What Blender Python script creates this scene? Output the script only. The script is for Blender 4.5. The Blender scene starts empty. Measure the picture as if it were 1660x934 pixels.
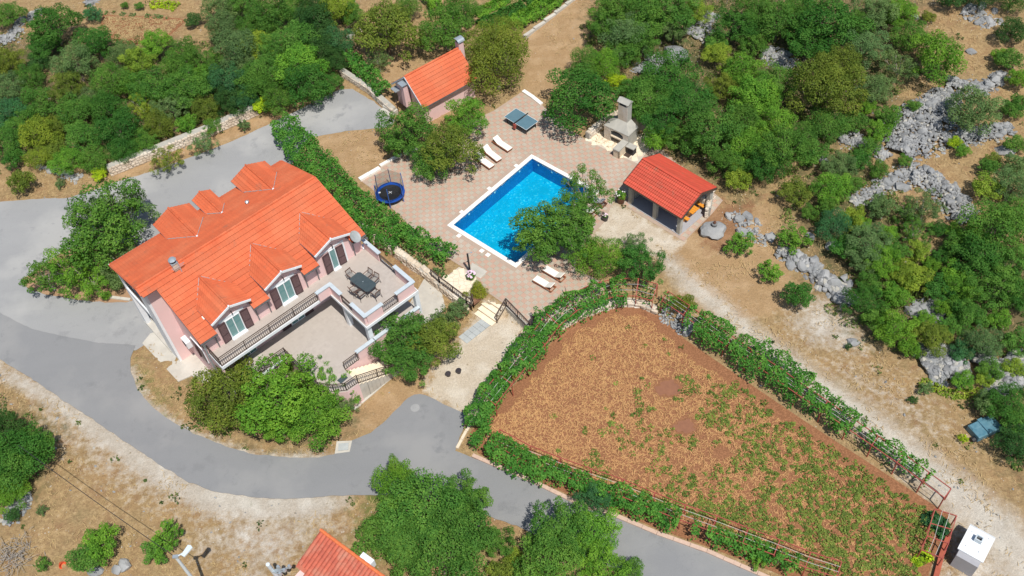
import bpy, bmesh, math, random
import numpy as np
from mathutils import Vector, Matrix, noise, geometry
from math import radians, sin, cos, pi, atan2, hypot
random.seed(7); rng = np.random.default_rng(7)
C = bpy.context.scene.collection
S = bpy.context.scene

# ------------------------------------------------------------------ camera
FOC, NX, NY, CAMH = 1578.9, 962.1, 1781.8, 57.0          # in photo pixels (1660 wide)
_d = Vector((NX-830, NY-467, FOC)).normalized()
_f = Vector((0, 0, 1)); _Y = (_f-_d*_f.dot(_d)).normalized(); _Z = -_d; _X = _Y.cross(_Z)
cam_d = bpy.data.cameras.new('camera'); cam = bpy.data.objects.new('camera', cam_d); C.objects.link(cam)
right = Vector((_X.x, _Y.x, _Z.x)); down = Vector((_X.y, _Y.y, _Z.y)); fwd = Vector((_X.z, _Y.z, _Z.z))
m = Matrix((right, -down, -fwd)).transposed().to_4x4(); m.translation = (0, 0, CAMH)
cam.matrix_world = m
cam_d.sensor_width = 36; cam_d.lens = FOC/1660*36; cam_d.clip_start = 1; cam_d.clip_end = 5000
S.camera = cam
# ------------------------------------------------------------------ light
SUN_EL, SUN_AZ = radians(63), radians(-66)                # azimuth from +x, counter-clockwise
w = bpy.data.worlds.new('World'); S.world = w; w.use_nodes = True
nt = w.node_tree; bg = nt.nodes['Background']
sky = nt.nodes.new('ShaderNodeTexSky'); sky.sky_type = 'NISHITA'; sky.sun_disc = False
sky.sun_elevation = SUN_EL; sky.sun_rotation = radians(156)
nt.links.new(sky.outputs[0], bg.inputs[0]); bg.inputs[1].default_value = 0.10
sl = bpy.data.lights.new('sun', 'SUN'); so = bpy.data.objects.new('sun', sl); C.objects.link(so)
sl.energy = 4.8; sl.angle = radians(0.5); sl.color = (1.0, 0.955, 0.88)
sd = Vector((cos(SUN_EL)*cos(SUN_AZ), cos(SUN_EL)*sin(SUN_AZ), sin(SUN_EL)))
so.rotation_euler = sd.to_track_quat('Z', 'Y').to_euler(); so.location = (0, 0, 60)
S.view_settings.view_transform = 'Standard'; S.view_settings.look = 'None'
S.view_settings.exposure = 0.0; S.view_settings.gamma = 1.0
S.cycles.max_bounces = 8; S.cycles.transparent_max_bounces = 12

# ------------------------------------------------------------------ placing
def ray(px, py):
    return right*(px-830)+down*(py-467)+fwd*FOC
def W(px, py, z=0.0):
    r = ray(px, py); t = (z-CAMH)/r.z
    return Vector((r.x*t, r.y*t, z))
LOW = -0.8
# step line between the pool terrace level (0) and the low yard level; px, half width of ramp in m
_steps = [((-60, 120), 9), ((300, 150), 8), ((455, 215), 3), ((560, 322), .18), ((600, 372), .18), ((680, 428), .18), ((745, 470), .18),
          ((780, 486), .18), ((820, 498), .18), ((872, 540), .18), ((940, 505), .2), ((1000, 480), .25), ((1060, 490), .4), ((1200, 585), 1.2), ((1560, 835), 3), ((1750, 960), 4)]
_sp = [(W(*p).xy, w_) for p, w_ in _steps]
_h1, _h2 = W(1150, 330).xy, W(1650, 720).xy
_hn = Vector((-(_h2-_h1).y, (_h2-_h1).x)).normalized()
_a = np.array([p[0] for p in _sp]); _w = np.array([p[1] for p in _sp])
def hgv(x, y):
    """terrain height for arrays"""
    x = np.asarray(x, float); y = np.asarray(y, float)
    best = np.full(x.shape, 1e9); side = np.zeros(x.shape); wid = np.ones(x.shape)
    for i in range(len(_a)-1):
        ax, ay = _a[i]; bx, by = _a[i+1]; dx, dy = bx-ax, by-ay; L2 = dx*dx+dy*dy
        t = np.clip(((x-ax)*dx+(y-ay)*dy)/L2, 0, 1)
        d = np.hypot(x-ax-t*dx, y-ay-t*dy)
        s = -((x-ax)*dy-(y-ay)*dx)*-1
        k = d < best
        best = np.where(k, d, best); side = np.where(k, s, side); wid = np.where(k, _w[i]*(1-t)+_w[i+1]*t, wid)
    sdist = best*np.sign(side)                            # + on the low (camera) side
    u = np.clip((sdist/wid+1)/2, 0, 1); u = u*u*(3-2*u)
    z = LOW*u
    h = (x-_h1.x)*_hn.x+(y-_h1.y)*_hn.y
    h = np.clip(h, 0, 60); z = z+0.085*h*np.clip(h/6, 0, 1)
    return z
def hg(x, y):
    return float(hgv(np.array([x]), np.array([y]))[0])
def G(px, py, dz=0.0):
    z = 0.0
    for _ in range(7):
        p = W(px, py, z+dz); z = 0.5*z+0.5*hg(p.x, p.y)
    p = W(px, py, z+dz); return p
def GP(poly): return [G(*p).xy for p in poly]

# ------------------------------------------------------------------ materials
def new_mat(name):
    mt = bpy.data.materials.new(name); mt.use_nodes = True
    return mt, mt.node_tree, mt.node_tree.nodes['Principled BSDF']
def N(nt, t, **kw):
    n = nt.nodes.new(t)
    for k, v in kw.items(): setattr(n, k, v)
    return n
def mixc(nt, fac, a, b, bt='MIX'):
    n = N(nt, 'ShaderNodeMix', data_type='RGBA', blend_type=bt)
    for s, v in ((n.inputs[0], fac), (n.inputs[6], a), (n.inputs[7], b)):
        if isinstance(v, (int, float)): s.default_value = v
        elif isinstance(v, tuple): s.default_value = v if len(v) == 4 else (*v, 1)
        else: nt.links.new(v, s)
    return n.outputs[2]
def noise_f(nt, scale, detail=4, lo=.35, hi=.65, vec=None, rough=.55):
    n = N(nt, 'ShaderNodeTexNoise'); n.inputs['Scale'].default_value = scale; n.inputs['Detail'].default_value = detail
    n.inputs['Roughness'].default_value = rough
    nt.links.new(vec, n.inputs['Vector']) if vec else None
    r = N(nt, 'ShaderNodeMapRange'); r.inputs[1].default_value = lo; r.inputs[2].default_value = hi
    nt.links.new(n.outputs[0], r.inputs[0]); return r.outputs[0]
def pos(nt): return N(nt, 'ShaderNodeNewGeometry').outputs['Position']
def objco(nt): return N(nt, 'ShaderNodeTexCoord').outputs['Object']
def bumpit(nt, b, h, strength=.3, dist=.02):
    n = N(nt, 'ShaderNodeBump'); n.inputs['Strength'].default_value = strength; n.inputs['Distance'].default_value = dist
    nt.links.new(h, n.inputs['Height']); nt.links.new(n.outputs[0], b.inputs['Normal'])
def simple(name, c1, c2=None, scale=3, rough=.7, bump=.2, metal=0, c3=None, s3=.4, dist=.02, world=True):
    mt, nt, b = new_mat(name)
    b.inputs['Roughness'].default_value = rough; b.inputs['Metallic'].default_value = metal
    c2 = c2 or tuple(v*.8 for v in c1)
    vec = pos(nt) if world else objco(nt)
    f = noise_f(nt, scale, 5, .3, .7, vec); c = mixc(nt, f, c1, c2)
    if c3: c = mixc(nt, noise_f(nt, s3, 4, .45, .7, vec), c, c3)
    nt.links.new(c, b.inputs['Base Color'])
    if bump: bumpit(nt, b, noise_f(nt, scale*4, 4, 0, 1, vec), bump, dist)
    return mt
M = {}
M['roof'] = simple('roof_tile_orange', (.61, .135, .050), (.55, .11, .040), 1.3, .75, .15, c3=(.58, .155, .066), s3=.5)
def vary(mt, lo=.88, hi=1.10):
    nt = mt.node_tree; b = nt.nodes['Principled BSDF']; src = b.inputs['Base Color'].links[0].from_socket
    oi = N(nt, 'ShaderNodeObjectInfo'); p = pos(nt); hs = N(nt, 'ShaderNodeHueSaturation'); r = N(nt, 'ShaderNodeMapRange'); r.inputs[3].default_value = lo; r.inputs[4].default_value = hi
    nt.links.new(oi.outputs['Random'], r.inputs[0]); nt.links.new(r.outputs[0], hs.inputs['Value']); nt.links.new(src, hs.inputs['Color'])
    v = N(nt, 'ShaderNodeTexVoronoi'); v.inputs['Scale'].default_value = 3.4; nt.links.new(p, v.inputs['Vector']); sp = N(nt, 'ShaderNodeSeparateColor'); nt.links.new(v.outputs['Color'], sp.inputs[0])
    q = N(nt, 'ShaderNodeMath', operation='MULTIPLY'); q.inputs[1].default_value = .22; nt.links.new(sp.outputs[0], q.inputs[0])
    c = mixc(nt, q.outputs[0], hs.outputs[0], (.36, .085, .035)); c = mixc(nt, noise_f(nt, .8, 8, .58, .72, p, .75), c, (.30, .12, .07)); nt.links.new(c, b.inputs['Base Color'])
vary(M['roof'])
M['roof_lip'] = simple('roof_tile_shadow_edge', (.14, .03, .014), (.22, .045, .02), 6, .8)  # shadow lines between tile courses, painted as a dark colour on the step faces
M['roof_red'] = simple('roof_tile_red', (.56, .075, .04), (.49, .062, .032), 1.5, .6, .15)
vary(M['roof_red'])
M['roof_old'] = simple('roof_tile_old_clay', (.52, .125, .07), (.36, .08, .05), 2.2, .8, .3, c3=(.44, .18, .12), s3=1.2)
M['roof_verge'] = simple('roof_verge_clay', (.75, .20, .07), (.6, .15, .05), 3, .7)
M['pink'] = simple('pink_render', (.77, .535, .52), (.73, .50, .485), .9, .85, .08, c3=(.75, .54, .52), s3=.35)
M['white'] = simple('white_paint', (.78, .80, .82), (.70, .73, .76), 2, .5, .05)
M['capblue'] = simple('grey_cap', (.52, .58, .62), (.45, .51, .55), 3, .5, .1)
M['shutter'] = simple('shutter_brown', (.085, .045, .05), (.065, .034, .038), 4, .45, .1)
M['shutter_slat'] = simple('shutter_slat', (.16, .10, .10), (.12, .07, .075), 8, .5, .1)
M['iron'] = simple('iron_brown', (.075, .05, .04), (.11, .075, .06), 6, .45, .1, metal=.2)
M['gutter'] = simple('gutter_grey', (.20, .21, .22), (.15, .15, .16), 5, .45, .05, metal=.4)
M['metal'] = simple('galvanised', (.50, .56, .60), (.40, .46, .50), 5, .35, .05, metal=.5)
M['dark'] = simple('dark_inside', (.03, .03, .035), (.02, .02, .025), 3, .8, 0)
M['concrete'] = simple('concrete', (.50, .47, .41), (.41, .385, .34), 1.6, .85, .3, c3=(.56, .535, .48), s3=.5)
M['slab_path'] = simple('grey_paving_slab', (.43, .45, .44), (.35, .37, .37), 2.2, .8, .2)
M['cream'] = simple('cream_stone', (.72, .61, .46), (.62, .51, .38), 3, .8, .3)
M['cream2'] = simple('cream_flagstone', (.80, .72, .58), (.70, .58, .42), 1.7, .8, .3)
M['joint'] = simple('pale_joint', (.55, .48, .40), (.48, .42, .35), 5, .9)
M['tile_pink'] = simple('tile_pink', (.47, .31, .235), (.43, .28, .21), 1.1, .8, .12, c3=(.46, .335, .26), s3=.35)
M['tile_grey'] = simple('tile_grey', (.41, .355, .28), (.375, .325, .255), 1.1, .8, .12, c3=(.46, .40, .33), s3=.35)
M['tile_joint'] = simple('tile_joint', (.42, .32, .25), (.38, .29, .23), 3, .9)
M['stone'] = simple('wall_stone', (.62, .53, .42), (.50, .40, .30), 2.2, .85, .5, c3=(.66, .60, .52), s3=.9)
M['stone_cap'] = simple('mortar_cap', (.44, .42, .37), (.34, .33, .295), 2.2, .85, .5)
M['rock'] = simple('limestone', (.28, .288, .292), (.18, .185, .19), 1.6, .85, .7, c3=(.37, .372, .37), s3=.8, dist=.05)
M['rock_dark'] = simple('limestone_dark', (.15, .155, .16), (.22, .22, .22), 1.6, .85, .6, dist=.05)
M['coping'] = simple('pool_coping', (.84, .82, .77), (.78, .76, .71), 4, .6, .1)
M['wood'] = simple('teak', (.36, .12, .045), (.26, .085, .035), 6, .55, .2)
M['wood_orange'] = simple('varnished_pine', (.78, .32, .04), (.62, .24, .03), 4, .4, .1)
M['driftwood'] = simple('driftwood', (.22, .19, .16), (.12, .10, .085), 8, .8, .4)
M['cushion'] = simple('cushion', (.82, .79, .72), (.76, .73, .66), 5, .9, .2)
M['cushion_grey'] = simple('seat_cushion', (.30, .285, .265), (.25, .235, .22), 5, .9, .2)
M['table_dark'] = simple('dark_glass_table', (.05, .07, .078), (.065, .085, .092), 3, .25, 0)
M['chair_wood'] = simple('dark_chair_wood', (.15, .085, .06), (.11, .06, .045), 6, .5, .1)
M['chair_frame'] = simple('chair_frame', (.07, .055, .05), (.05, .04, .04), 5, .5, 0)
M['pp_blue'] = simple('ping_pong_top', (.11, .20, .25), (.095, .175, .22), 3, .4, .02)
M['black'] = simple('black_plastic', (.02, .02, .022), (.03, .03, .03), 5, .5, 0)
M['red_paint'] = simple('red_oxide_steel', (.40, .08, .06), (.26, .055, .04), 4, .6, .2)
M['wire'] = simple('pale_wire', (.55, .55, .52), None, 5, .5, 0)
M['bark'] = simple('bark', (.20, .16, .12), (.12, .095, .07), 5, .9, .6)
M['bark_pale'] = simple('bark_pale', (.36, .33, .29), (.25, .22, .19), 5, .9, .6)
M['tramp_blue'] = simple('trampoline_pad', (.012, .07, .34), (.01, .055, .28), 4, .45, .05)
M['pole_blue'] = simple('blue_pole', (.05, .16, .50), (.04, .12, .42), 4, .4, 0)
M['pole_purple'] = simple('purple_pole', (.13, .05, .24), (.10, .04, .18), 4, .4, 0)
M['pot_brown'] = simple('pot_brown', (.14, .055, .03), (.10, .04, .025), 5, .6, .2)
M['pot_black'] = simple('pot_black', (.035, .03, .035), (.05, .04, .045), 5, .5, .1)
M['flower'] = simple('flower_pink', (.72, .42, .62), (.80, .70, .75), 9, .7, 0)
M['flower_white'] = simple('flower_white', (.80, .76, .74), (.72, .66, .66), 9, .7, 0)
M['soil_bed'] = simple('brown_bed_soil', (.26, .13, .075), (.19, .095, .06), 5, .95, .6)
M['bed_tan'] = simple('tan_bed_soil', (.40, .27, .15), (.30, .18, .10), 1.5, .95, .6, c3=(.34, .20, .12), s3=.5)
M['soil_dark'] = simple('damp_soil', (.27, .12, .065), (.22, .098, .055), 3, .95, .6)
M['straw'] = simple('straw', (.53, .305, .125), (.45, .235, .095), 2, .8, 0)
M['dry_blade'] = simple('dry_grass_blade', (.52, .38, .18), (.42, .29, .13), 1, .8, 0)
M['plastic_orange'] = simple('orange_plastic', (.80, .13, .05), None, 4, .5, 0)
M['tarp_blue'] = simple('faded_blue_sheet', (.06, .17, .23), (.12, .24, .30), 3, .45, .3)
M['lampwhite'] = simple('lamp_housing', (.62, .70, .74), (.55, .63, .68), 4, .4, 0)
M['dish'] = simple('dish_grey', (.36, .38, .38), (.30, .32, .32), 4, .45, 0)
M['skyhouse'] = simple('white_render', (.80, .82, .83), (.74, .77, .79), 2.5, .6, .05, c3=(.66, .68, .69), s3=1.5)
M['grey_render'] = simple('grey_render', (.36, .36, .38), (.33, .33, .35), 4, .8, .1)
M['brick_red'] = simple('red_block', (.40, .10, .055), (.30, .075, .045), 4, .9, .3)
M['kerb'] = simple('pinkish_kerb', (.58, .42, .33), (.48, .34, .27), 4, .85, .3)

def glass_mat():
    mt, nt, b = new_mat('window_glass'); b.inputs['Base Color'].default_value = (.13, .27, .27, 1)
    b.inputs['Roughness'].default_value = .06; b.inputs['Specular IOR Level'].default_value = .8
    return mt
M['glass'] = glass_mat()
def asphalt(name, c1, c2, c3, edge=None):
    mt, nt, b = new_mat(name); p = pos(nt)
    mp = N(nt, 'ShaderNodeMapping'); mp.inputs['Rotation'].default_value = (0, 0, .65); mp.inputs['Scale'].default_value = (.35, 1.3, 1)
    nt.links.new(p, mp.inputs[0])
    c = mixc(nt, noise_f(nt, .35, 6, .35, .65, mp.outputs[0]), c1, c2)
    c = mixc(nt, noise_f(nt, .16, 5, .48, .62, p), c, c3)
    c = mixc(nt, noise_f(nt, .55, 8, .56, .64, p, .7), c, tuple(v*.86 for v in c2))
    c = mixc(nt, noise_f(nt, 28, 2, .2, .9, p), c, tuple(v*1.25 for v in c1), 'MIX')
    # faint hairline cracks
    v = N(nt, 'ShaderNodeTexVoronoi', feature='DISTANCE_TO_EDGE'); v.inputs['Scale'].default_value = .35
    nd = N(nt, 'ShaderNodeTexNoise'); nd.inputs['Scale'].default_value = 1.2; nt.links.new(p, nd.inputs['Vector'])
    ad = N(nt, 'ShaderNodeVectorMath', operation='ADD'); nt.links.new(p, ad.inputs[0]); nt.links.new(nd.outputs['Color'], ad.inputs[1]); nt.links.new(ad.outputs[0], v.inputs['Vector'])
    r = N(nt, 'ShaderNodeMapRange'); r.inputs[1].default_value = 0; r.inputs[2].default_value = .006; r.inputs[3].default_value = .12; r.inputs[4].default_value = 0
    nt.links.new(v.outputs['Distance'], r.inputs[0])
    c = mixc(nt, r.outputs[0], c, tuple(v_*.6 for v_ in c2))
    nt.links.new(c, b.inputs['Base Color']); b.inputs['Roughness'].default_value = .88
    bumpit(nt, b, noise_f(nt, 30, 3, 0, 1, p), .35, .01)
    return mt
M['asphalt'] = asphalt('asphalt_dark', (.205, .208, .212), (.178, .182, .188), (.265, .262, .255))
M['asphalt_old'] = asphalt('asphalt_pale', (.27, .272, .272), (.23, .232, .236), (.365, .36, .345))

def foliage_mat(name='foliage', trans=.3):
    mt = bpy.data.materials.new(name); mt.use_nodes = True; nt = mt.node_tree; nt.nodes.clear()
    out = N(nt, 'ShaderNodeOutputMaterial')
    oi = N(nt, 'ShaderNodeObjectInfo'); at = N(nt, 'ShaderNodeAttribute', attribute_name='lv')
    hs = N(nt, 'ShaderNodeHueSaturation')
    r = N(nt, 'ShaderNodeMapRange'); r.inputs[3].default_value = .58; r.inputs[4].default_value = 1.55
    nt.links.new(at.outputs['Fac'], r.inputs[0]); nt.links.new(r.outputs[0], hs.inputs['Value'])
    r2 = N(nt, 'ShaderNodeMapRange'); r2.inputs[3].default_value = .525; r2.inputs[4].default_value = .475
    nt.links.new(at.outputs['Fac'], r2.inputs[0]); nt.links.new(r2.outputs[0], hs.inputs['Hue'])
    nt.links.new(oi.outputs['Color'], hs.inputs['Color'])
    d = N(nt, 'ShaderNodeBsdfDiffuse'); t = N(nt, 'ShaderNodeBsdfTranslucent'); g = N(nt, 'ShaderNodeBsdfGlossy')
    g.inputs['Roughness'].default_value = .6; g.inputs['Color'].default_value = (.5, .6, .4, 1)
    mx = N(nt, 'ShaderNodeMixShader'); mx.inputs[0].default_value = trans
    mg = N(nt, 'ShaderNodeMixShader'); mg.inputs[0].default_value = .02
    tc = mixc(nt, 1.0, hs.outputs[0], (1.3, 1.35, .5), 'MULTIPLY')
    nt.links.new(hs.outputs[0], d.inputs[0]); nt.links.new(tc, t.inputs[0])
    nt.links.new(d.outputs[0], mx.inputs[1]); nt.links.new(t.outputs[0], mx.inputs[2])
    nt.links.new(mx.outputs[0], mg.inputs[1]); nt.links.new(g.outputs[0], mg.inputs[2]); nt.links.new(mg.outputs[0], out.inputs[0])
    return mt
M['leaf'] = foliage_mat()

def water_mat():
    mt = bpy.data.materials.new('pool_water'); mt.use_nodes = True; nt = mt.node_tree; nt.nodes.clear()
    out = N(nt, 'ShaderNodeOutputMaterial'); tr = N(nt, 'ShaderNodeBsdfTransparent'); tr.inputs[0].default_value = (.62, .93, .98, 1)
    gl = N(nt, 'ShaderNodeBsdfGlossy'); gl.inputs['Roughness'].default_value = .03
    fr = N(nt, 'ShaderNodeFresnel'); fr.inputs[0].default_value = 1.33
    bp = N(nt, 'ShaderNodeBump'); bp.inputs['Strength'].default_value = .2; bp.inputs['Distance'].default_value = .02
    p = pos(nt); nz = N(nt, 'ShaderNodeTexNoise'); nz.inputs['Scale'].default_value = 3.5; nz.inputs['Detail'].default_value = 3; nt.links.new(p, nz.inputs['Vector'])
    nt.links.new(nz.outputs[0], bp.inputs['Height']); nt.links.new(bp.outputs[0], gl.inputs['Normal']); nt.links.new(bp.outputs[0], fr.inputs['Normal'])
    mx = N(nt, 'ShaderNodeMixShader'); nt.links.new(fr.outputs[0], mx.inputs[0]); nt.links.new(tr.outputs[0], mx.inputs[1]); nt.links.new(gl.outputs[0], mx.inputs[2])
    nt.links.new(mx.outputs[0], out.inputs[0]); return mt
M['water'] = water_mat()
def mosaic(name, base, dark, light, sc=9):
    mt, nt, b = new_mat(name); p = pos(nt)
    v = N(nt, 'ShaderNodeTexVoronoi'); v.inputs['Scale'].default_value = sc; nt.links.new(p, v.inputs['Vector'])
    sp = N(nt, 'ShaderNodeSeparateColor'); nt.links.new(v.outputs['Color'], sp.inputs[0])
    r = N(nt, 'ShaderNodeMapRange'); r.inputs[1].default_value = .0; r.inputs[2].default_value = .45; nt.links.new(sp.outputs[0], r.inputs[0])
    c = mixc(nt, r.outputs[0], dark, base)
    r2 = N(nt, 'ShaderNodeMapRange'); r2.inputs[1].default_value = .82; r2.inputs[2].default_value = .95; nt.links.new(sp.outputs[1], r2.inputs[0])
    c = mixc(nt, r2.outputs[0], c, light)
    c = mixc(nt, noise_f(nt, 1.1, 4, .35, .7, p), c, tuple(v_*.8 for v_ in base))
    nt.links.new(c, b.inputs['Base Color']); b.inputs['Roughness'].default_value = .4
    return mt
M['mosaic'] = mosaic('pool_mosaic', (.0, .44, .65), (.0, .31, .53), (.12, .62, .74), 9)
M['mosaic_wall'] = mosaic('pool_wall_mosaic', (.005, .20, .50), (.0, .14, .42), (.02, .27, .55))

def ground_mat():
    mt, nt, b = new_mat('dry_ground'); p = pos(nt)
    def A(n): return N(nt, 'ShaderNodeAttribute', attribute_name=n).outputs['Fac']
    c = mixc(nt, noise_f(nt, .35, 8, .35, .65, p, .65), (.35, .225, .11), (.28, .205, .105))
    c = mixc(nt, noise_f(nt, 2.2, 6, .42, .66, p, .7), c, (.44, .31, .16))
    c = mixc(nt, noise_f(nt, 4.5, 8, .5, .66, p, .75), c, (.24, .16, .085))
    c = mixc(nt, noise_f(nt, .9, 7, .52, .70, p, .7), c, (.28, .17, .09))
    def masked(attr, col, sc, lo=.3, hi=.6, soft=.35):
        f = noise_f(nt, sc, 7, .2, .8, p, .7)
        a = N(nt, 'ShaderNodeMath', operation='ADD'); nt.links.new(A(attr), a.inputs[0]); nt.links.new(f, a.inputs[1])
        r = N(nt, 'ShaderNodeMapRange'); r.inputs[1].default_value = .95-soft*.5; r.inputs[2].default_value = .95+soft*.5; nt.links.new(a.outputs[0], r.inputs[0])
        return r.outputs[0]
    def fine(c1, c2, c3): 
        q = mixc(nt, noise_f(nt, 7, 5, .3, .7, p, .7), c1, c2); return mixc(nt, noise_f(nt, .8, 5, .45, .65, p), q, c3)
    c = mixc(nt, masked('tan', None, 1.2), c, fine((.40, .265, .14), (.34, .22, .115), (.44, .30, .17)))
    c = mixc(nt, masked('brown', None, 1.5), c, fine((.30, .165, .085), (.23, .125, .07), (.34, .20, .11)))
    c = mixc(nt, masked('gravel', None, 2.2, soft=.5), c, fine((.50, .44, .365), (.38, .325, .26), (.56, .515, .45)))
    tk = N(nt, 'ShaderNodeMath', operation='MULTIPLY'); nt.links.new(A('track'), tk.inputs[0]); rr_ = N(nt, 'ShaderNodeMapRange'); rr_.inputs[3].default_value = .55; rr_.inputs[4].default_value = 1.5; nt.links.new(noise_f(nt, 1.5, 7, .3, .7, p, .7), rr_.inputs[0]); nt.links.new(rr_.outputs[0], tk.inputs[1]); tk.use_clamp = True
    c = mixc(nt, tk.outputs[0], c, fine((.50, .455, .39), (.42, .375, .31), (.54, .50, .43)))
    rt = N(nt, 'ShaderNodeMath', operation='MULTIPLY'); nt.links.new(A('rut'), rt.inputs[0]); rt.inputs[1].default_value = .5; c = mixc(nt, rt.outputs[0], c, (.60, .56, .49))
    c = mixc(nt, masked('yard', None, 1.2, soft=.4), c, fine((.57, .49, .385), (.47, .395, .30), (.61, .545, .45)))
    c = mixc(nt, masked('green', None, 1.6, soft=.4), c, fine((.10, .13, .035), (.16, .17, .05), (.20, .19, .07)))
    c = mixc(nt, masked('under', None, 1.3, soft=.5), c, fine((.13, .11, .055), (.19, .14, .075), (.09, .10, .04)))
    mm_ = N(nt, 'ShaderNodeMapRange'); mm_.inputs[3].default_value = .72; mm_.inputs[4].default_value = 1.2; nt.links.new(noise_f(nt, 13, 6, .3, .7, p, .8), mm_.inputs[0])
    hh = N(nt, 'ShaderNodeHueSaturation'); nt.links.new(c, hh.inputs['Color']); nt.links.new(mm_.outputs[0], hh.inputs['Value']); c = hh.outputs[0]
    # small pale stones and dark specks
    v = N(nt, 'ShaderNodeTexVoronoi'); v.inputs['Scale'].default_value = 3.2; nt.links.new(p, v.inputs['Vector'])
    r = N(nt, 'ShaderNodeMapRange'); r.inputs[1].default_value = .10; r.inputs[2].default_value = .16; r.inputs[3].default_value = .8; r.inputs[4].default_value = 0
    nt.links.new(v.outputs['Distance'], r.inputs[0])
    k = N(nt, 'ShaderNodeMath', operation='MULTIPLY'); nt.links.new(r.outputs[0], k.inputs[0]); nt.links.new(noise_f(nt, .5, 4, .5, .6, p), k.inputs[1])
    c = mixc(nt, k.outputs[0], c, (.55, .52, .47))
    v2 = N(nt, 'ShaderNodeTexVoronoi'); v2.inputs['Scale'].default_value = 2.1; nt.links.new(p, v2.inputs['Vector'])
    r = N(nt, 'ShaderNodeMapRange'); r.inputs[1].default_value = .08; r.inputs[2].default_value = .2; r.inputs[3].default_value = .55; r.inputs[4].default_value = 0
    nt.links.new(v2.outputs['Distance'], r.inputs[0])
    k = N(nt, 'ShaderNodeMath', operation='MULTIPLY'); nt.links.new(r.outputs[0], k.inputs[0]); nt.links.new(noise_f(nt, .7, 4, .5, .6, p), k.inputs[1])
    c = mixc(nt, k.outputs[0], c, (.17, .13, .06))
    nt.links.new(c, b.inputs['Base Color']); b.inputs['Roughness'].default_value = .95; b.inputs['Specular IOR Level'].default_value = .1
    bumpit(nt, b, noise_f(nt, 5, 8, 0, 1, p, .75), .8, .12)
    return mt
M['ground'] = ground_mat()
def soil_mat():
    mt, nt, b = new_mat('red_soil'); p = pos(nt)
    c = mixc(nt, noise_f(nt, 1.3, 7, .3, .7, p, .7), (.265, .125, .062), (.205, .094, .048))
    c = mixc(nt, noise_f(nt, 9, 5, .45, .7, p), c, (.37, .175, .09))
    nt.links.new(c, b.inputs['Base Color']); b.inputs['Roughness'].default_value = .95; b.inputs['Specular IOR Level'].default_value = .1
    bumpit(nt, b, noise_f(nt, 4, 8, 0, 1, p, .7), .9, .1); return mt
M['soil'] = soil_mat()
def patio_mat():
    mt, nt, b = new_mat('patio_tile'); p = objco(nt)
    br = N(nt, 'ShaderNodeTexBrick'); br.inputs['Scale'].default_value = 1.0; br.offset = 0
    br.inputs['Color1'].default_value = (.43, .385, .345, 1); br.inputs['Color2'].default_value = (.39, .345, .31, 1); br.inputs['Mortar'].default_value = (.38, .335, .30, 1)
    br.inputs['Mortar Size'].default_value = .012; br.inputs['Brick Width'].default_value = .34; br.inputs['Row Height'].default_value = .34
    nt.links.new(p, br.inputs['Vector'])
    c = mixc(nt, noise_f(nt, 4, 5, .35, .7, p), br.outputs[0], (.455, .41, .37)); c = mixc(nt, noise_f(nt, .5, 4, .45, .7, p), c, (.41, .365, .325))
    nt.links.new(c, b.inputs['Base Color']); b.inputs['Roughness'].default_value = .6; return mt
M['patio'] = patio_mat()

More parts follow.
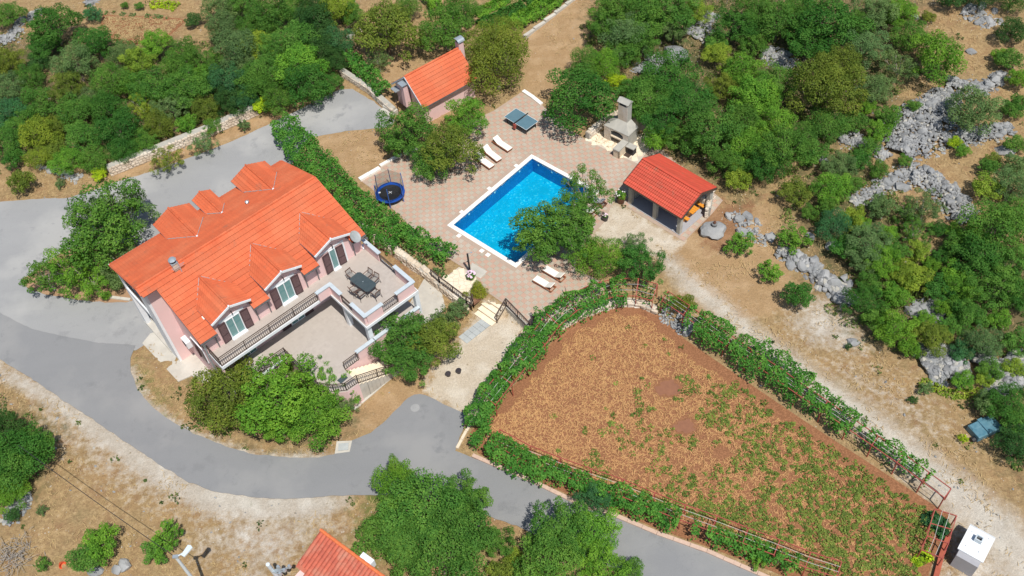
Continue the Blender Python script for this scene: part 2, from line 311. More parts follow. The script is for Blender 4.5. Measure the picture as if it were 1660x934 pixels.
# ------------------------------------------------------------------ object helpers
def tag(o, label=None, cat=None, group=None, kind=None):
    if label: o['label'] = label
    if cat: o['category'] = cat
    if group: o['group'] = group
    if kind: o['kind'] = kind
    return o
def empty(name, loc, rz=0, label=None, cat=None, group=None):
    o = bpy.data.objects.new(name, None); C.objects.link(o); o.location = loc; o.rotation_euler = (0, 0, rz); o.empty_display_size = .3
    return tag(o, label, cat, group)
class MB:
    def __init__(s): s.v = []; s.f = []; s.m = []
    def face(s, pts, mi=0):
        n = len(s.v); s.v += [tuple(p) for p in pts]; s.f.append(tuple(range(n, n+len(pts)))); s.m.append(mi); return s
    def box(s, x0, x1, y0, y1, z0, z1, mi=0, T=None):
        P = [(x0, y0, z0), (x1, y0, z0), (x1, y1, z0), (x0, y1, z0), (x0, y0, z1), (x1, y0, z1), (x1, y1, z1), (x0, y1, z1)]
        if T is not None: P = [T @ Vector(p) for p in P]
        n = len(s.v); s.v += [tuple(p) for p in P]
        for q in ((0, 3, 2, 1), (4, 5, 6, 7), (0, 1, 5, 4), (1, 2, 6, 5), (2, 3, 7, 6), (3, 0, 4, 7)):
            s.f.append(tuple(n+i for i in q)); s.m.append(mi)
        return s
    def bar(s, a, b, w=.05, h=None, mi=0):
        a = Vector(a); b = Vector(b); h = h or w; d = (b-a); L = d.length; d.normalize()
        up = Vector((0, 0, 1)) if abs(d.z) < .95 else Vector((1, 0, 0))
        sx = d.cross(up).normalized(); sy = sx.cross(d)
        T = Matrix((d, sx, sy)).transposed().to_4x4(); T.translation = a
        return s.box(0, L, -w/2, w/2, -h/2, h/2, mi, T)
    def prism(s, poly, z0, z1, mi=0, mside=None):
        n = len(poly); mside = mi if mside is None else mside
        if sum(poly[i][0]*poly[(i+1) % n][1]-poly[(i+1) % n][0]*poly[i][1] for i in range(n)) < 0: poly = poly[::-1]
        s.face([(p[0], p[1], z1) for p in poly], mi); s.face([(p[0], p[1], z0) for p in poly[::-1]], mi)
        for i in range(n):
            a, b = poly[i], poly[(i+1) % n]; s.face([(a[0], a[1], z0), (b[0], b[1], z0), (b[0], b[1], z1), (a[0], a[1], z1)], mside)
        return s
    def lathe(s, prof, seg=12, c=(0, 0, 0), mi=0, T=None, cap=True):
        n = len(s.v); T = T or Matrix.Identity(4)
        for r, z in prof:
            for k in range(seg):
                a = 2*pi*k/seg; s.v.append(tuple(T @ Vector((c[0]+r*cos(a), c[1]+r*sin(a), c[2]+z))))
        for i in range(len(prof)-1):
            for k in range(seg):
                a = n+i*seg+k; b = n+i*seg+(k+1) % seg; s.f.append((a, b, b+seg, a+seg)); s.m.append(mi)
        if cap:
            s.f.append(tuple(n+k for k in range(seg))[::-1]); s.m.append(mi)
            s.f.append(tuple(n+(len(prof)-1)*seg+k for k in range(seg))); s.m.append(mi)
        return s
    def tube(s, pts, radii, seg=6, mi=0):
        pts = [Vector(p) for p in pts]
        if isinstance(radii, (int, float)): radii = [radii]*len(pts)
        n = len(s.v)
        for i, p in enumerate(pts):
            d = (pts[min(i+1, len(pts)-1)]-pts[max(i-1, 0)]).normalized()
            up = Vector((0, 0, 1)) if abs(d.z) < .9 else Vector((1, 0, 0))
            a = d.cross(up).normalized(); b = d.cross(a)
            for k in range(seg):
                t = 2*pi*k/seg; s.v.append(tuple(p+(a*cos(t)+b*sin(t))*radii[i]))
        for i in range(len(pts)-1):
            for k in range(seg):
                q = n+i*seg+k; r = n+i*seg+(k+1) % seg; s.f.append((q, r, r+seg, q+seg)); s.m.append(mi)
        s.f.append(tuple(n+k for k in range(seg))); s.m.append(mi)
        e = n+(len(pts)-1)*seg; s.f.append(tuple(e+k for k in range(seg))[::-1]); s.m.append(mi)
        return s
    def mesh(s, name, mats, smooth=False):
        me = bpy.data.meshes.new(name); me.from_pydata(s.v, [], s.f)
        for k in (mats if isinstance(mats, (list, tuple)) else [mats]): me.materials.append(M[k])
        me.polygons.foreach_set('material_index', s.m)
        if smooth: me.polygons.foreach_set('use_smooth', [True]*len(s.f))
        me.update(); return me
    def build(s, name, mats, parent=None, smooth=False, bevel=0, **kw):
        o = bpy.data.objects.new(name, s.mesh(name, mats, smooth)); C.objects.link(o)
        if parent: o.parent = parent
        if bevel:
            b = o.modifiers.new('bevel', 'BEVEL'); b.width = bevel; b.segments = 2; b.limit_method = 'ANGLE'
        return tag(o, **kw)
def inst(mesh, name, parent=None, loc=(0, 0, 0), rot=(0, 0, 0), sc=(1, 1, 1), color=None):
    o = bpy.data.objects.new(name, mesh); C.objects.link(o); o.location = loc; o.rotation_euler = rot
    o.scale = sc if not isinstance(sc, (int, float)) else (sc, sc, sc)
    if parent: o.parent = parent
    if color: o.color = (*color, 1)
    return o
def copy_tree(o, parent=None):
    c = o.copy(); C.objects.link(c)
    if parent: c.parent = parent
    for ch in list(o.children): copy_tree(ch, c)
    return c
def inpoly(x, y, poly):
    x = np.asarray(x, float); y = np.asarray(y, float); r = np.zeros(x.shape, bool); n = len(poly); j = n-1
    for i in range(n):
        xi, yi = poly[i]; xj, yj = poly[j]
        if yi != yj:
            r ^= ((yi > y) != (yj > y)) & (x < (xj-xi)*(y-yi)/(yj-yi)+xi)
        j = i
    return r
def sdist(x, y, poly, closed=True):
    best = np.full(np.shape(x), 1e9); n = len(poly)
    for i in range(n if closed else n-1):
        ax, ay = poly[i]; bx, by = poly[(i+1) % n]; dx, dy = bx-ax, by-ay; L2 = dx*dx+dy*dy+1e-12
        t = np.clip(((x-ax)*dx+(y-ay)*dy)/L2, 0, 1); best = np.minimum(best, np.hypot(x-ax-t*dx, y-ay-t*dy))
    if closed: best = np.where(inpoly(x, y, poly), -best, best)
    return best
def smooth_poly(px, n=3):
    """Catmull-Rom through pixel points, closed"""
    out = []; L = len(px)
    for i in range(L):
        p0, p1, p2, p3 = [Vector((*px[(i+k) % L], 0)) for k in (-1, 0, 1, 2)]
        for k in range(n):
            t = k/n; q = .5*((2*p1)+(-p0+p2)*t+(2*p0-5*p1+4*p2-p3)*t*t+(-p0+3*p1-3*p2+p3)*t**3); out.append((q.x, q.y))
    return out
def sheet(name, poly, dz, mat, step=.8, holes=(), thick=.12, flat=None, parent=None, **kw):
    """a draped sheet with a skirt, poly in world xy"""
    poly = [Vector(p) for p in poly]
    xs = [p.x for p in poly]; ys = [p.y for p in poly]
    gx, gy = np.meshgrid(np.arange(min(xs), max(xs), step), np.arange(min(ys), max(ys), step))
    gx = gx.ravel()+rng.uniform(-.1, .1, gx.size)*step; gy = gy.ravel()+rng.uniform(-.1, .1, gy.size)*step
    k = sdist(gx, gy, [tuple(p) for p in poly]) < -step*.35
    for h in holes: k &= sdist(gx, gy, [tuple(p) for p in h]) > step*.35
    V_ = list(poly); E_ = [(i, (i+1) % len(poly)) for i in range(len(poly))]
    for h in holes:
        n = len(V_); V_ += [Vector(p) for p in h]; E_ += [(n+i, n+(i+1) % len(h)) for i in range(len(h))]
    V_ += [Vector((a, b)) for a, b in zip(gx[k], gy[k])]
    vs, es, fs, _, _, _ = geometry.delaunay_2d_cdt(V_, E_, [], 1, 1e-4)
    X = np.array([v.x for v in vs]); Y = np.array([v.y for v in vs])
    Z = (hgv(X, Y) if flat is None else np.full(X.shape, flat))+dz
    fl = []
    for f in fs:
        cx = sum(vs[i].x for i in f)/len(f); cy = sum(vs[i].y for i in f)/len(f)
        if any(inpoly(np.array([cx]), np.array([cy]), [tuple(p) for p in h])[0] for h in holes): continue
        if not inpoly(np.array([cx]), np.array([cy]), [tuple(p) for p in poly])[0]: continue
        fl.append(tuple(f))
    b = MB(); b.v = [(a, c, d) for a, c, d in zip(X, Y, Z)]; b.f = fl; b.m = [0]*len(fl)
    from collections import Counter
    ec = Counter(); ed = {}
    for f in fl:
        for i in range(len(f)):
            e = (f[i], f[(i+1) % len(f)]); ec[tuple(sorted(e))] += 1; ed[tuple(sorted(e))] = e
    for e, c in ec.items():
        if c == 1:
            a, d = ed[e]; n = len(b.v); A, D = b.v[a], b.v[d]
            b.v += [(A[0], A[1], A[2]-thick), (D[0], D[1], D[2]-thick)]; b.f.append((d, a, n, n+1)); b.m.append(0)
    return b.build(name, mat, parent, **kw)
def ngon_mesh(name, mat, pts, quads, lv=None, mi=None, parent=None, mats=None):
    """fast numpy mesh of quads"""
    me = bpy.data.meshes.new(name); nv = len(pts); nf = len(quads)
    me.vertices.add(nv); me.vertices.foreach_set('co', np.asarray(pts, np.float32).ravel())
    q = np.asarray(quads, np.int32); k = q.shape[1]
    me.loops.add(nf*k); me.loops.foreach_set('vertex_index', q.ravel())
    me.polygons.add(nf); me.polygons.foreach_set('loop_start', np.arange(0, nf*k, k, dtype=np.int32))
    if lv is not None:
        a = me.attributes.new('lv', 'FLOAT', 'POINT'); a.data.foreach_set('value', np.asarray(lv, np.float32))
    for x in (mats or [mat]): me.materials.append(M[x])
    if mi is not None: me.polygons.foreach_set('material_index', np.asarray(mi, np.int32))
    me.polygons.foreach_set('use_smooth', np.zeros(nf, bool)); me.update(calc_edges=True); me.validate(); return me

# ------------------------------------------------------------------ leaves
def leaf_quads(P, Nn, size, jitter=.6, aspect=.62):
    """P centres, Nn outward normals -> diamond quads"""
    n = len(P); size = np.broadcast_to(size, (n,))
    nn = Nn+rng.normal(0, jitter, (n, 3)); nn /= np.linalg.norm(nn, axis=1)[:, None]
    r = rng.normal(0, 1, (n, 3)); a = np.cross(nn, r); a /= np.linalg.norm(a, axis=1)[:, None]+1e-9; b = np.cross(nn, a)
    s = (size*rng.uniform(.65, 1.35, n))[:, None]
    v = np.stack([P-a*s*.5, P-b*s*aspect*.5-nn*s*.08, P+a*s*.5, P+b*s*aspect*.5-nn*s*.08], 1).reshape(-1, 3)
    return v, np.arange(n*4).reshape(n, 4)
def crown_mesh(name, nlobes=16, leaf=.075, count=7000, flat=.8, spread=.62, lobe=(.26, .42), cone=False, gaps=0.0, seed=1):
    g = np.random.default_rng(seed); L = []
    for i in range(nlobes):
        if cone:
            z = (i+.5)/nlobes; rad = .42*(1-z)**.8; a = i*2.4; L.append((cos(a)*rad*.55, sin(a)*rad*.55, z*2.0-.9, .18+.28*(1-z)))
        else:
            a = i*2.39996+g.uniform(-.4, .4); ph = math.acos(1-1.45*(i+.5)/nlobes) if nlobes > 1 else 0
            rr = spread*g.uniform(.62, 1.2)
            L.append((rr*sin(ph)*cos(a), rr*sin(ph)*sin(a), rr*cos(ph)*flat, g.uniform(*lobe)))
    if not cone: L.append((0, 0, .0, spread*.55))
    L = np.array(L)
    wgt = L[:, 3]**2; wgt /= wgt.sum(); idx = g.choice(len(L), int(count*2.2), p=wgt)
    d = g.normal(0, 1, (len(idx), 3)); d[:, 2] = np.where((d[:, 2] < 0) & (g.random(len(idx)) < .45), -d[:, 2], d[:, 2])
    d /= np.linalg.norm(d, axis=1)[:, None]
    # lumpy radius
    ph = g.uniform(0, 6.28, (len(L), 3)); fr = 3.1
    lump = 1+.16*np.sin(d[:, 0]*fr*2+ph[idx, 0])*np.sin(d[:, 1]*fr*2+ph[idx, 1])+.13*np.sin(d[:, 2]*fr*3+ph[idx, 2])
    rad = L[idx, 3]*lump*np.where(g.random(len(idx)) < .8, g.uniform(.86, 1.05, len(idx)), g.uniform(.6, .9, len(idx)))
    stray = g.random(len(idx)) < .05; rad = np.where(stray, rad*1.18, rad)
    P = L[idx, :3]+d*rad[:, None]
    keep = np.ones(len(idx), bool)
    for j in range(len(L)):
        q = np.linalg.norm(P-L[j, :3], axis=1) < L[j, 3]*.72
        keep &= ~(q & (idx != j))
    if gaps:
        k = np.array([noise.noise(Vector((p*2.6+seed*7.3)[:3])) for p in P]); keep &= k > -.5+gaps
    P = P[keep][:count]; d = d[keep][:count]; idx = idx[keep][:count]
    nn = d*.75+np.array([0, 0, .45])
    lobe_v = g.uniform(.28, .72, len(L))
    lv = np.clip(lobe_v[idx]+g.normal(0, .16, len(P)), 0, 1)
    global rng
    keepr = rng; rng = g; v, q = leaf_quads(P, nn, leaf, .42); rng = keepr
    return ngon_mesh(name, 'leaf', v, q, np.repeat(lv, 4)), L
def trunk_mesh(name, L, seed=1, h=1.1, r=.055, bark='bark'):
    g = random.Random(seed); b = MB(); base = Vector((0, 0, -h)); fork = Vector((g.uniform(-.05, .05), g.uniform(-.05, .05), -.45))
    b.tube([base, base.lerp(fork, .5)+Vector((g.uniform(-.03, .03), g.uniform(-.03, .03), 0)), fork], [r*1.25, r, r*.85], 7)
    for j in range(min(len(L), 9)):
        e = Vector(L[j, :3])*1.0; mid = fork.lerp(e, .5)+Vector((g.uniform(-.06, .06), g.uniform(-.06, .06), -.04))
        b.tube([fork, mid, e], [r*.55, r*.36, r*.12], 5)
        for q in range(2):
            t = Vector((g.uniform(-1, 1), g.uniform(-1, 1), g.uniform(.2, 1))).normalized()*L[j, 3]*1.02
            b.tube([mid.lerp(e, .6), e+t], [r*.16, r*.05], 4)
    return b.mesh(name, bark, True)
PROTO = {}
def proto(k, **kw):
    bk = kw.pop('bark', 'bark'); tr = kw.pop('tr', .055)
    me, L = crown_mesh('crown_'+k, **kw); PROTO[k] = (me, trunk_mesh('trunk_'+k, L, kw.get('seed', 1), bark=bk, r=tr))
proto('a', seed=11, nlobes=34, count=10500, leaf=.050, lobe=(.13, .30), spread=.76)
proto('b', seed=12, nlobes=46, count=11000, leaf=.048, lobe=(.11, .26), spread=.80)
proto('c', seed=13, nlobes=30, count=10500, leaf=.050, flat=.95, lobe=(.15, .31), spread=.74)
proto('d', seed=14, nlobes=50, count=10500, leaf=.048, lobe=(.09, .21), spread=.86, gaps=.14)
proto('e', seed=15, nlobes=40, count=7500, leaf=.048, lobe=(.09, .19), spread=.90, gaps=.22, bark='bark_pale')
proto('f', seed=16, nlobes=30, count=11500, leaf=.042, lobe=(.18, .32), spread=.68, flat=.9)
proto('g', seed=21, nlobes=46, count=5600, leaf=.060, lobe=(.07, .17), spread=.92, gaps=.28, flat=.6, bark='bark_pale')
proto('s', seed=17, nlobes=22, count=4200, leaf=.08, lobe=(.15, .30), spread=.72)
proto('t', seed=18, nlobes=22, count=2600, leaf=.09, lobe=(.12, .25), spread=.82, gaps=.2)
proto('k', seed=19, nlobes=12, count=5000, leaf=.05, cone=True)
TREES = []
GREENS = {  # leaf albedo
 'dark': ('dark green', (.040, .108, .026)), 'deep': ('deep green', (.052, .162, .026)), 'mid': ('mid green', (.086, .205, .032)),
 'bright': ('bright green', (.125, .280, .030)), 'yellow': ('yellow-green', (.200, .290, .034)), 'lime': ('lime yellow', (.32, .46, .02)),
 'olive': ('olive green', (.140, .192, .028)), 'grey': ('grey-green', (.118, .200, .068)), 'teal': ('blue-green', (.050, .155, .055)), 'vine': ('vine green', (.075, .225, .034))}
LAND = {'the garden house': (710, 120), 'the stone barbecue': (1008, 200), 'the red-roofed gazebo': (1088, 305), 'the villa': (380, 400), 'the swimming pool': (830, 340),
 'the trampoline': (632, 310), 'the small red plot': (240, 62), 'the long stone wall': (300, 230), 'the grey rubble field': (1480, 210),
 'the white utility hut': (1585, 880), 'the street lamp': (295, 905), 'the vegetable field': (1150, 700), 'the curved road': (300, 735), 'the boulder table': (1157, 372),
 'the top left corner': (0, 0), 'the top right corner': (1660, 0), 'the right edge of the photo': (1660, 450), 'the left edge of the photo': (0, 160), 'the bottom left corner': (0, 934),
 'the clay-tiled roof at the bottom': (530, 900), 'the ping-pong table': (845, 193), 'the rock row beside the track': (1330, 455), 'the boulders at the lower right': (1600, 600),
 'the rock outcrop at the top': (1140, 55), 'the forest edge above the track': (1440, 560), 'the top edge of the photo': (480, 0)}
def describe(px, py, size, col, form):
    nm, (lx, ly) = min(LAND.items(), key=lambda kv: hypot(kv[1][0]-px, kv[1][1]-py))
    dx, dy = px-lx, py-ly; a = math.degrees(atan2(-dy, dx)) % 360
    dirs = ['right of', 'upper right of', 'above', 'upper left of', 'left of', 'lower left of', 'below', 'lower right of']
    if 'edge' in nm and nm != 'the forest edge above the track' or 'corner' in nm: where = 'near'
    else: where = dirs[int((a+22.5)//45) % 8]
    return [size, col, form, where, nm, hypot(dx, dy), py, px]
def tree(px, py, r, col='mid', form=None, p=None, label=None, zs=None, group=None, cat=None, sz=1.0, name=None, kr=1.0):
    """px,py: crown centre in the photo, r: crown radius in photo px"""
    g = G(px, py); dist = (g-Vector((0, 0, CAMH))).dot(fwd); R = r*dist/FOC*kr
    zc = (R*.85 if zs is None else zs)
    for _ in range(3):
        q = W(px, py, hg(g.x, g.y)+zc); g = q
    gz = hg(g.x, g.y); cz = gz+zc
    p = p or random.choice('abcdf' if R > 1.3 else 's')
    me, tm = PROTO[p]
    shrub = R < 1.35; nm = name or ('shrub' if shrub else 'broadleaf_tree')
    c = GREENS[col][1]; v = random.uniform(.9, 1.12); hv = random.uniform(-.06, .06)
    c = (c[0]*v*(1+hv), c[1]*v, c[2]*v*(1-hv))
    root = empty(nm, (g.x, g.y, gz), random.uniform(0, 6.28), None, cat or ('shrub' if shrub else 'tree'), group)
    k = R*1.04
    tr = inst(tm, 'trunk', root, (0, 0, zc), (0, 0, 0), (k, k, max(zc/1.1, .2)))
    cr_ = inst(me, 'crown', root, (0, 0, zc), (random.uniform(-.08, .08), random.uniform(-.08, .08), 0), (k*random.uniform(.86, 1.14), k*random.uniform(.86, 1.14), k*sz*random.uniform(.85, 1.1)), c)
    if label: root['label'] = label
    else:
        R_ = R
        size = 'small' if R_ < 1.0 else 'medium' if R_ < 1.75 else 'large' if R_ < 2.4 else 'very large'
        TREES.append((root, describe(px, py, size, GREENS[col][0], form or ('bush' if shrub else {'a': 'round tree', 'b': 'full tree', 'c': 'dense tree', 'd': 'ragged tree', 'e': 'loose tree', 'f': 'domed tree', 'g': 'sparse tree', 'k': 'pointed tree'}.get(p, 'tree')))))
    return root

# ================================================================== THE SETTING
POOL_A = math.radians(0)
pl = W(724.7, 365.3, .05); pt_ = W(861.8, 250.1, .05); pbm = W(834.2, 436.2, .05)
pu = (pt_-pl).xy.normalized(); pv = Vector((pu.y, -pu.x))            # long side, short side (towards the field)
PL, PW = (pt_-pl).length, (pbm-pl).length
def PP(a, b): q = pl.xy+pu*a+pv*b; return (q.x, q.y)
pool_out = [PP(0, 0), PP(PL, 0), PP(PL, PW), PP(0, PW)]
cw = .36
pool_in = [PP(cw, cw), PP(PL-cw, cw), PP(PL-cw, PW-cw), PP(cw, PW-cw)]
PANG = atan2(pu.y, pu.x)

road_px = [(-60, 458), (0, 508), (50, 533), (100, 545), (160, 556), (219, 560), (212, 580), (212, 602), (222, 630), (245, 658), (270, 678), (300, 696), (343, 715), (380, 729), (418, 738), (470, 742), (516, 742), (541, 737),
           (570, 715), (600, 702), (620, 687), (643, 664), (661, 646), (671, 640), (690, 640), (727, 659), (758, 673), (749, 700), (738, 731), (762, 741), (800, 757), (837, 772), (874, 789), (929, 816), (994, 838), (1065, 868), (1146, 897), (1228, 933), (1320, 972),
           (1230, 1010), (1120, 965), (1020, 935), (960, 905), (900, 880), (837, 853), (780, 832), (720, 815), (660, 803), (608, 803), (557, 803), (463, 810), (418, 807), (343, 797), (300, 779), (250, 748), (200, 714), (150, 680), (104, 650), (60, 620), (28.6, 600), (0, 583), (-60, 548)]
old_px = [(-60, 332), (0, 327), (60, 323), (110, 321), (150, 309), (185, 296), (240, 280), (290, 262), (360, 236), (420, 209), (480, 181), (530, 154), (552, 145), (572, 145), (606, 165), (640, 194), (634, 206), (600, 209), (560, 213), (510, 222), (480, 250), (440, 330),
          (300, 470), (245, 500), (263, 540), (221, 568), (160, 564), (100, 554), (50, 541), (0, 517), (-60, 468)]
island_px = smooth_poly([(96, 412), (60, 440), (36, 454), (50, 470), (90, 481), (150, 489), (205, 490), (232, 478), (250, 440), (230, 400), (150, 395)], 3)
terr_px = [(583, 292), (640, 258), (700, 235), (765, 196), (800, 180), (845, 150), (878, 170), (915, 205), (952, 228), (1034, 266), (1062, 232), (1172, 325), (1155, 346), (1109, 392), (998, 325), (988, 340), (978, 362), (958, 382), (940, 405), (932, 432), (952, 446), (988, 463),
           (945, 500), (906, 520), (874, 541), (858, 537), (845, 524), (821, 496), (796, 478), (775, 468), (758, 438), (744, 430), (700, 402), (650, 352), (602, 306)]
field_px = [(1040, 492), (1075, 516), (1110, 550), (1200, 612), (1300, 680), (1400, 745), (1538, 835), (1520, 890), (1490, 975), (1350, 965), (1225, 916), (1146, 886), (1065, 857), (994, 827), (929, 805), (880, 783), (820, 757), (775, 735), (760, 705), (790, 665), (820, 640), (856, 600), (890, 560), (920, 525), (960, 503), (1000, 493)]
yard_px = smooth_poly([(782, 500), (830, 505), (868, 540), (862, 556), (835, 590), (812, 625), (780, 665), (758, 672), (727, 658), (700, 640), (690, 625), (712, 590), (745, 556)], 3)
road_w, old_w, isl_w, terr_w, field_w, yard_w = map(GP, (road_px, old_px, island_px, terr_px, field_px, yard_px))

def rough(poly, step=.35, amp=.045):
    out = []; n = len(poly)
    for i in range(n):
        a, b_ = Vector(poly[i]), Vector(poly[(i+1) % n]); k = max(1, int((b_-a).length/step))
        for j in range(k):
            p = a.lerp(b_, j/k); out.append(p+Vector((noise.noise(Vector((p.x*1.7, p.y*1.7, 0))), noise.noise(Vector((p.x*1.7, p.y*1.7, 9)))))*amp*2)
    return out
# terrain grid ---------------------------------------------------------------
def axis(a, b, fa, fb, st): return np.unique(np.concatenate([np.arange(fa, a, -1)*0, [fa, (fa+a)/2, a-25, a-10, a-4], np.arange(a, b, st), [b+4, b+10, b+25, (fb+b)/2, fb]]))
gx = axis(-56, 56, -1500, 1500, .24); gy = axis(14, 104, -1500, 2500, .24)
GX, GY = np.meshgrid(gx, gy); fx, fy = GX.ravel(), GY.ravel()
FZ = hgv(np.clip(fx, -90, 90), np.clip(fy, 0, 150))
bump_ = np.array([noise.noise(Vector((x*.35, y*.35, 0)))+.5*noise.noise(Vector((x*1.1, y*1.1, 3))) for x, y in zip(fx, fy)])
free = np.ones(fx.shape); sunk = np.zeros(fx.shape)
for poly, m_ in ((road_w, .6), (old_w, .6), (terr_w, .5), (field_w, .4), (isl_w, .3)):
    d = sdist(fx, fy, [tuple(p) for p in poly]); free = np.minimum(free, np.clip(d/1.5, 0, 1)); sunk = np.maximum(sunk, np.where(d < -.25, .09, 0))
FZ = FZ+bump_*.10*free-sunk
dp = sdist(fx, fy, pool_in); FZ = np.where(dp < .32, -3.2, FZ)
def feather(polys_px, soft=1.2):
    o = np.zeros(fx.shape)
    for p in polys_px:
        d = sdist(fx, fy, [tuple(q) for q in GP(p)]); o = np.maximum(o, np.clip(.5-d/soft*.5, 0, 1))
    return o
def band(px, wpx, soft=1.0):
    ln = [tuple(q) for q in GP([p[:2] for p in px])]; o = np.zeros(fx.shape)
    for i in range(len(ln)-1):
        d = sdist(fx, fy, ln[i:i+2], False); o = np.maximum(o, np.clip(.5-(d-wpx[i])/soft*.5, 0, 1))
    return o
MASK = {}
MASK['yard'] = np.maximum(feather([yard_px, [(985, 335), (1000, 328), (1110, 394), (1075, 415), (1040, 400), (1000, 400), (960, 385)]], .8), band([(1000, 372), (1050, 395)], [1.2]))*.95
MASK['gravel'] = np.maximum.reduce([band([(1060, 400), (1110, 455), (1160, 492), (1200, 528), (1260, 570), (1330, 625), (1400, 675), (1470, 730), (1540, 790), (1610, 850), (1720, 960)], [.2, .25, .3, .35, .4, .5, .6, .7, .8, .9], 1.6)*.7,
    feather([[(1290, 520), (1330, 490), (1380, 520), (1390, 560), (1320, 550)]], 2)*1.0, band([(-20, 590), (60, 630), (150, 695), (250, 765), (345, 815), (430, 825), (520, 822)], [.4, .55, .75, .9, 1.0, .9], 1.0)*.95,
    feather([[(380, 830), (500, 830), (540, 850), (470, 900), (420, 930), (330, 880)]], 3)*.72, feather([[(1350, 560), (1500, 640), (1560, 720), (1450, 700), (1330, 610)]], 3)*.42, feather([[(1450, 740), (1700, 900), (1700, 1000), (1500, 1000), (1540, 850)]], 2)*.6,
    feather([[(60, 630), (250, 770), (330, 850), (250, 820), (150, 760), (60, 690)]], 2)*.55, band([(213, 600), (240, 655), (300, 700), (343, 718), (418, 741), (541, 741)], [.25]*5, .7)*.9])
MASK['track'] = np.maximum(band([(1085, 425), (1110, 455), (1160, 492), (1200, 528), (1260, 572), (1330, 627), (1400, 677), (1470, 730), (1540, 790), (1610, 850), (1720, 960)], [.35, .45, .5, .55, .65, .75, .85, .95, 1.1, 1.2], .9), band([(20, 612), (104, 660), (200, 724), (300, 789), (343, 806), (418, 817), (557, 812)], [.12, .2, .3, .35, .4, .3], .7))
MASK['rut'] = np.maximum(band([(1120, 458), (1200, 521), (1330, 619), (1470, 721), (1620, 848), (1720, 945)], [.06]*6, .35), band([(1110, 464), (1200, 537), (1330, 636), (1470, 742), (1600, 862), (1700, 960)], [.06]*6, .35))
MASK['tan'] = feather([[(510, 215), (635, 208), (640, 255), (585, 290), (560, 275), (520, 250)], [(850, 60), (930, 0), (960, -10), (980, 40), (930, 110), (885, 160), (850, 150)], [(560, 60), (700, 110), (640, 190), (600, 150)], [(190, 262), (430, 175), (560, 130), (560, 150), (420, 207), (290, 259), (180, 296)],
    [(1060, 380), (1240, 330), (1270, 420), (1290, 500), (1200, 520), (1100, 450)], [(580, 650), (690, 590), (740, 560), (690, 640), (620, 690), (560, 715), (545, 735)]], 1.0)*.9
MASK['brown'] = feather([[(440, 170), (540, 130), (530, 150), (430, 200)], [(590, 385), (640, 408), (690, 455), (660, 440)], [(1110, 330), (1230, 320), (1190, 400), (1150, 410)], [(170, 25), (310, 30), (270, 70), (180, 68)], [(1370, 130), (1410, 130), (1410, 160), (1380, 160)]], 1.2)*.8
MASK['green'] = feather([[(215, 570), (260, 620), (270, 660), (225, 620)], [(600, 730), (740, 800), (800, 900), (560, 930)], [(780, -20), (930, -20), (835, 55), (780, 30)], [(1380, 240), (1500, 400), (1450, 470), (1330, 380)], [(1560, 590), (1600, 640), (1550, 650)], [(240, 640), (300, 690), (230, 640)]], 1.5)*.62
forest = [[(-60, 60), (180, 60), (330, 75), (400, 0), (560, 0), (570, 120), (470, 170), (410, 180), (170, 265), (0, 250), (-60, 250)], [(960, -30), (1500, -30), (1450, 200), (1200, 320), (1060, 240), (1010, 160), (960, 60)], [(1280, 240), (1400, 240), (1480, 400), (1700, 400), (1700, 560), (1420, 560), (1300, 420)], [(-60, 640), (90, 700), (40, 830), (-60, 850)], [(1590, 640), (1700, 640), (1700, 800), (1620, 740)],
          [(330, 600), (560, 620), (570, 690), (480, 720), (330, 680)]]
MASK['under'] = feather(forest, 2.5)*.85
nx_, ny_ = len(gx), len(gy)
ii = (np.arange(ny_-1)[:, None]*nx_+np.arange(nx_-1)[None, :]).ravel()
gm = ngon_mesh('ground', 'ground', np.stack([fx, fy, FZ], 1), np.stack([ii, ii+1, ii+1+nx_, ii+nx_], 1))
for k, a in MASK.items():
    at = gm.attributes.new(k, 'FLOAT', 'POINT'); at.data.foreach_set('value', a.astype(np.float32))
gm.polygons.foreach_set('use_smooth', np.ones(len(gm.polygons), bool))
go = bpy.data.objects.new('ground', gm); C.objects.link(go); tag(go, kind='structure')

tag(sheet('driveway', rough(old_w), .02, 'asphalt_old', .9), kind='structure')
tag(sheet('road', rough(road_w), .045, 'asphalt', .9), kind='structure')
tag(sheet('planting_bed', rough(isl_w, .3, .08), .05, 'bed_tan', .6, thick=.1), kind='structure')
tag(sheet('field_soil', field_w, .02, 'soil', .7), kind='structure')
ter = sheet('pool_terrace', terr_w, .02, 'tile_joint', 1.2, holes=[[Vector(p) for p in pool_out]], thick=.5, flat=0); tag(ter, kind='structure')
# floor tiles of the pool terrace -------------------------------------------
ts = .379; o2 = pl.xy
cand = []
for i in range(-60, 70):
    for j in range(-50, 60):
        q = o2+pu*(i+.5)*ts+pv*(j+.5)*ts; cand.append((i, j, q.x, q.y))
ca = np.array(cand); tw = [tuple(p) for p in terr_w]
keep = (sdist(ca[:, 2], ca[:, 3], tw) < -.20) & (sdist(ca[:, 2], ca[:, 3], pool_out) > .2)
ca = ca[keep]; order = np.argsort(np.hypot(ca[:, 2], ca[:, 3])); ca = ca[order]
def tile_mesh(name, mat):
    b = MB(); h = ts/2-.006; b.face([(-h, -h, .010), (h, -h, .010), (h, h, .010), (-h, h, .010)])
    for (x0, y0, x1, y1) in ((-h, -h, h, -h), (h, -h, h, h), (h, h, -h, h), (-h, h, -h, -h)): b.face([(x0, y0, 0), (x1, y1, 0), (x1, y1, .010), (x0, y0, .010)])
    return b.mesh(name, mat)
tm_ = [tile_mesh('tile_a', 'tile_pink'), tile_mesh('tile_b', 'tile_grey')]
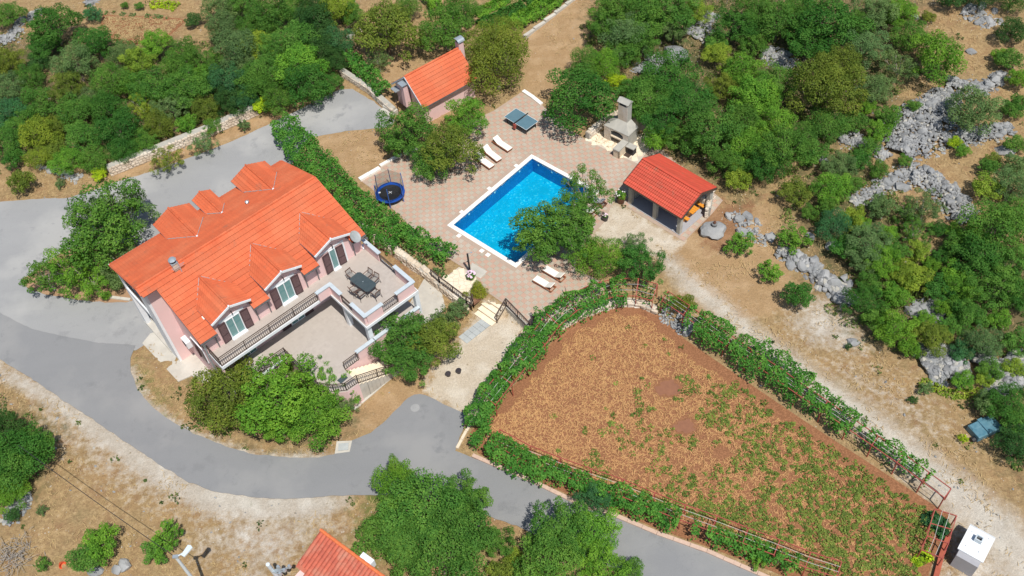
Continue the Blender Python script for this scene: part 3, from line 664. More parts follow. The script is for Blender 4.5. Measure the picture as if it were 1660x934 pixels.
for i, j, x, y in ca[:290]:
    inst(tm_[0 if (int(i) % 2 or int(j) % 2) and not (int(i) % 2 and int(j) % 2) else 1] if False else tm_[(int(i)+int(j)) % 2], 'tile', ter, (x, y, .02+random.uniform(0, .002)), (0, 0, PANG))
rest = ca[290:]; n = len(rest); h = ts/2-.006
cs, sn = cos(PANG), sin(PANG); loc = np.array([(-h, -h), (h, -h), (h, h), (-h, h)]); rr = np.stack([loc[:, 0]*cs-loc[:, 1]*sn, loc[:, 0]*sn+loc[:, 1]*cs], 1)
P4 = rest[:, None, 2:4]+rr[None]; zz = .010+rng.uniform(0, .003, n)
top = np.concatenate([P4, np.repeat(zz[:, None], 4, 1)[:, :, None]], 2).reshape(-1, 3); bot = top.copy(); bot[:, 2] = 0.001
base = np.arange(n)*4; nb = n*4; Q = [np.stack([base, base+1, base+2, base+3], 1)]
for k in range(4): Q.append(np.stack([nb+base+k, nb+base+(k+1) % 4, base+(k+1) % 4, base+k], 1))
par = ((rest[:, 0]+rest[:, 1]) % 2).astype(int)
me = ngon_mesh('floor_tiles', None, np.concatenate([top, bot]), np.concatenate(Q), mi=np.tile(par, 5), mats=['tile_pink', 'tile_grey'])
tg = inst(me, 'floor_tiles', ter, (0, 0, .02)); tag(tg, kind='stuff')

# pool ------------------------------------------------------------------------
pool = empty('swimming_pool', (pl.x, pl.y, 0), PANG, 'rectangular blue swimming pool with a broad white stone rim', 'swimming pool')
b = MB(); z0, z1 = -.15, .055      # local x = long side, y = -pv
for (x0, x1, y0, y1) in ((0, PL, -cw, 0), (0, PL, -PW, -PW+cw), (0, cw, -PW+cw, -cw), (PL-cw, PL, -PW+cw, -cw)): pass
n_l, n_s = 17, 12
for e, (y0, y1) in enumerate(((-cw, 0), (-PW, -PW+cw))):
    for k in range(n_l):
        MB().box(k*PL/n_l+.004, (k+1)*PL/n_l-.004, y0, y1, z0, z1).build('coping_stone', 'coping', pool)
for (x0, x1) in ((0, cw), (PL-cw, PL)):
    for k in range(n_s):
        q = (PW-2*cw)/n_s; MB().box(x0, x1, -cw-(k+1)*q+.004, -cw-k*q-.004, z0, z1).build('coping_stone', 'coping', pool)
DP = -1.5; a0, a1, b0, b1 = cw, PL-cw, -PW+cw, -cw
b = MB(); b.face([(a0, b0, DP), (a1, b0, DP), (a1, b1, DP), (a0, b1, DP)], 0)
for (x0, y0, x1, y1) in ((a0, b0, a0, b1), (a0, b1, a1, b1), (a1, b1, a1, b0), (a1, b0, a0, b0)): b.face([(x0, y0, DP), (x1, y1, DP), (x1, y1, .0), (x0, y0, .0)], 1)
b.build('basin', ['mosaic', 'mosaic_wall'], pool)
b = MB(); b.face([(a0-.003, b0-.003, -.14), (a1+.003, b0-.003, -.14), (a1+.003, b1+.003, -.14), (a0-.003, b1+.003, -.14)]); b.build('water', 'water', pool)
for k in range(3):
    x = PL*(.2+.3*k); MB().box(x, x+.16, b1-.03, b1+.0, -.30, -.18).build('skimmer', 'coping', pool)
for k in range(4): 
    y = -PW*(.15+.2*k); MB().box(a1-.03, a1, y, y+.12, -.42, -.30).build('inlet', 'coping', pool)
for px, py in ((744, 382.5), (781, 407), (791, 413.5), (837, 269), (793.3, 306), (748.7, 344)):
    g = W(px, py, .02); o = MB().box(-.17, .17, -.17, .17, 0, .02).box(-.12, .12, -.12, .12, .02, .026).build('hatch_cover', 'coping'); o.location = (g.x, g.y, .034); o.rotation_euler = (0, 0, PANG)
    wh = {744: 'lower left rim near its left corner', 781: 'lower left rim, middle one of the row', 791: 'lower left rim, nearest the shower', 837: 'upper left rim towards the sunbeds', 793.3: 'upper left rim at half length', 748.7: 'upper left rim towards the left corner'}[px]
    tag(o, 'small white hatch cover by the pool\'s '+wh, 'hatch cover', 'white hatch covers round the pool')

# small slabs and edgings -----------------------------------------------------
tag(sheet('concrete_pad', GP([(244, 541), (231, 557), (289, 619), (311, 609), (330, 622), (380, 600), (315, 560), (280, 530)]), .05, 'concrete', .8, thick=.2), kind='structure')
tag(sheet('concrete_path', GP([(688, 452), (715, 470), (722, 498), (700, 530), (640, 560), (660, 500)]), .05, 'concrete', .8, thick=.2), kind='structure')
tag(sheet('stair_foot_pad', GP([(560, 640), (575, 665), (640, 610), (680, 560), (650, 560)]), .05, 'concrete', .8, thick=.2), kind='structure')
tag(sheet('flagstone_pad', [W(*p, .02).xy for p in [(744, 433), (713, 457), (748, 482), (766, 475), (773, 451), (758, 438)]], .035, 'joint', .8, thick=.8, flat=0), kind='structure')
fp = bpy.data.objects['flagstone_pad']
def crazy(parent, polyw, z, mat, cell=.42, seed=3, gap=.035, hh=.015, n=290, name='flagstone'):
    """irregular paving from a jittered voronoi, each stone its own mesh"""
    g = random.Random(seed); xs = [p[0] for p in polyw]; ys = [p[1] for p in polyw]; pts = []
    x = min(xs)-cell
    while x < max(xs)+cell:
        y = min(ys)-cell
        while y < max(ys)+cell: pts.append((x+g.uniform(-.35, .35)*cell, y+g.uniform(-.35, .35)*cell)); y += cell
        x += cell
    A = np.array(pts); c = 0
    for (x, y) in pts:
        if c >= n or not inpoly(np.array([x]), np.array([y]), polyw)[0]: continue
        cellp = [(x-cell, y-cell), (x+cell, y-cell), (x+cell, y+cell), (x-cell, y+cell)]
        near = A[(np.hypot(A[:, 0]-x, A[:, 1]-y) < cell*2.6)]
        for qx, qy in near:
            if qx == x and qy == y: continue
            nx2, ny2 = qx-x, qy-y; L = hypot(nx2, ny2); nx2 /= L; ny2 /= L; lim = L/2-gap/2; out = []
            for i in range(len(cellp)):
                a = cellp[i]; d = cellp[(i+1) % len(cellp)]; sa = (a[0]-x)*nx2+(a[1]-y)*ny2-lim; sb = (d[0]-x)*nx2+(d[1]-y)*ny2-lim
                if sa <= 0: out.append(a)
                if sa*sb < 0: t = sa/(sa-sb); out.append((a[0]+(d[0]-a[0])*t, a[1]+(d[1]-a[1])*t))
            cellp = out
            if len(cellp) < 3: break
        if len(cellp) < 3: continue
        MB().prism([(p[0]-x, p[1]-y) for p in cellp], 0, hh+g.uniform(0, .008)).build(name, mat, parent).location = (x, y, z); c += 1
crazy(fp, [tuple(v) for v in [W(*p, .02).xy for p in [(744, 434), (714, 457), (748, 481), (765, 474), (772, 451), (758, 439)]]], .036, 'cream2', .42, 5)
gp = tag(sheet('barbecue_terrace', [W(*p, .02).xy for p in [(952, 229), (1034, 266), (1054, 240), (1060, 215), (1020, 195), (975, 205)]], .035, 'joint', .8, thick=.3, flat=0), kind='structure')
crazy(gp, [tuple(v) for v in [W(*p, .02).xy for p in [(954, 229), (1033, 264.5), (1052, 240), (1058, 216), (1020, 197), (977, 207)]]], .036, 'cream2', .5, 8)
# shower tray
o = sheet('shower_tray', [W(*p, .02).xy for p in [(765, 426), (790, 440.5), (779, 452), (761, 442)]], .05, 'concrete', .5, thick=.1, flat=0); tag(o, 'square grey pebble shower tray set in the pink and grey terrace', 'shower tray')
# steps from the terrace to the yard
s0, s1, s2, s3 = W(793, 477, 0), W(821, 496, 0), W(807, 523, LOW), W(779, 502, LOW)
su = (s1-s0).xy.normalized(); sw_ = (s1-s0).length; sv = Vector((su.y, -su.x))
st = empty('garden_steps', (s0.x, s0.y, LOW), atan2(su.y, su.x), 'cream stone steps leading down from the pool terrace to the gravel yard', 'steps')
for k in range(4):
    MB().box(0, sw_, -.42*(k+1)-.03, -.42*k, -.1, .8-.2*(k)-.16).build('step', 'cream', st)
    MB().box(-.02, sw_+.02, -.42*(k+1)-.06, -.42*k, .8-.2*k-.16, .8-.2*k-.12).build('tread', 'cream2', st)
# slab path
pp = [G(*p) for p in [(789, 511), (803, 521.5), (758, 555), (743, 547)]]; d = (pp[3]-pp[0]); e = (pp[1]-pp[0])
sp_ = empty('slab_path', (pp[0].x, pp[0].y, pp[0].z), 0); sp_['kind'] = 'structure'
for k in range(6):
    for q in range(2):
        A = [pp[0]*0+(d*((k+a)/6)+e*((q+c)/2)) for a, c in ((.02, .02), (.98, .02), (.98, .98), (.02, .98))]
        MB().prism([(v.x, v.y) for v in A], 0, .06+random.uniform(0, .01)).build('paving_slab', 'slab_path', sp_)
# kerbs
def strip(name, pxs, w_, h_, mat, label=None, cat=None, kind=None, seglen=.95, piece='kerb_stone', z=0, below=.5, group=None):
    P = [G(*p) for p in pxs]; root = empty(name, P[0], 0, label, cat, group)
    if kind: root['kind'] = kind
    o = P[0].copy(); c = 0
    for i in range(len(P)-1):
        a, b_ = P[i], P[i+1]; L = (b_-a).length; n = max(1, round(L/seglen)); ang = atan2(b_.y-a.y, b_.x-a.x)
        for k in range(n):
            q = a.lerp(b_, (k+.5)/n)-o
            ob = MB().box(-L/n/2+.008, L/n/2-.008, -w_/2, w_/2, -below, h_+random.uniform(-.008, .008)).build(piece, mat, root)
            ob.location = (q.x, q.y, q.z+z); ob.rotation_euler = (0, 0, ang+random.uniform(-.01, .01))
    return root
strip('kerb', [(766, 739), (800, 754), (837, 769), (874, 786), (929, 813), (994, 835), (1065, 865), (1146, 894), (1228, 930), (1300, 960)], .26, .14, 'kerb', kind='structure')
strip('terrace_edging', [(583, 293), (616, 274)], .38, .22, 'coping', kind='structure', piece='edging_stone')
strip('terrace_edging', [(616, 270), (642, 256), (700, 233)], .30, .16, 'coping', kind='structure', piece='edging_stone')
strip('terrace_edging', [(848, 148), (862, 157), (878, 170)], .36, .14, 'coping', kind='structure', piece='edging_stone')
strip('terrace_edging', [(766, 478), (745, 492)], .35, .1, 'concrete', kind='structure', piece='edging_stone', z=.3)
strip('bed_edging', [(180, 483), (212, 487)], .25, .15, 'concrete', kind='structure', piece='edging_stone')
strip('garden_border', [(850, 62), (866, 50), (900, 24), (935, -4)], .35, .25, 'concrete', kind='structure', piece='edging_stone', seglen=1.4)
strip('yard_edging', [(787, 651), (770, 677), (756, 700), (741, 728)], .2, .15, 'cream', kind='structure', piece='edging_stone')

# stone walls -----------------------------------------------------------------
def rock_mesh(name, seed, mat='rock', sub=1, sx=1, sy=.8, sz=.6, smooth=False, boxy=False):
    g = random.Random(seed); bm = bmesh.new()
    if boxy: bmesh.ops.create_cube(bm, size=1.5); bmesh.ops.bevel(bm, geom=bm.edges[:], offset=.22, segments=1, affect='EDGES')
    else: bmesh.ops.create_icosphere(bm, subdivisions=sub, radius=1)
    for v in bm.verts:
        n_ = noise.noise(v.co*1.3+Vector((seed*3.1, 0, 0)))*.5+g.uniform(-.09, .09); v.co *= 1+n_*(.35 if boxy else .8)
        v.co = Vector((v.co.x*sx, v.co.y*sy, v.co.z*sz))
    for _ in range(0 if boxy else 4):
        n_ = Vector((g.uniform(-1, 1), g.uniform(-1, 1), g.uniform(-.2, 1))).normalized(); dd = g.uniform(.45, .75)
        for v in bm.verts:
            h_ = v.co.dot(n_)-dd
            if h_ > 0: v.co -= n_*h_*.9
    me = bpy.data.meshes.new(name); bm.to_mesh(me); bm.free(); me.materials.append(M[mat]); return me
WS = [rock_mesh('wall_stone_%d' % k, k+40, 'stone', boxy=True, sx=.5, sy=.4, sz=.5) for k in range(6)]
def stone_wall(name, pxs, h_, thick, label, rows=3, ln=.34, cap='stone_cap', side=1, n_max=290, base_z=None, faces=(1,), mats=WS, capstones=False):
    P = [G(*p) for p in pxs]; root = empty(name, P[0], 0, label, 'stone wall'); o = P[0].copy(); c = 0
    zb = [p.z if base_z is None else base_z for p in P]
    b = MB()
    for i in range(len(P)-1):
        a, e = P[i]-o, P[i+1]-o; dxy = (e-a); dxy.z = 0; u_ = dxy.normalized(); nn = Vector((u_.y, -u_.x, 0)); t_ = nn*thick/2
        z0, z1 = zb[i]-o.z, zb[i+1]-o.z
        A = [Vector((v.x, v.y, 0)) for v in (a-t_, e-t_, e+t_, a+t_)]; zs = (z0, z1, z1, z0)
        top = [(v.x, v.y, z+h_) for v, z in zip(A, zs)]; bo = [(v.x, v.y, z-.5) for v, z in zip(A, zs)]
        b.face(top)
        for k in range(4): b.face([bo[k], bo[(k+1) % 4], top[(k+1) % 4], top[k]])
    b.build('wall_core', cap, root)
    for i in range(len(P)-1):
        a, e = P[i]-o, P[i+1]-o; a.z = zb[i]-o.z; e.z = zb[i+1]-o.z
        L = (e-a).length; u_ = (e-a).normalized(); nn = Vector((u_.y, -u_.x, 0)); ang = atan2(u_.y, u_.x)
        for f_ in faces:
            for r in range(rows):
                x = random.uniform(0, ln*.5)
                while x < L-.1 and c < n_max:
                    l_ = ln*random.uniform(.7, 1.4); rh = h_/rows
                    q = a+u_*(x+l_/2)+nn*f_*(thick/2-.06)+Vector((0, 0, rh*(r+.5)+random.uniform(-.02, .02)))
                    inst(random.choice(mats), 'stone', root, q, (random.uniform(-.12, .12), random.uniform(-.12, .12), ang+random.uniform(-.1, .1)), (l_*1.25, .42+random.uniform(-.05, .08), rh*1.22)); x += l_; c += 1
        if capstones:
            x = 0
            while x < L-.1 and c < n_max:
                l_ = ln*random.uniform(.8, 1.5); q = a+u_*(x+l_/2)+Vector((0, 0, h_))
                inst(random.choice(mats), 'stone', root, q+nn*random.uniform(-.08, .08), (random.uniform(-.2, .2), random.uniform(-.2, .2), ang+random.uniform(-.3, .3)), (l_*1.3, thick*1.3, .25)); x += l_; c += 1
    return root
stone_wall('stone_wall', [(179, 283), (215, 268), (260, 250), (300, 234), (345, 216), (414, 185)], .95, .62, 'long low stone wall with a grey mortar top along the upper driveway below the wood', rows=4, ln=.32)
stone_wall('retaining_wall', [(583, 372), (612, 390), (640, 409), (664, 428), (690, 447), (716, 468), (742, 489), (760, 499)], .85, .55, 'rough cream retaining stone wall between the villa and the vine slope', rows=3, ln=.4, base_z=-.85, capstones=True)
stone_wall('stone_wall', [(556, 122), (600, 150), (640, 186)], .75, .45, 'pale stone wall behind the end of the upper driveway, beside the garden house', rows=3, ln=.34)
stone_wall('stone_wall', [(952, 226), (978, 203), (1004, 190)], .75, .4, 'low rough stone wall curving up to the left side of the stone barbecue', rows=2, ln=.4, capstones=True)
stone_wall('stone_wall', [(1063, 232), (1044, 212), (1024, 200)], .9, .35, 'low stone wall behind the right side of the stone barbecue', rows=3, ln=.35)
stone_wall('field_wall', [(906, 531), (935, 512), (970, 497), (1005, 490), (1040, 492), (1062, 505)], .6, .5, 'low grey stone wall round the curved top of the red soil field', rows=2, ln=.4, base_z=-.8, capstones=True)
stone_wall('stone_wall', [(1135, 336), (1152, 324), (1147, 351)], 1.0, .35, 'white rubble stone wall at the right end of the red-roofed gazebo', rows=3, ln=.38, base_z=0, capstones=True)
stone_wall('stone_wall', [(563, 64), (586, 51)], .3, .3, 'short grey stone wall in front of the big olive green tree above the villa', rows=1, ln=.4)
# concrete face under the terrace edge by the yard
b = MB(); P = [G(*p) for p in [(822, 499), (848, 527), (862, 541), (876, 544)]]
for i in range(3): 
    a, e = P[i], P[i+1]; b.bar((a.x, a.y, -.45), (e.x, e.y, -.45), .22, .95)
b.build('terrace_retaining_wall', 'concrete', label='plain grey concrete wall under the terrace railing above the gravel yard', cat='wall')

# ================================================================== THE VILLA  (local x = along the ridge, local y = towards the back, -y = towards the camera)
HO = Vector((-25.358, 44.279, 0)); HA = .6703
villa = empty('villa', HO, HA, 'large pink villa with orange tiled roof, six dormers and a long iron balcony', 'house')
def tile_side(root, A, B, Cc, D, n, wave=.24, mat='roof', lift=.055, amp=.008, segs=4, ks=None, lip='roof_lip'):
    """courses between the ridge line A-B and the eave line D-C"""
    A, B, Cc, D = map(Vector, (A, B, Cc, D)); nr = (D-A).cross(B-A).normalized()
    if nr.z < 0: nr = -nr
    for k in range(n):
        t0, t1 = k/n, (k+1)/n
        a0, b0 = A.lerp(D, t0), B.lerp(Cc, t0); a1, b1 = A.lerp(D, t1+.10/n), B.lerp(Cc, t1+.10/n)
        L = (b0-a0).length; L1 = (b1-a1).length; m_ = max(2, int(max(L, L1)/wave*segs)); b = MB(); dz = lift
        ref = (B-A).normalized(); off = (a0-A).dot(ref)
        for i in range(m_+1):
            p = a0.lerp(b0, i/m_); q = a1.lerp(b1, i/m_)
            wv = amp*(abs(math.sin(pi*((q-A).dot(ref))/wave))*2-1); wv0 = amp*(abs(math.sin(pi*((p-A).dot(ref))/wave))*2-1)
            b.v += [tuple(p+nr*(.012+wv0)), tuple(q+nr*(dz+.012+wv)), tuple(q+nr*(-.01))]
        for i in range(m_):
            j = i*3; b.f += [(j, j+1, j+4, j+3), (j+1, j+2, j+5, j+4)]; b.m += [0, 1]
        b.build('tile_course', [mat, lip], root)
def deck(root, name, pts, th=.10, mat='gutter', off=-.03):
    b = MB(); pts = [Vector(p) for p in pts]; nr = (pts[1]-pts[0]).cross(pts[2]-pts[0]).normalized()
    if nr.z < 0: nr = -nr
    T_ = [p+nr*off for p in pts]; Bm = [p+nr*(off-th) for p in pts]; b.face(T_); b.face(Bm[::-1])
    for i in range(len(pts)): j = (i+1) % len(pts); b.face([Bm[i], Bm[j], T_[j], T_[i]])
    return b.build(name, mat, root)
ZR, ZF, ZB, TF, TB, LH = 8.0, 5.857, 6.362, 5.461, 5.134, 14.894
def zf(t): return ZR-(ZR-ZF)*t/TF
def zb(t): return ZR-(ZR-ZB)*t/TB
# walls
b = MB()
def gable_prism(b, s0, s1, tb, tf, zlo, mi=0):
    prof = [(tf, zlo), (tf, zf(tf)-.16), (0, ZR-.16), (-tb, zb(tb)-.16), (-tb, zlo)]
    A = [(s0, -t, z) for t, z in prof]; B = [(s1, -t, z) for t, z in prof]
    b.face(A[::-1], mi); b.face(B, mi)
    for i in range(len(prof)): j = (i+1) % len(prof); b.face([A[i], A[j], B[j], B[i]], mi)
gable_prism(b, 1.35, 14.75, 4.55, 4.9, -1.6)
b.build('wall', 'pink', villa)
MB().box(.38, 1.35, 0.0, 1.25, -1.4, 7.45).build('wall', 'pink', villa)                    # west pier
MB().box(1.35, 1.5, -6.4, -4.9, -1.5, 3.62).build('wall', 'pink', villa); MB().box(.36, 1.35, 1.25, 4.6, 3.45, 3.65).build('porch_slab', 'pink', villa)
for (x0, x1, y0, y1, z1_) in ((.2, .5, 1.25, 1.5, 7.0), (.18, .55, 4.9, 5.3, 6.2), (.2, .38, 0.02, 1.25, 7.3)):
    MB().box(x0, x1, y0, y1, -1.2, z1_).build('porch_column', 'white', villa)
MB().box(.18, .5, 1.5, 4.9, 3.3, 3.75).build('porch_beam', 'white', villa)
MB().box(.15, 1.35, 1.2, 5.3, -1.2, -.55).build('porch_floor', 'concrete', villa)
b = MB()
for z in (4.25, 4.7): b.bar((.3, 1.5, z), (.3, 4.9, z), .04)
for i in range(16): b.bar((.3, 1.6+i*.21, 3.75), (.3, 1.6+i*.21, 4.7), .025)
b.build('porch_railing', 'iron', villa)
# roof
roof = deck(villa, 'roof', [(0, 0, ZR), (LH, 0, ZR), (LH, TB-.02, zb(TB-.02)), (0, TB-.02, zb(TB-.02))], .12)
deck(villa, 'roof_board', [(0, -.02, zf(.02)), (LH, -.02, zf(.02)), (LH, -.557, zf(.557)), (0, -.557, zf(.557))], .12)
deck(villa, 'roof_board', [(1.085, -.56, zf(.56)), (LH, -.56, zf(.56)), (LH, -3.4, zf(3.4)), (1.085, -3.4, zf(3.4))], .12)
nF = 14; DF = [(3.8, 1.52), (8.05, 1.50), (12.28, 1.50)]; DBk = [(5.66, 1.5, 5.85, 7.44, 1.72, 3.7), (8.3, .76, 6.0, 7.13, 2.75, 3.85), (12.22, 1.5, 4.85 + .7, 7.45, 1.72, 3.75)]
gapsF = [(c-w_+.04, c+w_-.04) for c, w_ in DF]
def segs_(lo, hi, gaps):
    out = []; x = lo
    for a, b_ in gaps: out.append((x, a)); x = b_
    out.append((x, hi)); return [q for q in out if q[1]-q[0] > .05]
for k in range(nF):
    t0, t1 = TF*k/nF, TF*(k+1)/nF; lo = 0 if t1 < .8 else 1.08
    ss = [(lo, LH)] if t1 < 3.6 else segs_(lo, LH, gapsF)
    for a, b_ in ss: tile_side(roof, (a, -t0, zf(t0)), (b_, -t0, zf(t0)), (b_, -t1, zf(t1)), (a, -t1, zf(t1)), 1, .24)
for a, b_ in segs_(1.085, LH, gapsF): deck(villa, 'roof_board', [(a, -3.4, zf(3.4)), (b_, -3.4, zf(3.4)), (b_, -TF, zf(TF)), (a, -TF, zf(TF))], .12)
nB = 13; gapsB = [(c-w_+.04, c+w_-.04) for c, w_, *_ in DBk]
for k in range(nB):
    t0, t1 = TB*k/nB, TB*(k+1)/nB
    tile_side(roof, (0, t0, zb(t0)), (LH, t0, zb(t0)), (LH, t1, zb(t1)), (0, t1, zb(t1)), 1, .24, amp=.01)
for i in range(37):
    MB().tube([(i*.4+.01, 0, ZR+.03), (i*.4+.41, 0, ZR+.045)], [.10, .115], 8).build('ridge_tile', 'roof', roof)
# gutters and verges
b = MB(); 
for a, b_ in segs_(1.0, LH+.05, gapsF): b.bar((a, -TF-.06, zf(TF)-.06), (b_, -TF-.06, zf(TF)-.06), .12, .09)
b.bar((0, -.62, zf(.6)-.05), (1.05, -.62, zf(.6)-.05), .1, .08)
b.build('gutter', 'gutter', villa)
MB().bar((-.05, TB+.06, ZB-.05), (LH+.05, TB+.06, ZB-.05), .12, .1).build('gutter', 'capblue', villa)
b = MB(); b.bar((-.04, 0, ZR-.06), (-.04, TB, ZB-.06), .06, .16).bar((-.04, 0, ZR-.06), (-.04, -.6, zf(.6)-.06), .06, .16).bar((1.04, -.6, zf(.6)-.06), (1.04, -TF, ZF-.06), .06, .16).bar((LH+.04, 0, ZR-.06), (LH+.04, TB, ZB-.06), .06, .16).bar((LH+.04, 0, ZR-.06), (LH+.04, -TF, ZF-.06), .06, .16)
b.build('verge_board', 'roof', villa)
for x, y in ((2.2, 0), (5.5, 0), (6.5, 0), (9.7, 0), (10.7, 0), (14.0, 0)):
    MB().tube([(x, -5.0, 5.75), (x, -4.98, 3.95)], .045, 6).build('downpipe', 'gutter', villa)
b = MB(); b.tube([(1.28, -5.2, 5.7), (1.22, -5.0, 3.5), (1.25, -5.0, -.8)], .05, 6); b.build('downpipe', 'metal', villa)

def shutter(root, x0, x1, z0, z1, y, ang=0, side=1):
    """leaf hinged at x0 or x1, louvred in two fields"""
    w_ = x1-x0; hx = x0 if side > 0 else x1
    o = MB().box(0, w_, -.03, .03, z0, z1).build('shutter', 'shutter', root); 
    if side < 0: o.data.transform(Matrix.Translation((-w_, 0, 0)))
    o.location = (hx, y, 0); o.rotation_euler = (0, 0, ang)
    return o
def glazed(root, x0, x1, z0, z1, y, n=2, name='glass_door'):
    fr = .07; b = MB()
    b.box(x0, x1, y-.05, y+.02, z1-fr, z1).box(x0, x1, y-.05, y+.02, z0, z0+fr)
    for k in range(n+1):
        x = x0+(x1-x0-fr)*k/n; b.box(x, x+fr, y-.05, y+.02, z0+fr, z1-fr)
    f = b.build(name+'_frame', 'white', root)
    for k in range(n):
        a = x0+(x1-x0-fr)*k/n+fr; c = x0+(x1-x0-fr)*(k+1)/n
        MB().box(a, c, y-.02, y, z0+fr, z1-fr).build('pane', 'glass', root)
    return f
YF = -4.9
def dormer_front(sc, w_, door):
    zr, ze, tf, ti, ta = 7.35, 6.77, 5.37, 3.4, 1.62
    # wall
    prof = [(sc-w_+.2, 3.9), (sc-w_+.2, ze-.08), (sc, zr-.12), (sc+w_-.2, ze-.08), (sc+w_-.2, 3.9)]
    b = MB(); A = [(x, YF-.02, z) for x, z in prof]; B = [(x, -3.2, z) for x, z in prof]; b.face(A); b.face(B[::-1])
    for i in range(5): j = (i+1) % 5; b.face([A[j], A[i], B[i], B[j]])
    d = b.build('dormer', 'pink', villa)
    zi = zf(ti); za = zf(ta)
    for s_ in (-1, 1):
        A_, B_ = (sc, -tf, zr+.02), (sc, -ta, zr+.02); Ce, De = (sc+s_*w_, -ti, ze+.0), (sc+s_*w_, -tf, ze+.0)
        deck(d, 'dormer_board', [A_, B_, Ce, De], .09, 'white', -.02)
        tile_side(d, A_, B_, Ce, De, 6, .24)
        MB().bar((sc+s_*w_, -tf, ze-.02), (sc+s_*w_, -ti-.1, ze-.02), .09, .07).build('gutter', 'capblue', d)
        b = MB().bar((sc, -tf-.03, zr-.04), (sc+s_*(w_+.04), -tf-.03, ze-.07), .06, .16); b.build('barge_board', 'white', d)
        # valley flashing
        b = MB()
        for k in range(9):
            p, q = Vector(B_).lerp(Vector((sc+s_*w_, -ti, zf(ti)+.05)), (k+.1)/9), Vector(B_).lerp(Vector((sc+s_*w_, -ti, zf(ti)+.05)), (k+.72)/9)
            b.bar(p+Vector((0, 0, .07)), q+Vector((0, 0, .07)), .04, .02)
        b.bar(Vector(B_)+Vector((0, 0, .035)), Vector((sc+s_*w_, -ti, zf(ti)+.085)), .03, .06)
        b.build('valley_flashing', 'dish', d)
    for k in range(10): MB().tube([(sc, -tf+.38*k, zr+.05), (sc, -tf+.38*(k+1)+.02, zr+.06)], [.085, .095], 8).build('ridge_tile', 'roof', d)
    MB().lathe([(.07, -.08), (.09, 0), (.05, .08)], 8, (sc, -tf-.04, zr+.06)).build('finial', 'white', d)
    # door set
    if door == 2:
        MB().box(sc-.98, sc+.98, YF-.06, YF-.02, 5.88, 6.1).build('lintel', 'white', d)
        MB().box(sc-.62, sc+.62, YF-.30, YF-.02, 3.9, 3.98).build('door_sill', 'white', d)
        glazed(d, sc-.58, sc+.58, 3.98, 5.86, YF-.06); xl, xr, sw2 = sc-.6, sc+.6, .60
    else:
        MB().box(sc-1.05, sc+1.08, YF-.06, YF-.02, 5.98, 6.12).build('lintel', 'white', d)
        MB().box(sc+.92, sc+1.08, YF-.06, YF-.02, 3.9, 5.98).build('jamb', 'white', d)
        MB().box(sc-.3, sc+.3, YF-.30, YF-.02, 3.9, 3.98).build('door_sill', 'white', d)
        glazed(d, sc-.28, sc+.28, 3.98, 5.95, YF-.06, 1); xl, xr, sw2 = sc-.3, sc+.3, .60
    for s_, hx in ((-1, xl), (1, xr)):
        x0, x1 = (hx-sw2, hx) if s_ < 0 else (hx, hx+sw2)
        o = shutter(d, x0, x1, 3.98, 5.88, YF-.10, (.10 if s_ < 0 else -.10), -1 if s_ < 0 else 1)
        for (za_, zb_) in ((4.1, 4.72), (4.84, 5.76)):
            b = MB(); n = max(3, int((zb_-za_)/.085))
            for q in range(n): b.box(.08*s_ if s_ > 0 else -sw2+.08, sw2-.08 if s_ > 0 else -.08, -.045, -.03, za_+q*(zb_-za_)/n, za_+(q+.55)*(zb_-za_)/n)
            p = b.build('louvre', 'shutter_slat', d); p.location = o.location; p.rotation_euler = o.rotation_euler
    MB().tube([(sc+.1, YF-.02, 6.35), (sc+.1, YF-.2, 6.42), (sc+.1, YF-.2, 6.2)], [.03, .03, .05], 6).build('wall_lamp', 'black', d)
    return d
for k, (c, w_) in enumerate(DF): dormer_front(c, w_, 1 if k == 2 else 2)
for (sc, w_, to, zr, ta, ti) in DBk:
    ze = 6.84 if w_ > 1 else 6.8; zi = zb(ti)
    prof = [(sc-w_+.18, 3.9), (sc-w_+.18, ze-.08), (sc, zr-.12), (sc+w_-.18, ze-.08), (sc+w_-.18, 3.9)]
    b = MB(); A = [(x, to-.45, z) for x, z in prof]; B = [(x, 3.0, z) for x, z in prof]; b.face(A[::-1]); b.face(B)
    for i in range(5): j = (i+1) % 5; b.face([A[i], A[j], B[j], B[i]])
    d = b.build('dormer', 'pink', villa)
    for s_ in (-1, 1):
        A_, B_ = (sc, to, zr+.02), (sc, ta, zr+.02); Ce, De = (sc+s_*w_, ti, ze), (sc+s_*w_, to, ze)
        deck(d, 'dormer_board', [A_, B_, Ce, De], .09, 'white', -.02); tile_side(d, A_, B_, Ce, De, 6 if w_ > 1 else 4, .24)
        MB().bar((sc+s_*w_, to, ze-.02), (sc+s_*w_, ti+.05, ze-.02), .09, .08).build('gutter', 'capblue', d)
        b = MB()
        for k in range(8):
            p, q = Vector(B_).lerp(Vector((sc+s_*w_, ti, zb(ti)+.05)), (k+.1)/8), Vector(B_).lerp(Vector((sc+s_*w_, ti, zb(ti)+.05)), (k+.72)/8); b.bar(p+Vector((0, 0, .06)), q+Vector((0, 0, .06)), .04, .02)
        b.bar(Vector(B_)+Vector((0, 0, .03)), Vector((sc+s_*w_, ti, zb(ti)+.08)), .03, .055)
        b.build('valley_flashing', 'dish', d)
    n = int((to-ta)/.38)
    for k in range(n+1): MB().tube([(sc, to-.38*k, zr+.05), (sc, to-.38*(k+1), zr+.06)], [.085, .095], 8).build('ridge_tile', 'roof', d)
    MB().lathe([(.07, -.06), (.1, 0), (.06, .08)], 8, (sc, ta, zr+.07)).build('finial', 'white', d)
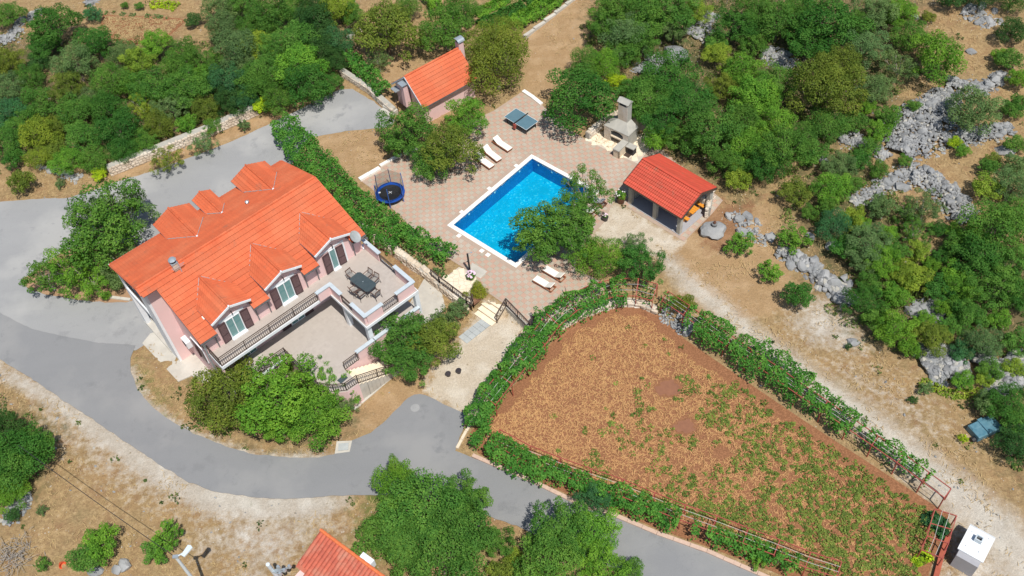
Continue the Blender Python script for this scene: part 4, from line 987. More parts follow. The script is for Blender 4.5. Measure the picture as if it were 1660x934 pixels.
# back balcony pieces between dormers
MB().box(6.9, 14.2, 4.55, 6.3, 3.6, 3.85).build('back_balcony', 'concrete', villa)
b = MB()
for z in (4.2, 4.85): b.bar((1.4, 6.25, z), (14.2, 6.25, z), .05)
for i in range(60): b.bar((1.5+i*.215, 6.25, 3.85), (1.5+i*.215, 6.25, 4.85), .03)
b.build('back_railing', 'iron', villa)
# chimney with cowl, vents, hatch
ch = MB().box(2.72, 3.12, -.52, -.16, 7.4, 8.5).build('chimney', 'stone', villa)
MB().box(2.68, 3.16, -.56, -.12, 8.5, 8.56).build('chimney_rim', 'metal', ch); MB().box(2.8, 3.04, -.46, -.22, 8.56, 8.8).build('flue', 'black', ch)
b = MB(); b.lathe([(.27, 0), (.29, .04), (.2, .14), (.05, .18)], 10, (2.92, -.34, 8.8)); b.build('cowl', 'metal', ch)
MB().box(3.05, 3.12, -.75, -.68, 7.6, 8.6).bar((2.5, -.7, 8.4), (3.5, -.7, 8.4), .03).bar((2.6, -.7, 8.25), (3.4, -.7, 8.25), .03).build('aerial', 'metal', villa)
MB().lathe([(.07, 0), (.07, .3), (.16, .32), (.05, .4)], 8, (10.05, 1.9, 7.35)).build('roof_vent', 'metal', villa)
MB().box(-.16, .16, -.13, .13, -.02, .07).box(-.11, .11, -.09, .09, .07, .08).build('roof_vent', 'cushion', villa).matrix_local = Matrix.Translation((2.35, -4.15, zf(4.15)+.04)) @ Matrix.Rotation(.37, 4, 'X')
# satellite dish
o = MB().lathe([(.01, .0), (.2, .02), (.36, .07), (.46, .13), (.465, .14), (.34, .09), (.01, .02)], 20, cap=False).build('satellite_dish', 'dish', villa); o.location = (14.05, -5.5, 6.25); o.rotation_euler = (.75, .25, .3)
b = MB(); b.tube([(14.1, -4.9, 5.6), (14.1, -5.35, 5.6), (14.05, -5.45, 6.2)], .03, 6).tube([(14.1, -5.5, 5.9), (14.65, -6.1, 6.1)], .02, 5).box(14.6, 14.72, -6.2, -6.05, 6.05, 6.2); b.build('dish_arm', 'gutter', villa)
# side wall: AC unit, windows
ac = MB().box(.95, 1.33, -1.15, -.35, 1.2, 1.85).build('air_conditioner', 'white', villa)
o = MB().lathe([(.25, 0), (.25, .02)], 16).build('fan_grille', 'dark', ac); o.rotation_euler = (0, -pi/2, 0); o.location = (.95, -.72, 1.52)
for (t0, t1, z0, z1_) in ((2.0, 3.5, 1.6, 3.0), (3.9, 4.6, 4.3, 5.3)):
    MB().box(1.28, 1.36, -t1-.1, -t0+.1, z0-.1, z1_+.1).build('window_surround', 'white', villa)
    wf_ = MB().box(1.24, 1.29, -t1, -t0, z0, z1_).build('window', 'shutter', villa)
    MB().box(1.15, 1.24, -(t0+t1)/2-.03, -(t0+t1)/2+.03, z0, z1_).build('shutter_post', 'shutter', wf_)
MB().box(1.30, 1.36, -6.2, -5.2, -.4, 2.9).build('side_door', 'shutter', villa)
# ------------- balcony, terrace, patio (z: 1.35 patio, 3.9 upper floor)
FZ_, PZ = 3.9, 1.35
b = MB(); b.prism([(1.35, -4.88), (1.35, -6.55), (10.45, -6.55), (10.45, -10.95), (15.15, -10.95), (15.15, -4.4), (14.77, -4.4), (14.77, -4.88)], FZ_-.28, FZ_-.03); b.build('balcony_slab', 'white', villa)
b = MB(); b.face([(1.4, -4.9, FZ_), (1.4, -6.5, FZ_), (10.5, -6.5, FZ_), (10.5, -10.9, FZ_), (15.1, -10.9, FZ_), (15.1, -4.9, FZ_)]); b.build('terrace_floor', 'patio', villa)
_pc = [0]
def parapet(x0, y0, x1, y1, z0=FZ_, h=.88, root=villa):
    b = MB(); L = hypot(x1-x0, y1-y0); b.bar((x0, y0, z0+h/2-.02), (x1, y1, z0+h/2-.02), .18, h+.02); p = b.build('parapet', 'pink', root)
    ux, uy = (x1-x0)/L, (y1-y0)/L
    _pc[0] += 1; zc_ = z0+h+.035+.004*(_pc[0] % 3); MB().bar((x0-ux*.12, y0-uy*.12, zc_), (x1+ux*.12, y1+uy*.12, zc_), .30, .07).build('parapet_cap', 'capblue', p)
def railing(pts, h=.95, root=villa, name='railing', sp=.15, bulge=.07, mat='iron', posts=True):
    b = MB(); 
    for i in range(len(pts)-1):
        a, c = Vector(pts[i]), Vector(pts[i+1]); L = (c-a).length; u_ = (c-a).normalized(); up = Vector((0, 0, 1))
        b.bar(a+up*h, c+up*h, .055, .035).bar(a+up*(h-.16), c+up*(h-.16), .03).bar(a+up*.08, c+up*.08, .035)
        n = max(2, int(L/sp))
        side = Vector((u_.y, -u_.x, 0)).normalized()
        for k in range(1, n):
            q = a+u_*(L*k/n); b.tube([q+up*.08, q+up*.25+side*bulge, q+up*.45+side*bulge*.4, q+up*(h-.16)], [.014, .022, .014, .014], 4)
        if posts:
            for q in (a, c): b.bar(q, q+up*(h+.04), .05)
            for k in range(1, int(L/1.9)): q = a+u_*(L*k/max(1, int(L/1.9))); b.bar(q, q+up*h, .045)
    return b.build(name, mat, root)
ix, iy, ex, ey = 10.66, -6.62, 14.96, -10.74
parapet(9.55, iy, ix, iy); parapet(ix, iy-.1, ix, -7.85); parapet(ix, -9.25, ix, ey); parapet(ix+.1, ey, 12.1, ey); parapet(13.5, ey, ex, ey); parapet(ex, ey+.1, ex, -8.7); parapet(ex, -6.75, ex, -4.95)
railing([(1.42, -4.98, FZ_), (1.42, -6.48, FZ_), (9.5, -6.48, FZ_)], .93)
railing([(ix, -7.9, FZ_), (ix, -9.2, FZ_)], .85, bulge=.03); railing([(12.15, ey, FZ_), (13.45, ey, FZ_)], .85); railing([(ex, -8.65, FZ_), (ex, -6.8, FZ_)], .85, bulge=.03)
for (x, y, z) in ((10.72, -7.95, PZ), (10.75, -10.55, PZ), (14.95, -10.75, -1.0)):
    MB().box(x-.17, x+.17, y-.17, y+.17, z, FZ_-.28).build('column', 'white', villa)
# patio
pp_ = [(1.35, -4.9), (1.35, -6.95), (5.7, -6.95), (5.7, -11.2), (6.3, -12.1), (7.0, -12.6), (7.95, -12.6), (7.95, -11.0), (15.05, -11.0), (15.05, -4.9)]
MB().prism(pp_, -1.3, PZ-.03).build('patio_base', 'pink', villa)
b = MB(); b.face([(x, y, PZ) for x, y in pp_]); b.build('patio_floor', 'patio', villa)
parapet(9.25, -10.95, 10.6, -10.95, PZ, .85); parapet(10.9, -10.95, 12.3, -10.95, PZ, .85); parapet(13.3, -10.95, 14.8, -10.95, PZ, .85)
railing([(7.98, -11.0, PZ), (9.15, -11.0, PZ)], .9); railing([(12.35, -11, PZ), (13.25, -11, PZ)], .9); railing([(1.5, -6.85, PZ), (5.7, -6.9, PZ), (5.7, -11.1, PZ), (6.3, -12.0, PZ), (7.0, -12.5, PZ), (7.95, -12.55, PZ)], .9)
MB().prism([(1.3, -6.85), (1.3, -7.1), (5.6, -7.1), (5.6, -6.85)], PZ-.15, PZ-.01).build('patio_edge', 'white', villa)
for (x0, x1, n, sh) in ((7.55, 8.75, 2, 1), (3.35, 4.5, 2, 0), (12.0, 13.2, 2, 0)):
    glazed(villa, x0, x1, PZ+.02, PZ+2.05, YF-.04, n)
    if sh:
        for a, c in ((x0-.75, x0-.04), (x1+.04, x1+.75)): MB().box(a, c, YF-.10, YF-.03, PZ+.02, PZ+2.0).build('shutter', 'shutter', villa)
MB().box(3.4, 4.5, YF-.75, YF-.15, PZ, PZ+.05).build('door_step', 'concrete', villa)
# outer stair
stair = MB()
nst = 12
for k in range(nst):
    x0 = 7.95+k*.31+max(0, k-4)*.02; z = PZ-(k+1)*.17
    MB().box(x0, x0+.36, -12.55, -11.12, -1.2, z-.045).build('stair_step', 'concrete', villa); MB().box(x0-.02, x0+.36, -12.6, -11.1, z-.045, z).build('stair_tread', 'cream2', villa)
railing([(7.95, -12.6, PZ), (9.5, -12.62, PZ-.78), (11.9, -12.62, PZ-2.05)], .9)
mt_ = MB().box(-.33, .33, -.22, .22, 0, .015).build('doormat', 'table_dark'); q = villa.matrix_world
def VL(x, y, z): return Vector((HO.x+x*cos(HA)-y*sin(HA), HO.y+x*sin(HA)+y*cos(HA), z))
mt_.location = VL(7.35, -11.5, PZ+.005); mt_.rotation_euler = (0, 0, HA+.1); tag(mt_, 'dark grey doormat on the patio at the head of the outer stair', 'doormat')

# dining table + six chairs on the upper terrace
tq = W(588.5, 457, FZ_+.72); tang = HA-pi/2+.10
t = empty('dining_table', (tq.x, tq.y, FZ_), tang, 'dark oval-ended dining table on the upper terrace of the villa', 'table')
MB().prism([(-.98, -.36), (-.82, -.5), (.82, -.5), (.98, -.36), (.98, .36), (.82, .5), (-.82, .5), (-.98, .36)], .69, .73).build('table_top', 'table_dark', t, bevel=.01)
for x in (-.8, .8):
    for y in (-.38, .38): MB().tube([(x, y, .69), (x*1.02, y*1.05, 0)], .025, 6).build('leg', 'chair_frame', t)
MB().lathe([(.04, .73), (.04, .76)], 8).build('parasol_hole', 'metal', t)
def chair(loc, rz, label):
    c = empty('patio_chair', loc, rz, label, 'chair', 'chairs round the terrace dining table')
    MB().box(-.24, .24, -.24, .24, .40, .44).build('seat', 'cushion_grey', c, bevel=.012)
    bk = MB().bar((-.23, .25, .44), (-.23, .36, .92), .035).bar((.23, .25, .44), (.23, .36, .92), .035).bar((-.25, .36, .92), (.25, .36, .92), .045)
    bk.build('back_frame', 'chair_wood', c); b = MB()
    for k in range(8): b.bar((-.2, .255+.0135*k, .48+.055*k), (.2, .255+.0135*k, .48+.055*k), .008, .03)
    b.build('back_weave', 'cushion_grey', c)
    for x in (-.25, .25):
        MB().bar((x, -.22, .64), (x, .30, .66), .045, .03).build('armrest', 'chair_wood', c)
        MB().tube([(x, -.22, .64), (x*1.08, -.26, 0)], .018, 5).build('leg', 'chair_frame', c); MB().tube([(x, .26, .46), (x*1.08, .34, 0)], .018, 5).build('leg', 'chair_frame', c)
    return c
def tl(x, y): return (tq.x+x*cos(tang)-y*sin(tang), tq.y+x*sin(tang)+y*cos(tang), FZ_)
for x, y, r_, lb in ((-1.25, .0, pi/2, 'at the upper left end of the table'), (1.28, -.05, -pi/2, 'at the lower right end of the table'), (-.35, .72, 0, 'on the table\'s right long side, nearer the villa wall'), (.33, .74, .1, 'on the table\'s right long side, farther from the wall'),
                     (-.1, -.78, pi-.15, 'on the table\'s left long side, nearer the villa wall'), (.52, -.76, pi, 'on the table\'s left long side, farther from the wall')):
    chair(tl(x, y), tang+r_, 'dark terrace chair '+lb)

# ================================================================== GARDEN HOUSE
GO_, GA = Vector((-7.52, 69.3, 0)), .6
gh = empty('garden_house', GO_, GA, 'small pink garden house with a steep orange tiled roof', 'house'); GL, GWf, GWb, GZR, GP_ = 5.98, 2.37, 2.54, 4.2, .86
b = MB(); prof = [(-GWf+.3, -.3), (-GWf+.3, GZR-GP_*(GWf-.3)-.14), (0, GZR-.14), (GWb-.3, GZR-GP_*(GWb-.3)-.14), (GWb-.3, -.3)]
A = [(.2, y, z) for y, z in prof]; B = [(GL-.2, y, z) for y, z in prof]; b.face(A[::-1]); b.face(B)
for i in range(5): j = (i+1) % 5; b.face([A[i], A[j], B[j], B[i]])
b.build('wall', 'pink', gh)
rf = deck(gh, 'roof', [(0, 0, GZR), (GL, 0, GZR), (GL, -GWf, GZR-GP_*GWf), (0, -GWf, GZR-GP_*GWf)], .08); deck(gh, 'roof_board', [(0, 0, GZR), (GL, 0, GZR), (GL, GWb, GZR-GP_*GWb), (0, GWb, GZR-GP_*GWb)], .08)
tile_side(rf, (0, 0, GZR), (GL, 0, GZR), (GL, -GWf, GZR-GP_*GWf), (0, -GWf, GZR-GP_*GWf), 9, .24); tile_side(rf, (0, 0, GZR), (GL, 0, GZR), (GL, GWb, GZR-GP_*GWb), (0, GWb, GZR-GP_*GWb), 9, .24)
for i in range(15): MB().tube([(i*.4, 0, GZR+.03), (i*.4+.41, 0, GZR+.045)], [.09, .105], 8).build('ridge_tile', 'roof', rf)
b = MB(); b.bar((-.03, 0, GZR-.03), (-.03, -GWf, GZR-GP_*GWf-.03), .05, .14).bar((-.03, 0, GZR-.03), (-.03, GWb, GZR-GP_*GWb-.03), .05, .14); b.build('verge_board', 'capblue', gh)
MB().bar((0, -GWf-.05, GZR-GP_*GWf-.04), (GL, -GWf-.05, GZR-GP_*GWf-.04), .1, .08).build('gutter', 'gutter', gh)
MB().bar((0, GWb+.05, GZR-GP_*GWb-.04), (GL, GWb+.05, GZR-GP_*GWb-.04), .1, .08).build('gutter', 'metal', gh)
ch = MB().box(-.45, .1, -.25, .25, 1.2, 3.55).build('gable_flue', 'pink', gh); MB().box(-.6, .12, -.38, .38, 3.6, 3.66).build('flue_cap', 'metal', ch); MB().box(-.4, .05, -.2, .2, 3.5, 3.6).build('flue_gap', 'dark', ch)
ch = MB().box(GL-.1, GL+.42, -.2, .38, 2.0, 4.75).build('chimney', 'pink', gh); b = MB()
b.box(GL-.05, GL+.37, -.15, .33, 4.75, 4.95); b.build('flue_gap', 'dark', ch)
b = MB(); 
for k in range(6):
    a0_, a1_ = pi*k/6, pi*(k+1)/6; b.face([(GL-.2, .09+.42*cos(a0_), 4.92+.26*sin(a0_)), (GL+.52, .09+.42*cos(a0_), 4.92+.26*sin(a0_)), (GL+.52, .09+.42*cos(a1_), 4.92+.26*sin(a1_)), (GL-.2, .09+.42*cos(a1_), 4.92+.26*sin(a1_))])
b.build('barrel_cowl', 'metal', ch)
MB().box(-.35, .25, 1.5, 2.3, 1.75, 1.82).build('side_canopy', 'metal', gh)
MB().tube([(-.75, .9, 0), (-.75, .9, 1.5)], .05, 6).build('standpipe', 'iron', gh)
g = G(628, 186); o = MB().box(-.75, .75, -.25, .25, 0, .28).box(-.75, .75, .25, .7, 0, .5).build('garden_step', 'concrete'); o.location = g; o.rotation_euler = (0, 0, -.75); tag(o, 'two pale concrete steps at the right end of the upper driveway', 'steps')

# ================================================================== GAZEBO
ZO, ZA = Vector((11.45, 57.09, 0)), -.87
gz = empty('gazebo', ZO, ZA, 'open gazebo with a red tiled gable roof on pale posts beside the pool terrace', 'gazebo'); ZL, Zf, Zb, Zr, Zp = 5.9, 2.29, 2.02, 3.2, .44
rf = deck(gz, 'roof', [(0, 0, Zr), (ZL, 0, Zr), (ZL, -Zf, Zr-Zp*Zf), (0, -Zf, Zr-Zp*Zf)], .08, 'iron'); deck(gz, 'roof_board', [(0, 0, Zr), (ZL, 0, Zr), (ZL, Zb, Zr-Zp*Zb), (0, Zb, Zr-Zp*Zb)], .08, 'iron')
tile_side(rf, (0, 0, Zr), (ZL, 0, Zr), (ZL, -Zf, Zr-Zp*Zf), (0, -Zf, Zr-Zp*Zf), 9, .2, 'roof_red', .05, .009); tile_side(rf, (0, 0, Zr), (ZL, 0, Zr), (ZL, Zb, Zr-Zp*Zb), (0, Zb, Zr-Zp*Zb), 8, .2, 'roof_red', .05, .009)
MB().bar((0, 0, Zr+.05), (ZL, 0, Zr+.05), .22, .05).build('ridge_cap', 'roof_red', rf)
b = MB()
for x in (-.03, ZL+.03): b.bar((x, 0, Zr-.07), (x, -Zf, Zr-Zp*Zf-.07), .05, .2).bar((x, 0, Zr-.07), (x, Zb, Zr-Zp*Zb-.07), .05, .2)
b.bar((0, -Zf-.04, Zr-Zp*Zf-.06), (ZL, -Zf-.04, Zr-Zp*Zf-.06), .09, .09); b.build('fascia', 'iron', gz)
for x in (.55, 3.1, 5.55):
    for y, h_ in ((-1.95, Zr-Zp*1.95-.12), (1.7, Zr-Zp*1.7-.12)): MB().box(x-.16, x+.16, y-.16, y+.16, 0, h_).build('post', 'stone_cap', gz)
b = MB().bar((.2, -1.95, 2.22), (5.8, -1.95, 2.22), .14, .16).bar((.2, 1.7, 2.32), (5.8, 1.7, 2.32), .14, .16)
for x in (.55, 3.1, 5.55): b.bar((x, -1.95, 2.32), (x, 1.7, 2.38), .1, .14)
b.build('beam', 'wood', gz)
MB().box(.35, 5.75, -2.15, 1.9, -.02, .06).build('floor', 'grey_render', gz)
MB().box(.35, .55, -1.4, 1.7, .02, 1.0).box(.5, 5.5, 1.6, 1.8, .02, 1.0).build('low_wall', 'stone_cap', gz)
def zl(x, y, z=0): return Vector((ZO.x+x*cos(ZA)-y*sin(ZA), ZO.y+x*sin(ZA)+y*cos(ZA), z))
pt2 = empty('picnic_table', zl(3.55, .2), ZA+.0, 'long orange varnished wooden table under the red gazebo roof', 'table')
for k in range(4): MB().box(-1.9, 1.9, -.42+k*.215, -.42+k*.215+.2, .72, .77).build('plank', 'wood_orange', pt2)
for x in (-1.4, 1.4): MB().box(x-.06, x+.06, -.35, .35, 0, .72).build('trestle', 'wood_orange', pt2)
for y, lb in ((-.85, 'orange wooden bench on the near side of the gazebo table'), (1.1, 'orange wooden bench on the far side of the gazebo table')):
    bn = empty('bench', zl(3.55, .2+y), ZA, lb, 'bench', 'benches under the gazebo')
    MB().box(-1.9, 1.9, -.16, .16, .42, .47).build('seat', 'wood_orange', bn)
    for x in (-1.5, 1.5): MB().box(x-.04, x+.04, -.14, .14, 0, .42).build('leg', 'wood_orange', bn)

# ================================================================== STONE BARBECUE
q0, q1 = W(979.7, 202, 1.55), W(1018.7, 220, 1.55); BL = (q1-q0).xy.length; BA = atan2(q1.y-q0.y, q1.x-q0.x)
bq = empty('barbecue', (q0.x, q0.y, 0), BA, 'stone garden barbecue with a tall chimney, arched hearth and grey sloping hood', 'barbecue'); BD = 1.35
MB().box(0, BL*.28, 0, BD, 0, 1.5).box(BL*.78, BL, 0, BD, 0, 1.5).box(BL*.28, BL*.78, .5, BD, 0, 1.5).build('body', 'stone_cap', bq)
for s_, (x0, x1) in enumerate(((0, BL*.28), (BL*.78, BL))):
    for r in range(7):
        x = x0
        while x < x1-.05:
            l_ = min(random.uniform(.14, .28), x1-x); MB().box(x+.008, x+l_-.008, -.035, .03, r*.212+.008, (r+1)*.212-.008).build('stone', 'stone', bq, bevel=.008); x += l_
for r in range(7):
    y = 0
    while y < BD-.05:
        l_ = min(random.uniform(.16, .3), BD-y); MB().box(-.035, .03, y+.008, y+l_-.008, r*.212+.008, (r+1)*.212-.008).build('stone', 'stone', bq); y += l_
b = MB().box(BL*.28, BL*.78, -.06, .5, .62, .74); b.build('hearth_shelf', 'cream', bq)
xa, xb = BL*.28, BL*.78; xm, rr_ = (xa+xb)/2, (xb-xa)/2; b = MB(); pr = [(xa, 1.5), (xb, 1.5)]+[(xm+rr_*cos(a), 1.12+rr_*.42*sin(a)) for a in np.linspace(0, pi, 9)]
b.face([(x, -.03, z) for x, z in [(xa, 1.53)]+[(xm-rr_*cos(a), 1.12+rr_*.42*sin(a)) for a in np.linspace(0, pi, 9)]+[(xb, 1.53)]]); b.build('arch', 'stone', bq)
MB().box(xa, xb, .44, .5, .0, 1.45).build('hearth_back', 'dark', bq)
b = MB(); e_ = .04; hx0, hx1, hy0, hy1 = -e_, BL+e_, -e_, BD+e_; tx0, tx1, ty0, ty1 = BL*.42, BL*.68, BD*.62, BD*.98; z0, z1 = 1.52, 2.25
Bq = [(hx0, hy0, z0), (hx1, hy0, z0), (hx1, hy1, z0), (hx0, hy1, z0)]; Tq = [(tx0, ty0, z1), (tx1, ty0, z1), (tx1, ty1, z1), (tx0, ty1, z1)]
for i in range(4): j = (i+1) % 4; b.face([Bq[i], Bq[j], Tq[j], Tq[i]])
for i in range(4): j = (i+1) % 4; b.face([(Bq[i][0], Bq[i][1], z0-.07), (Bq[j][0], Bq[j][1], z0-.07), Bq[j], Bq[i]])
b.build('hood', 'stone_cap', bq)
chm = MB().box(BL*.36, BL*.74, BD*.55, BD*1.0, 1.9, 4.0).build('chimney', 'stone_cap', bq)
for r in range(9):
    for k in range(2): MB().box(BL*.36+k*BL*.19+.006, BL*.36+(k+1)*BL*.19-.006, BD*.55-.03, BD*.55, 2.05+r*.21, 2.05+r*.21+.2).build('stone', 'stone', chm)
MB().box(BL*.42, BL*.68, BD*.55-.04, BD*.7, 3.72, 3.92).build('smoke_slot', 'dark', chm)
b = MB(); x0, x1, y0, y1 = BL*.32, BL*.78, BD*.48, BD*1.05; b.face([(x0, y0, 4.0), (x1, y0, 4.0), (x1, (y0+y1)/2, 4.28), (x0, (y0+y1)/2, 4.28)]).face([(x1, y1, 4.0), (x0, y1, 4.0), (x0, (y0+y1)/2, 4.28), (x1, (y0+y1)/2, 4.28)]).face([(x0, y1, 4.0), (x0, y0, 4.0), (x0, (y0+y1)/2, 4.28)]).face([(x1, y0, 4.0), (x1, y1, 4.0), (x1, (y0+y1)/2, 4.28)]).face([(x0, y0, 4), (x0, y1, 4), (x1, y1, 4), (x1, y0, 4)])
b.build('chimney_cap', 'stone_cap', chm)
MB().box(BL-.55, BL+.1, -1.5, -.06, .82, .92).build('worktop', 'stone_cap', bq); MB().box(BL-.05, BL+.08, -1.45, -.06, 0, .82).box(BL-.5, BL+.08, -1.45, -1.3, 0, .82).build('counter_wall', 'cream', bq)
MB().box(BL+.15, BL+.95, -.6, .0, .8, .88).build('side_shelf', 'stone_cap', bq); MB().box(BL+.25, BL+.85, -.5, .0, 0, .8).build('side_base', 'dark', bq)
g = W(1017, 251.5, .075); o = MB().box(-.28, .28, -.22, .22, 0, .02).build('drain_grate', 'iron'); o.location = g; o.rotation_euler = (0, 0, BA); tag(o, 'dark rectangular drain grate in the cream flagstones before the barbecue', 'drain grate')

# ================================================================== POOLSIDE FURNITURE
def lounger(foot, head, label, z=0):
    """px of the foot end centre and head end centre at mattress height"""
    a, c = W(*foot, .35), W(*head, .35); ang = atan2(c.y-a.y, c.x-a.x); L = (c-a).length
    t = empty('sun_lounger', (a.x, a.y, z), ang, label, 'sun lounger', 'wooden sun loungers round the pool'); k = L/1.95
    def X(v): return v*k
    for y in (-.29, .29): MB().box(X(0), X(1.95), y-.025, y+.025, .22, .29).build('side_rail', 'wood', t)
    for x in (.15, 1.75):
        for y in (-.28, .28): MB().box(X(x)-.03, X(x)+.03, y-.03, y+.03, 0, .24).build('leg', 'wood', t)
    for x in (.0, 1.3, 1.9): MB().box(X(x), X(x)+.05, -.3, .3, .24, .285).build('cross_bar', 'wood', t)
    b = MB()
    for i in range(10): b.box(X(.05+i*.125), X(.05+i*.125)+.09, -.27, .27, .285, .30)
    b.build('slat_bed', 'wood', t)
    MB().box(X(0), X(1.28), -.29, .29, .305, .37).build('mattress', 'cushion', t, bevel=.02)
    p = MB().box(0, .68, -.29, .29, 0, .065).build('back_cushion', 'cushion', t, bevel=.02); p.location = (X(1.27), 0, .31); p.rotation_euler = (0, -radians(32), 0)
    p = MB().box(0, .66, -.28, .28, -.04, -.0).build('back_frame', 'wood', t); p.location = (X(1.27), 0, .305); p.rotation_euler = (0, -radians(32), 0)
    for y in (-.2, .2): MB().bar((X(1.7), y, .25), (X(1.27)+.5, y, .58), .03).build('strut', 'wood', t)
    return t
lounger((827, 242), (801, 225), 'cream sunbed with a wooden frame, rightmost of the three above the pool')
lounger((809.5, 259), (784, 239), 'cream sunbed with a wooden frame, middle one of the three above the pool')
lounger((797.5, 270), (772, 252), 'cream sunbed half hidden by the big bush, leftmost of three above the pool')
lounger((867, 450), (898, 468), 'cream sunbed in full sun below the pool, the lower of the pair')
lounger((883, 434), (914, 452), 'cream sunbed dappled with leaf shade below the pool, the upper of the pair')
lounger((948, 314), (981, 332), 'cream sunbed seen through leaves right of the pool, the upper of its pair')
lounger((934, 329), (966, 348), 'cream sunbed mostly hidden under the poolside tree, the lower of its pair')
# ping-pong table
A = [W(*p, .76) for p in ((817.3, 187.8), (835.5, 175.3), (873, 197.4), (853.7, 211.9))]; cc_ = sum(A, Vector())/4; ang = atan2(A[2].y-A[1].y, A[2].x-A[1].x)
t = empty('ping_pong_table', (cc_.x, cc_.y, 0), ang, 'grey-blue ping-pong table in two halves under the trees above the pool', 'table')
for s_ in (-1, 1):
    x0, x1 = (.02, 1.37) if s_ > 0 else (-1.37, -.02)
    h_ = MB().box(x0, x1, -.7625, .7625, .74, .76).build('table_half', 'pp_blue', t)
    MB().box(x0, x1, -.765, -.74, .76, .762).box(x0, x1, .74, .765, .76, .762).box(x0 if s_ < 0 else x1-.025, x0+.025 if s_ < 0 else x1, -.74, .74, .76, .762).build('white_line', 'white', h_)
    for y in (-.6, .6): MB().box((x1 if s_ > 0 else x0)*.85-.025, (x1 if s_ > 0 else x0)*.85+.025, y-.025, y+.025, 0, .74).build('leg', 'black', t)
    MB().bar(((x1 if s_ > 0 else x0)*.85, -.6, .4), ((x1 if s_ > 0 else x0)*.85, .6, .4), .03).build('leg_brace', 'black', t)
MB().box(-.01, .01, -.9, .9, .77, .9).build('net', 'black', t); MB().box(-.1, .1, -.95, -.75, .25, .75).build('ball_rack', 'red_paint', t)
# trampoline
tc = W(632.5, 312, .62); tr = empty('trampoline', (tc.x, tc.y, 0), 0, 'round blue trampoline with black mat and tall netting above the vine slope', 'trampoline'); R_ = 1.22
b = MB().lathe([(R_*.76, .60), (R_*.77, .64), (R_, .64), (R_*1.01, .58), (R_*.98, .55)], 40, cap=False); b.build('safety_pad', 'tramp_blue', tr)
b = MB(); b.face([(R_*.77*cos(a), R_*.77*sin(a), .605) for a in np.linspace(0, 2*pi, 40, endpoint=False)]); mat_ = b.build('jumping_mat', 'black', tr)
MB().bar((-.14, -.10, .609), (.14, .12, .609), .045, .002).bar((-.12, .14, .6095), (.13, -.11, .6095), .045, .002).build('cross_mark', 'white', mat_)
MB().box(-.98, -.80, .0, .16, .642, .65).build('pad_patch', 'white', tr)
for k in range(6):
    a = radians(28+60*k); c = Vector((cos(a), sin(a), 0)); MB().tube([c*R_*1.03+Vector((0, 0, .0)), c*R_*1.04+Vector((0, 0, 1.3))], .032, 8).build('pole_lower', 'pole_blue', tr)
    MB().tube([c*R_*1.04+Vector((0, 0, 1.3)), c*R_*1.0+Vector((0, 0, 2.15))], .03, 8).build('pole_upper', 'pole_purple' if k in (1, 2) else 'pole_blue', tr)
    MB().bar(c*R_*.95+Vector((0, 0, .56)), c*R_*.9, .05).build('leg', 'black', tr)
def net_mat():
    mt = bpy.data.materials.new('net_mesh'); mt.use_nodes = True; nt = mt.node_tree; nt.nodes.clear(); out = N(nt, 'ShaderNodeOutputMaterial')
    d = N(nt, 'ShaderNodeBsdfDiffuse'); d.inputs[0].default_value = (.02, .02, .02, 1); tr_ = N(nt, 'ShaderNodeBsdfTransparent'); mx = N(nt, 'ShaderNodeMixShader'); mx.inputs[0].default_value = .32
    nt.links.new(tr_.outputs[0], mx.inputs[1]); nt.links.new(d.outputs[0], mx.inputs[2]); nt.links.new(mx.outputs[0], out.inputs[0]); return mt
M['net'] = net_mat(); b = MB()
for k in range(6):
    a, c = radians(28+60*k), radians(88+60*k); A = Vector((cos(a), sin(a), 0))*R_; B = Vector((cos(c), sin(c), 0))*R_
    b.face([A+Vector((0, 0, .64)), B+Vector((0, 0, .64)), B*.98+Vector((0, 0, 2.1)), A*.98+Vector((0, 0, 2.1))])
b.build('safety_net', 'net', tr)
g = W(634, 337, 0)
# shower
g = W(762, 441, 0); sh = empty('outdoor_shower', g, 0, 'slim dark poolside shower column beside the square pebble tray', 'shower'); MB().box(-.07, .07, -.07, .07, 0, 2.1).build('column', 'black', sh); MB().tube([(0, 0, 2.06), (.28, .12, 2.12)], .02, 6).lathe([(.08, 0), (.08, .02)], 10, (.3, .13, 2.08)).build('shower_head', 'metal', sh)
# driftwood
g = W(912, 494, 0); dw = empty('driftwood', g, .5, 'dark twisted driftwood branch lying on the terrace below the sunbeds', 'driftwood'); MB().tube([(-.1, -.3, .12), (.05, 0, .2), (.2, .35, .35)], [.14, .17, .06], 8).tube([(0, -.1, .16), (-.5, .3, .3), (-.85, .5, .35)], [.09, .05, .02], 6).tube([(.1, .1, .2), (.6, .3, .45), (.75, .75, .9)], [.08, .06, .02], 6).tube([(-.1, 0, .2), (-.4, -.05, .25), (-.75, -.1, .3)], [.06, .04, .015], 6).build('branch', 'driftwood', dw)

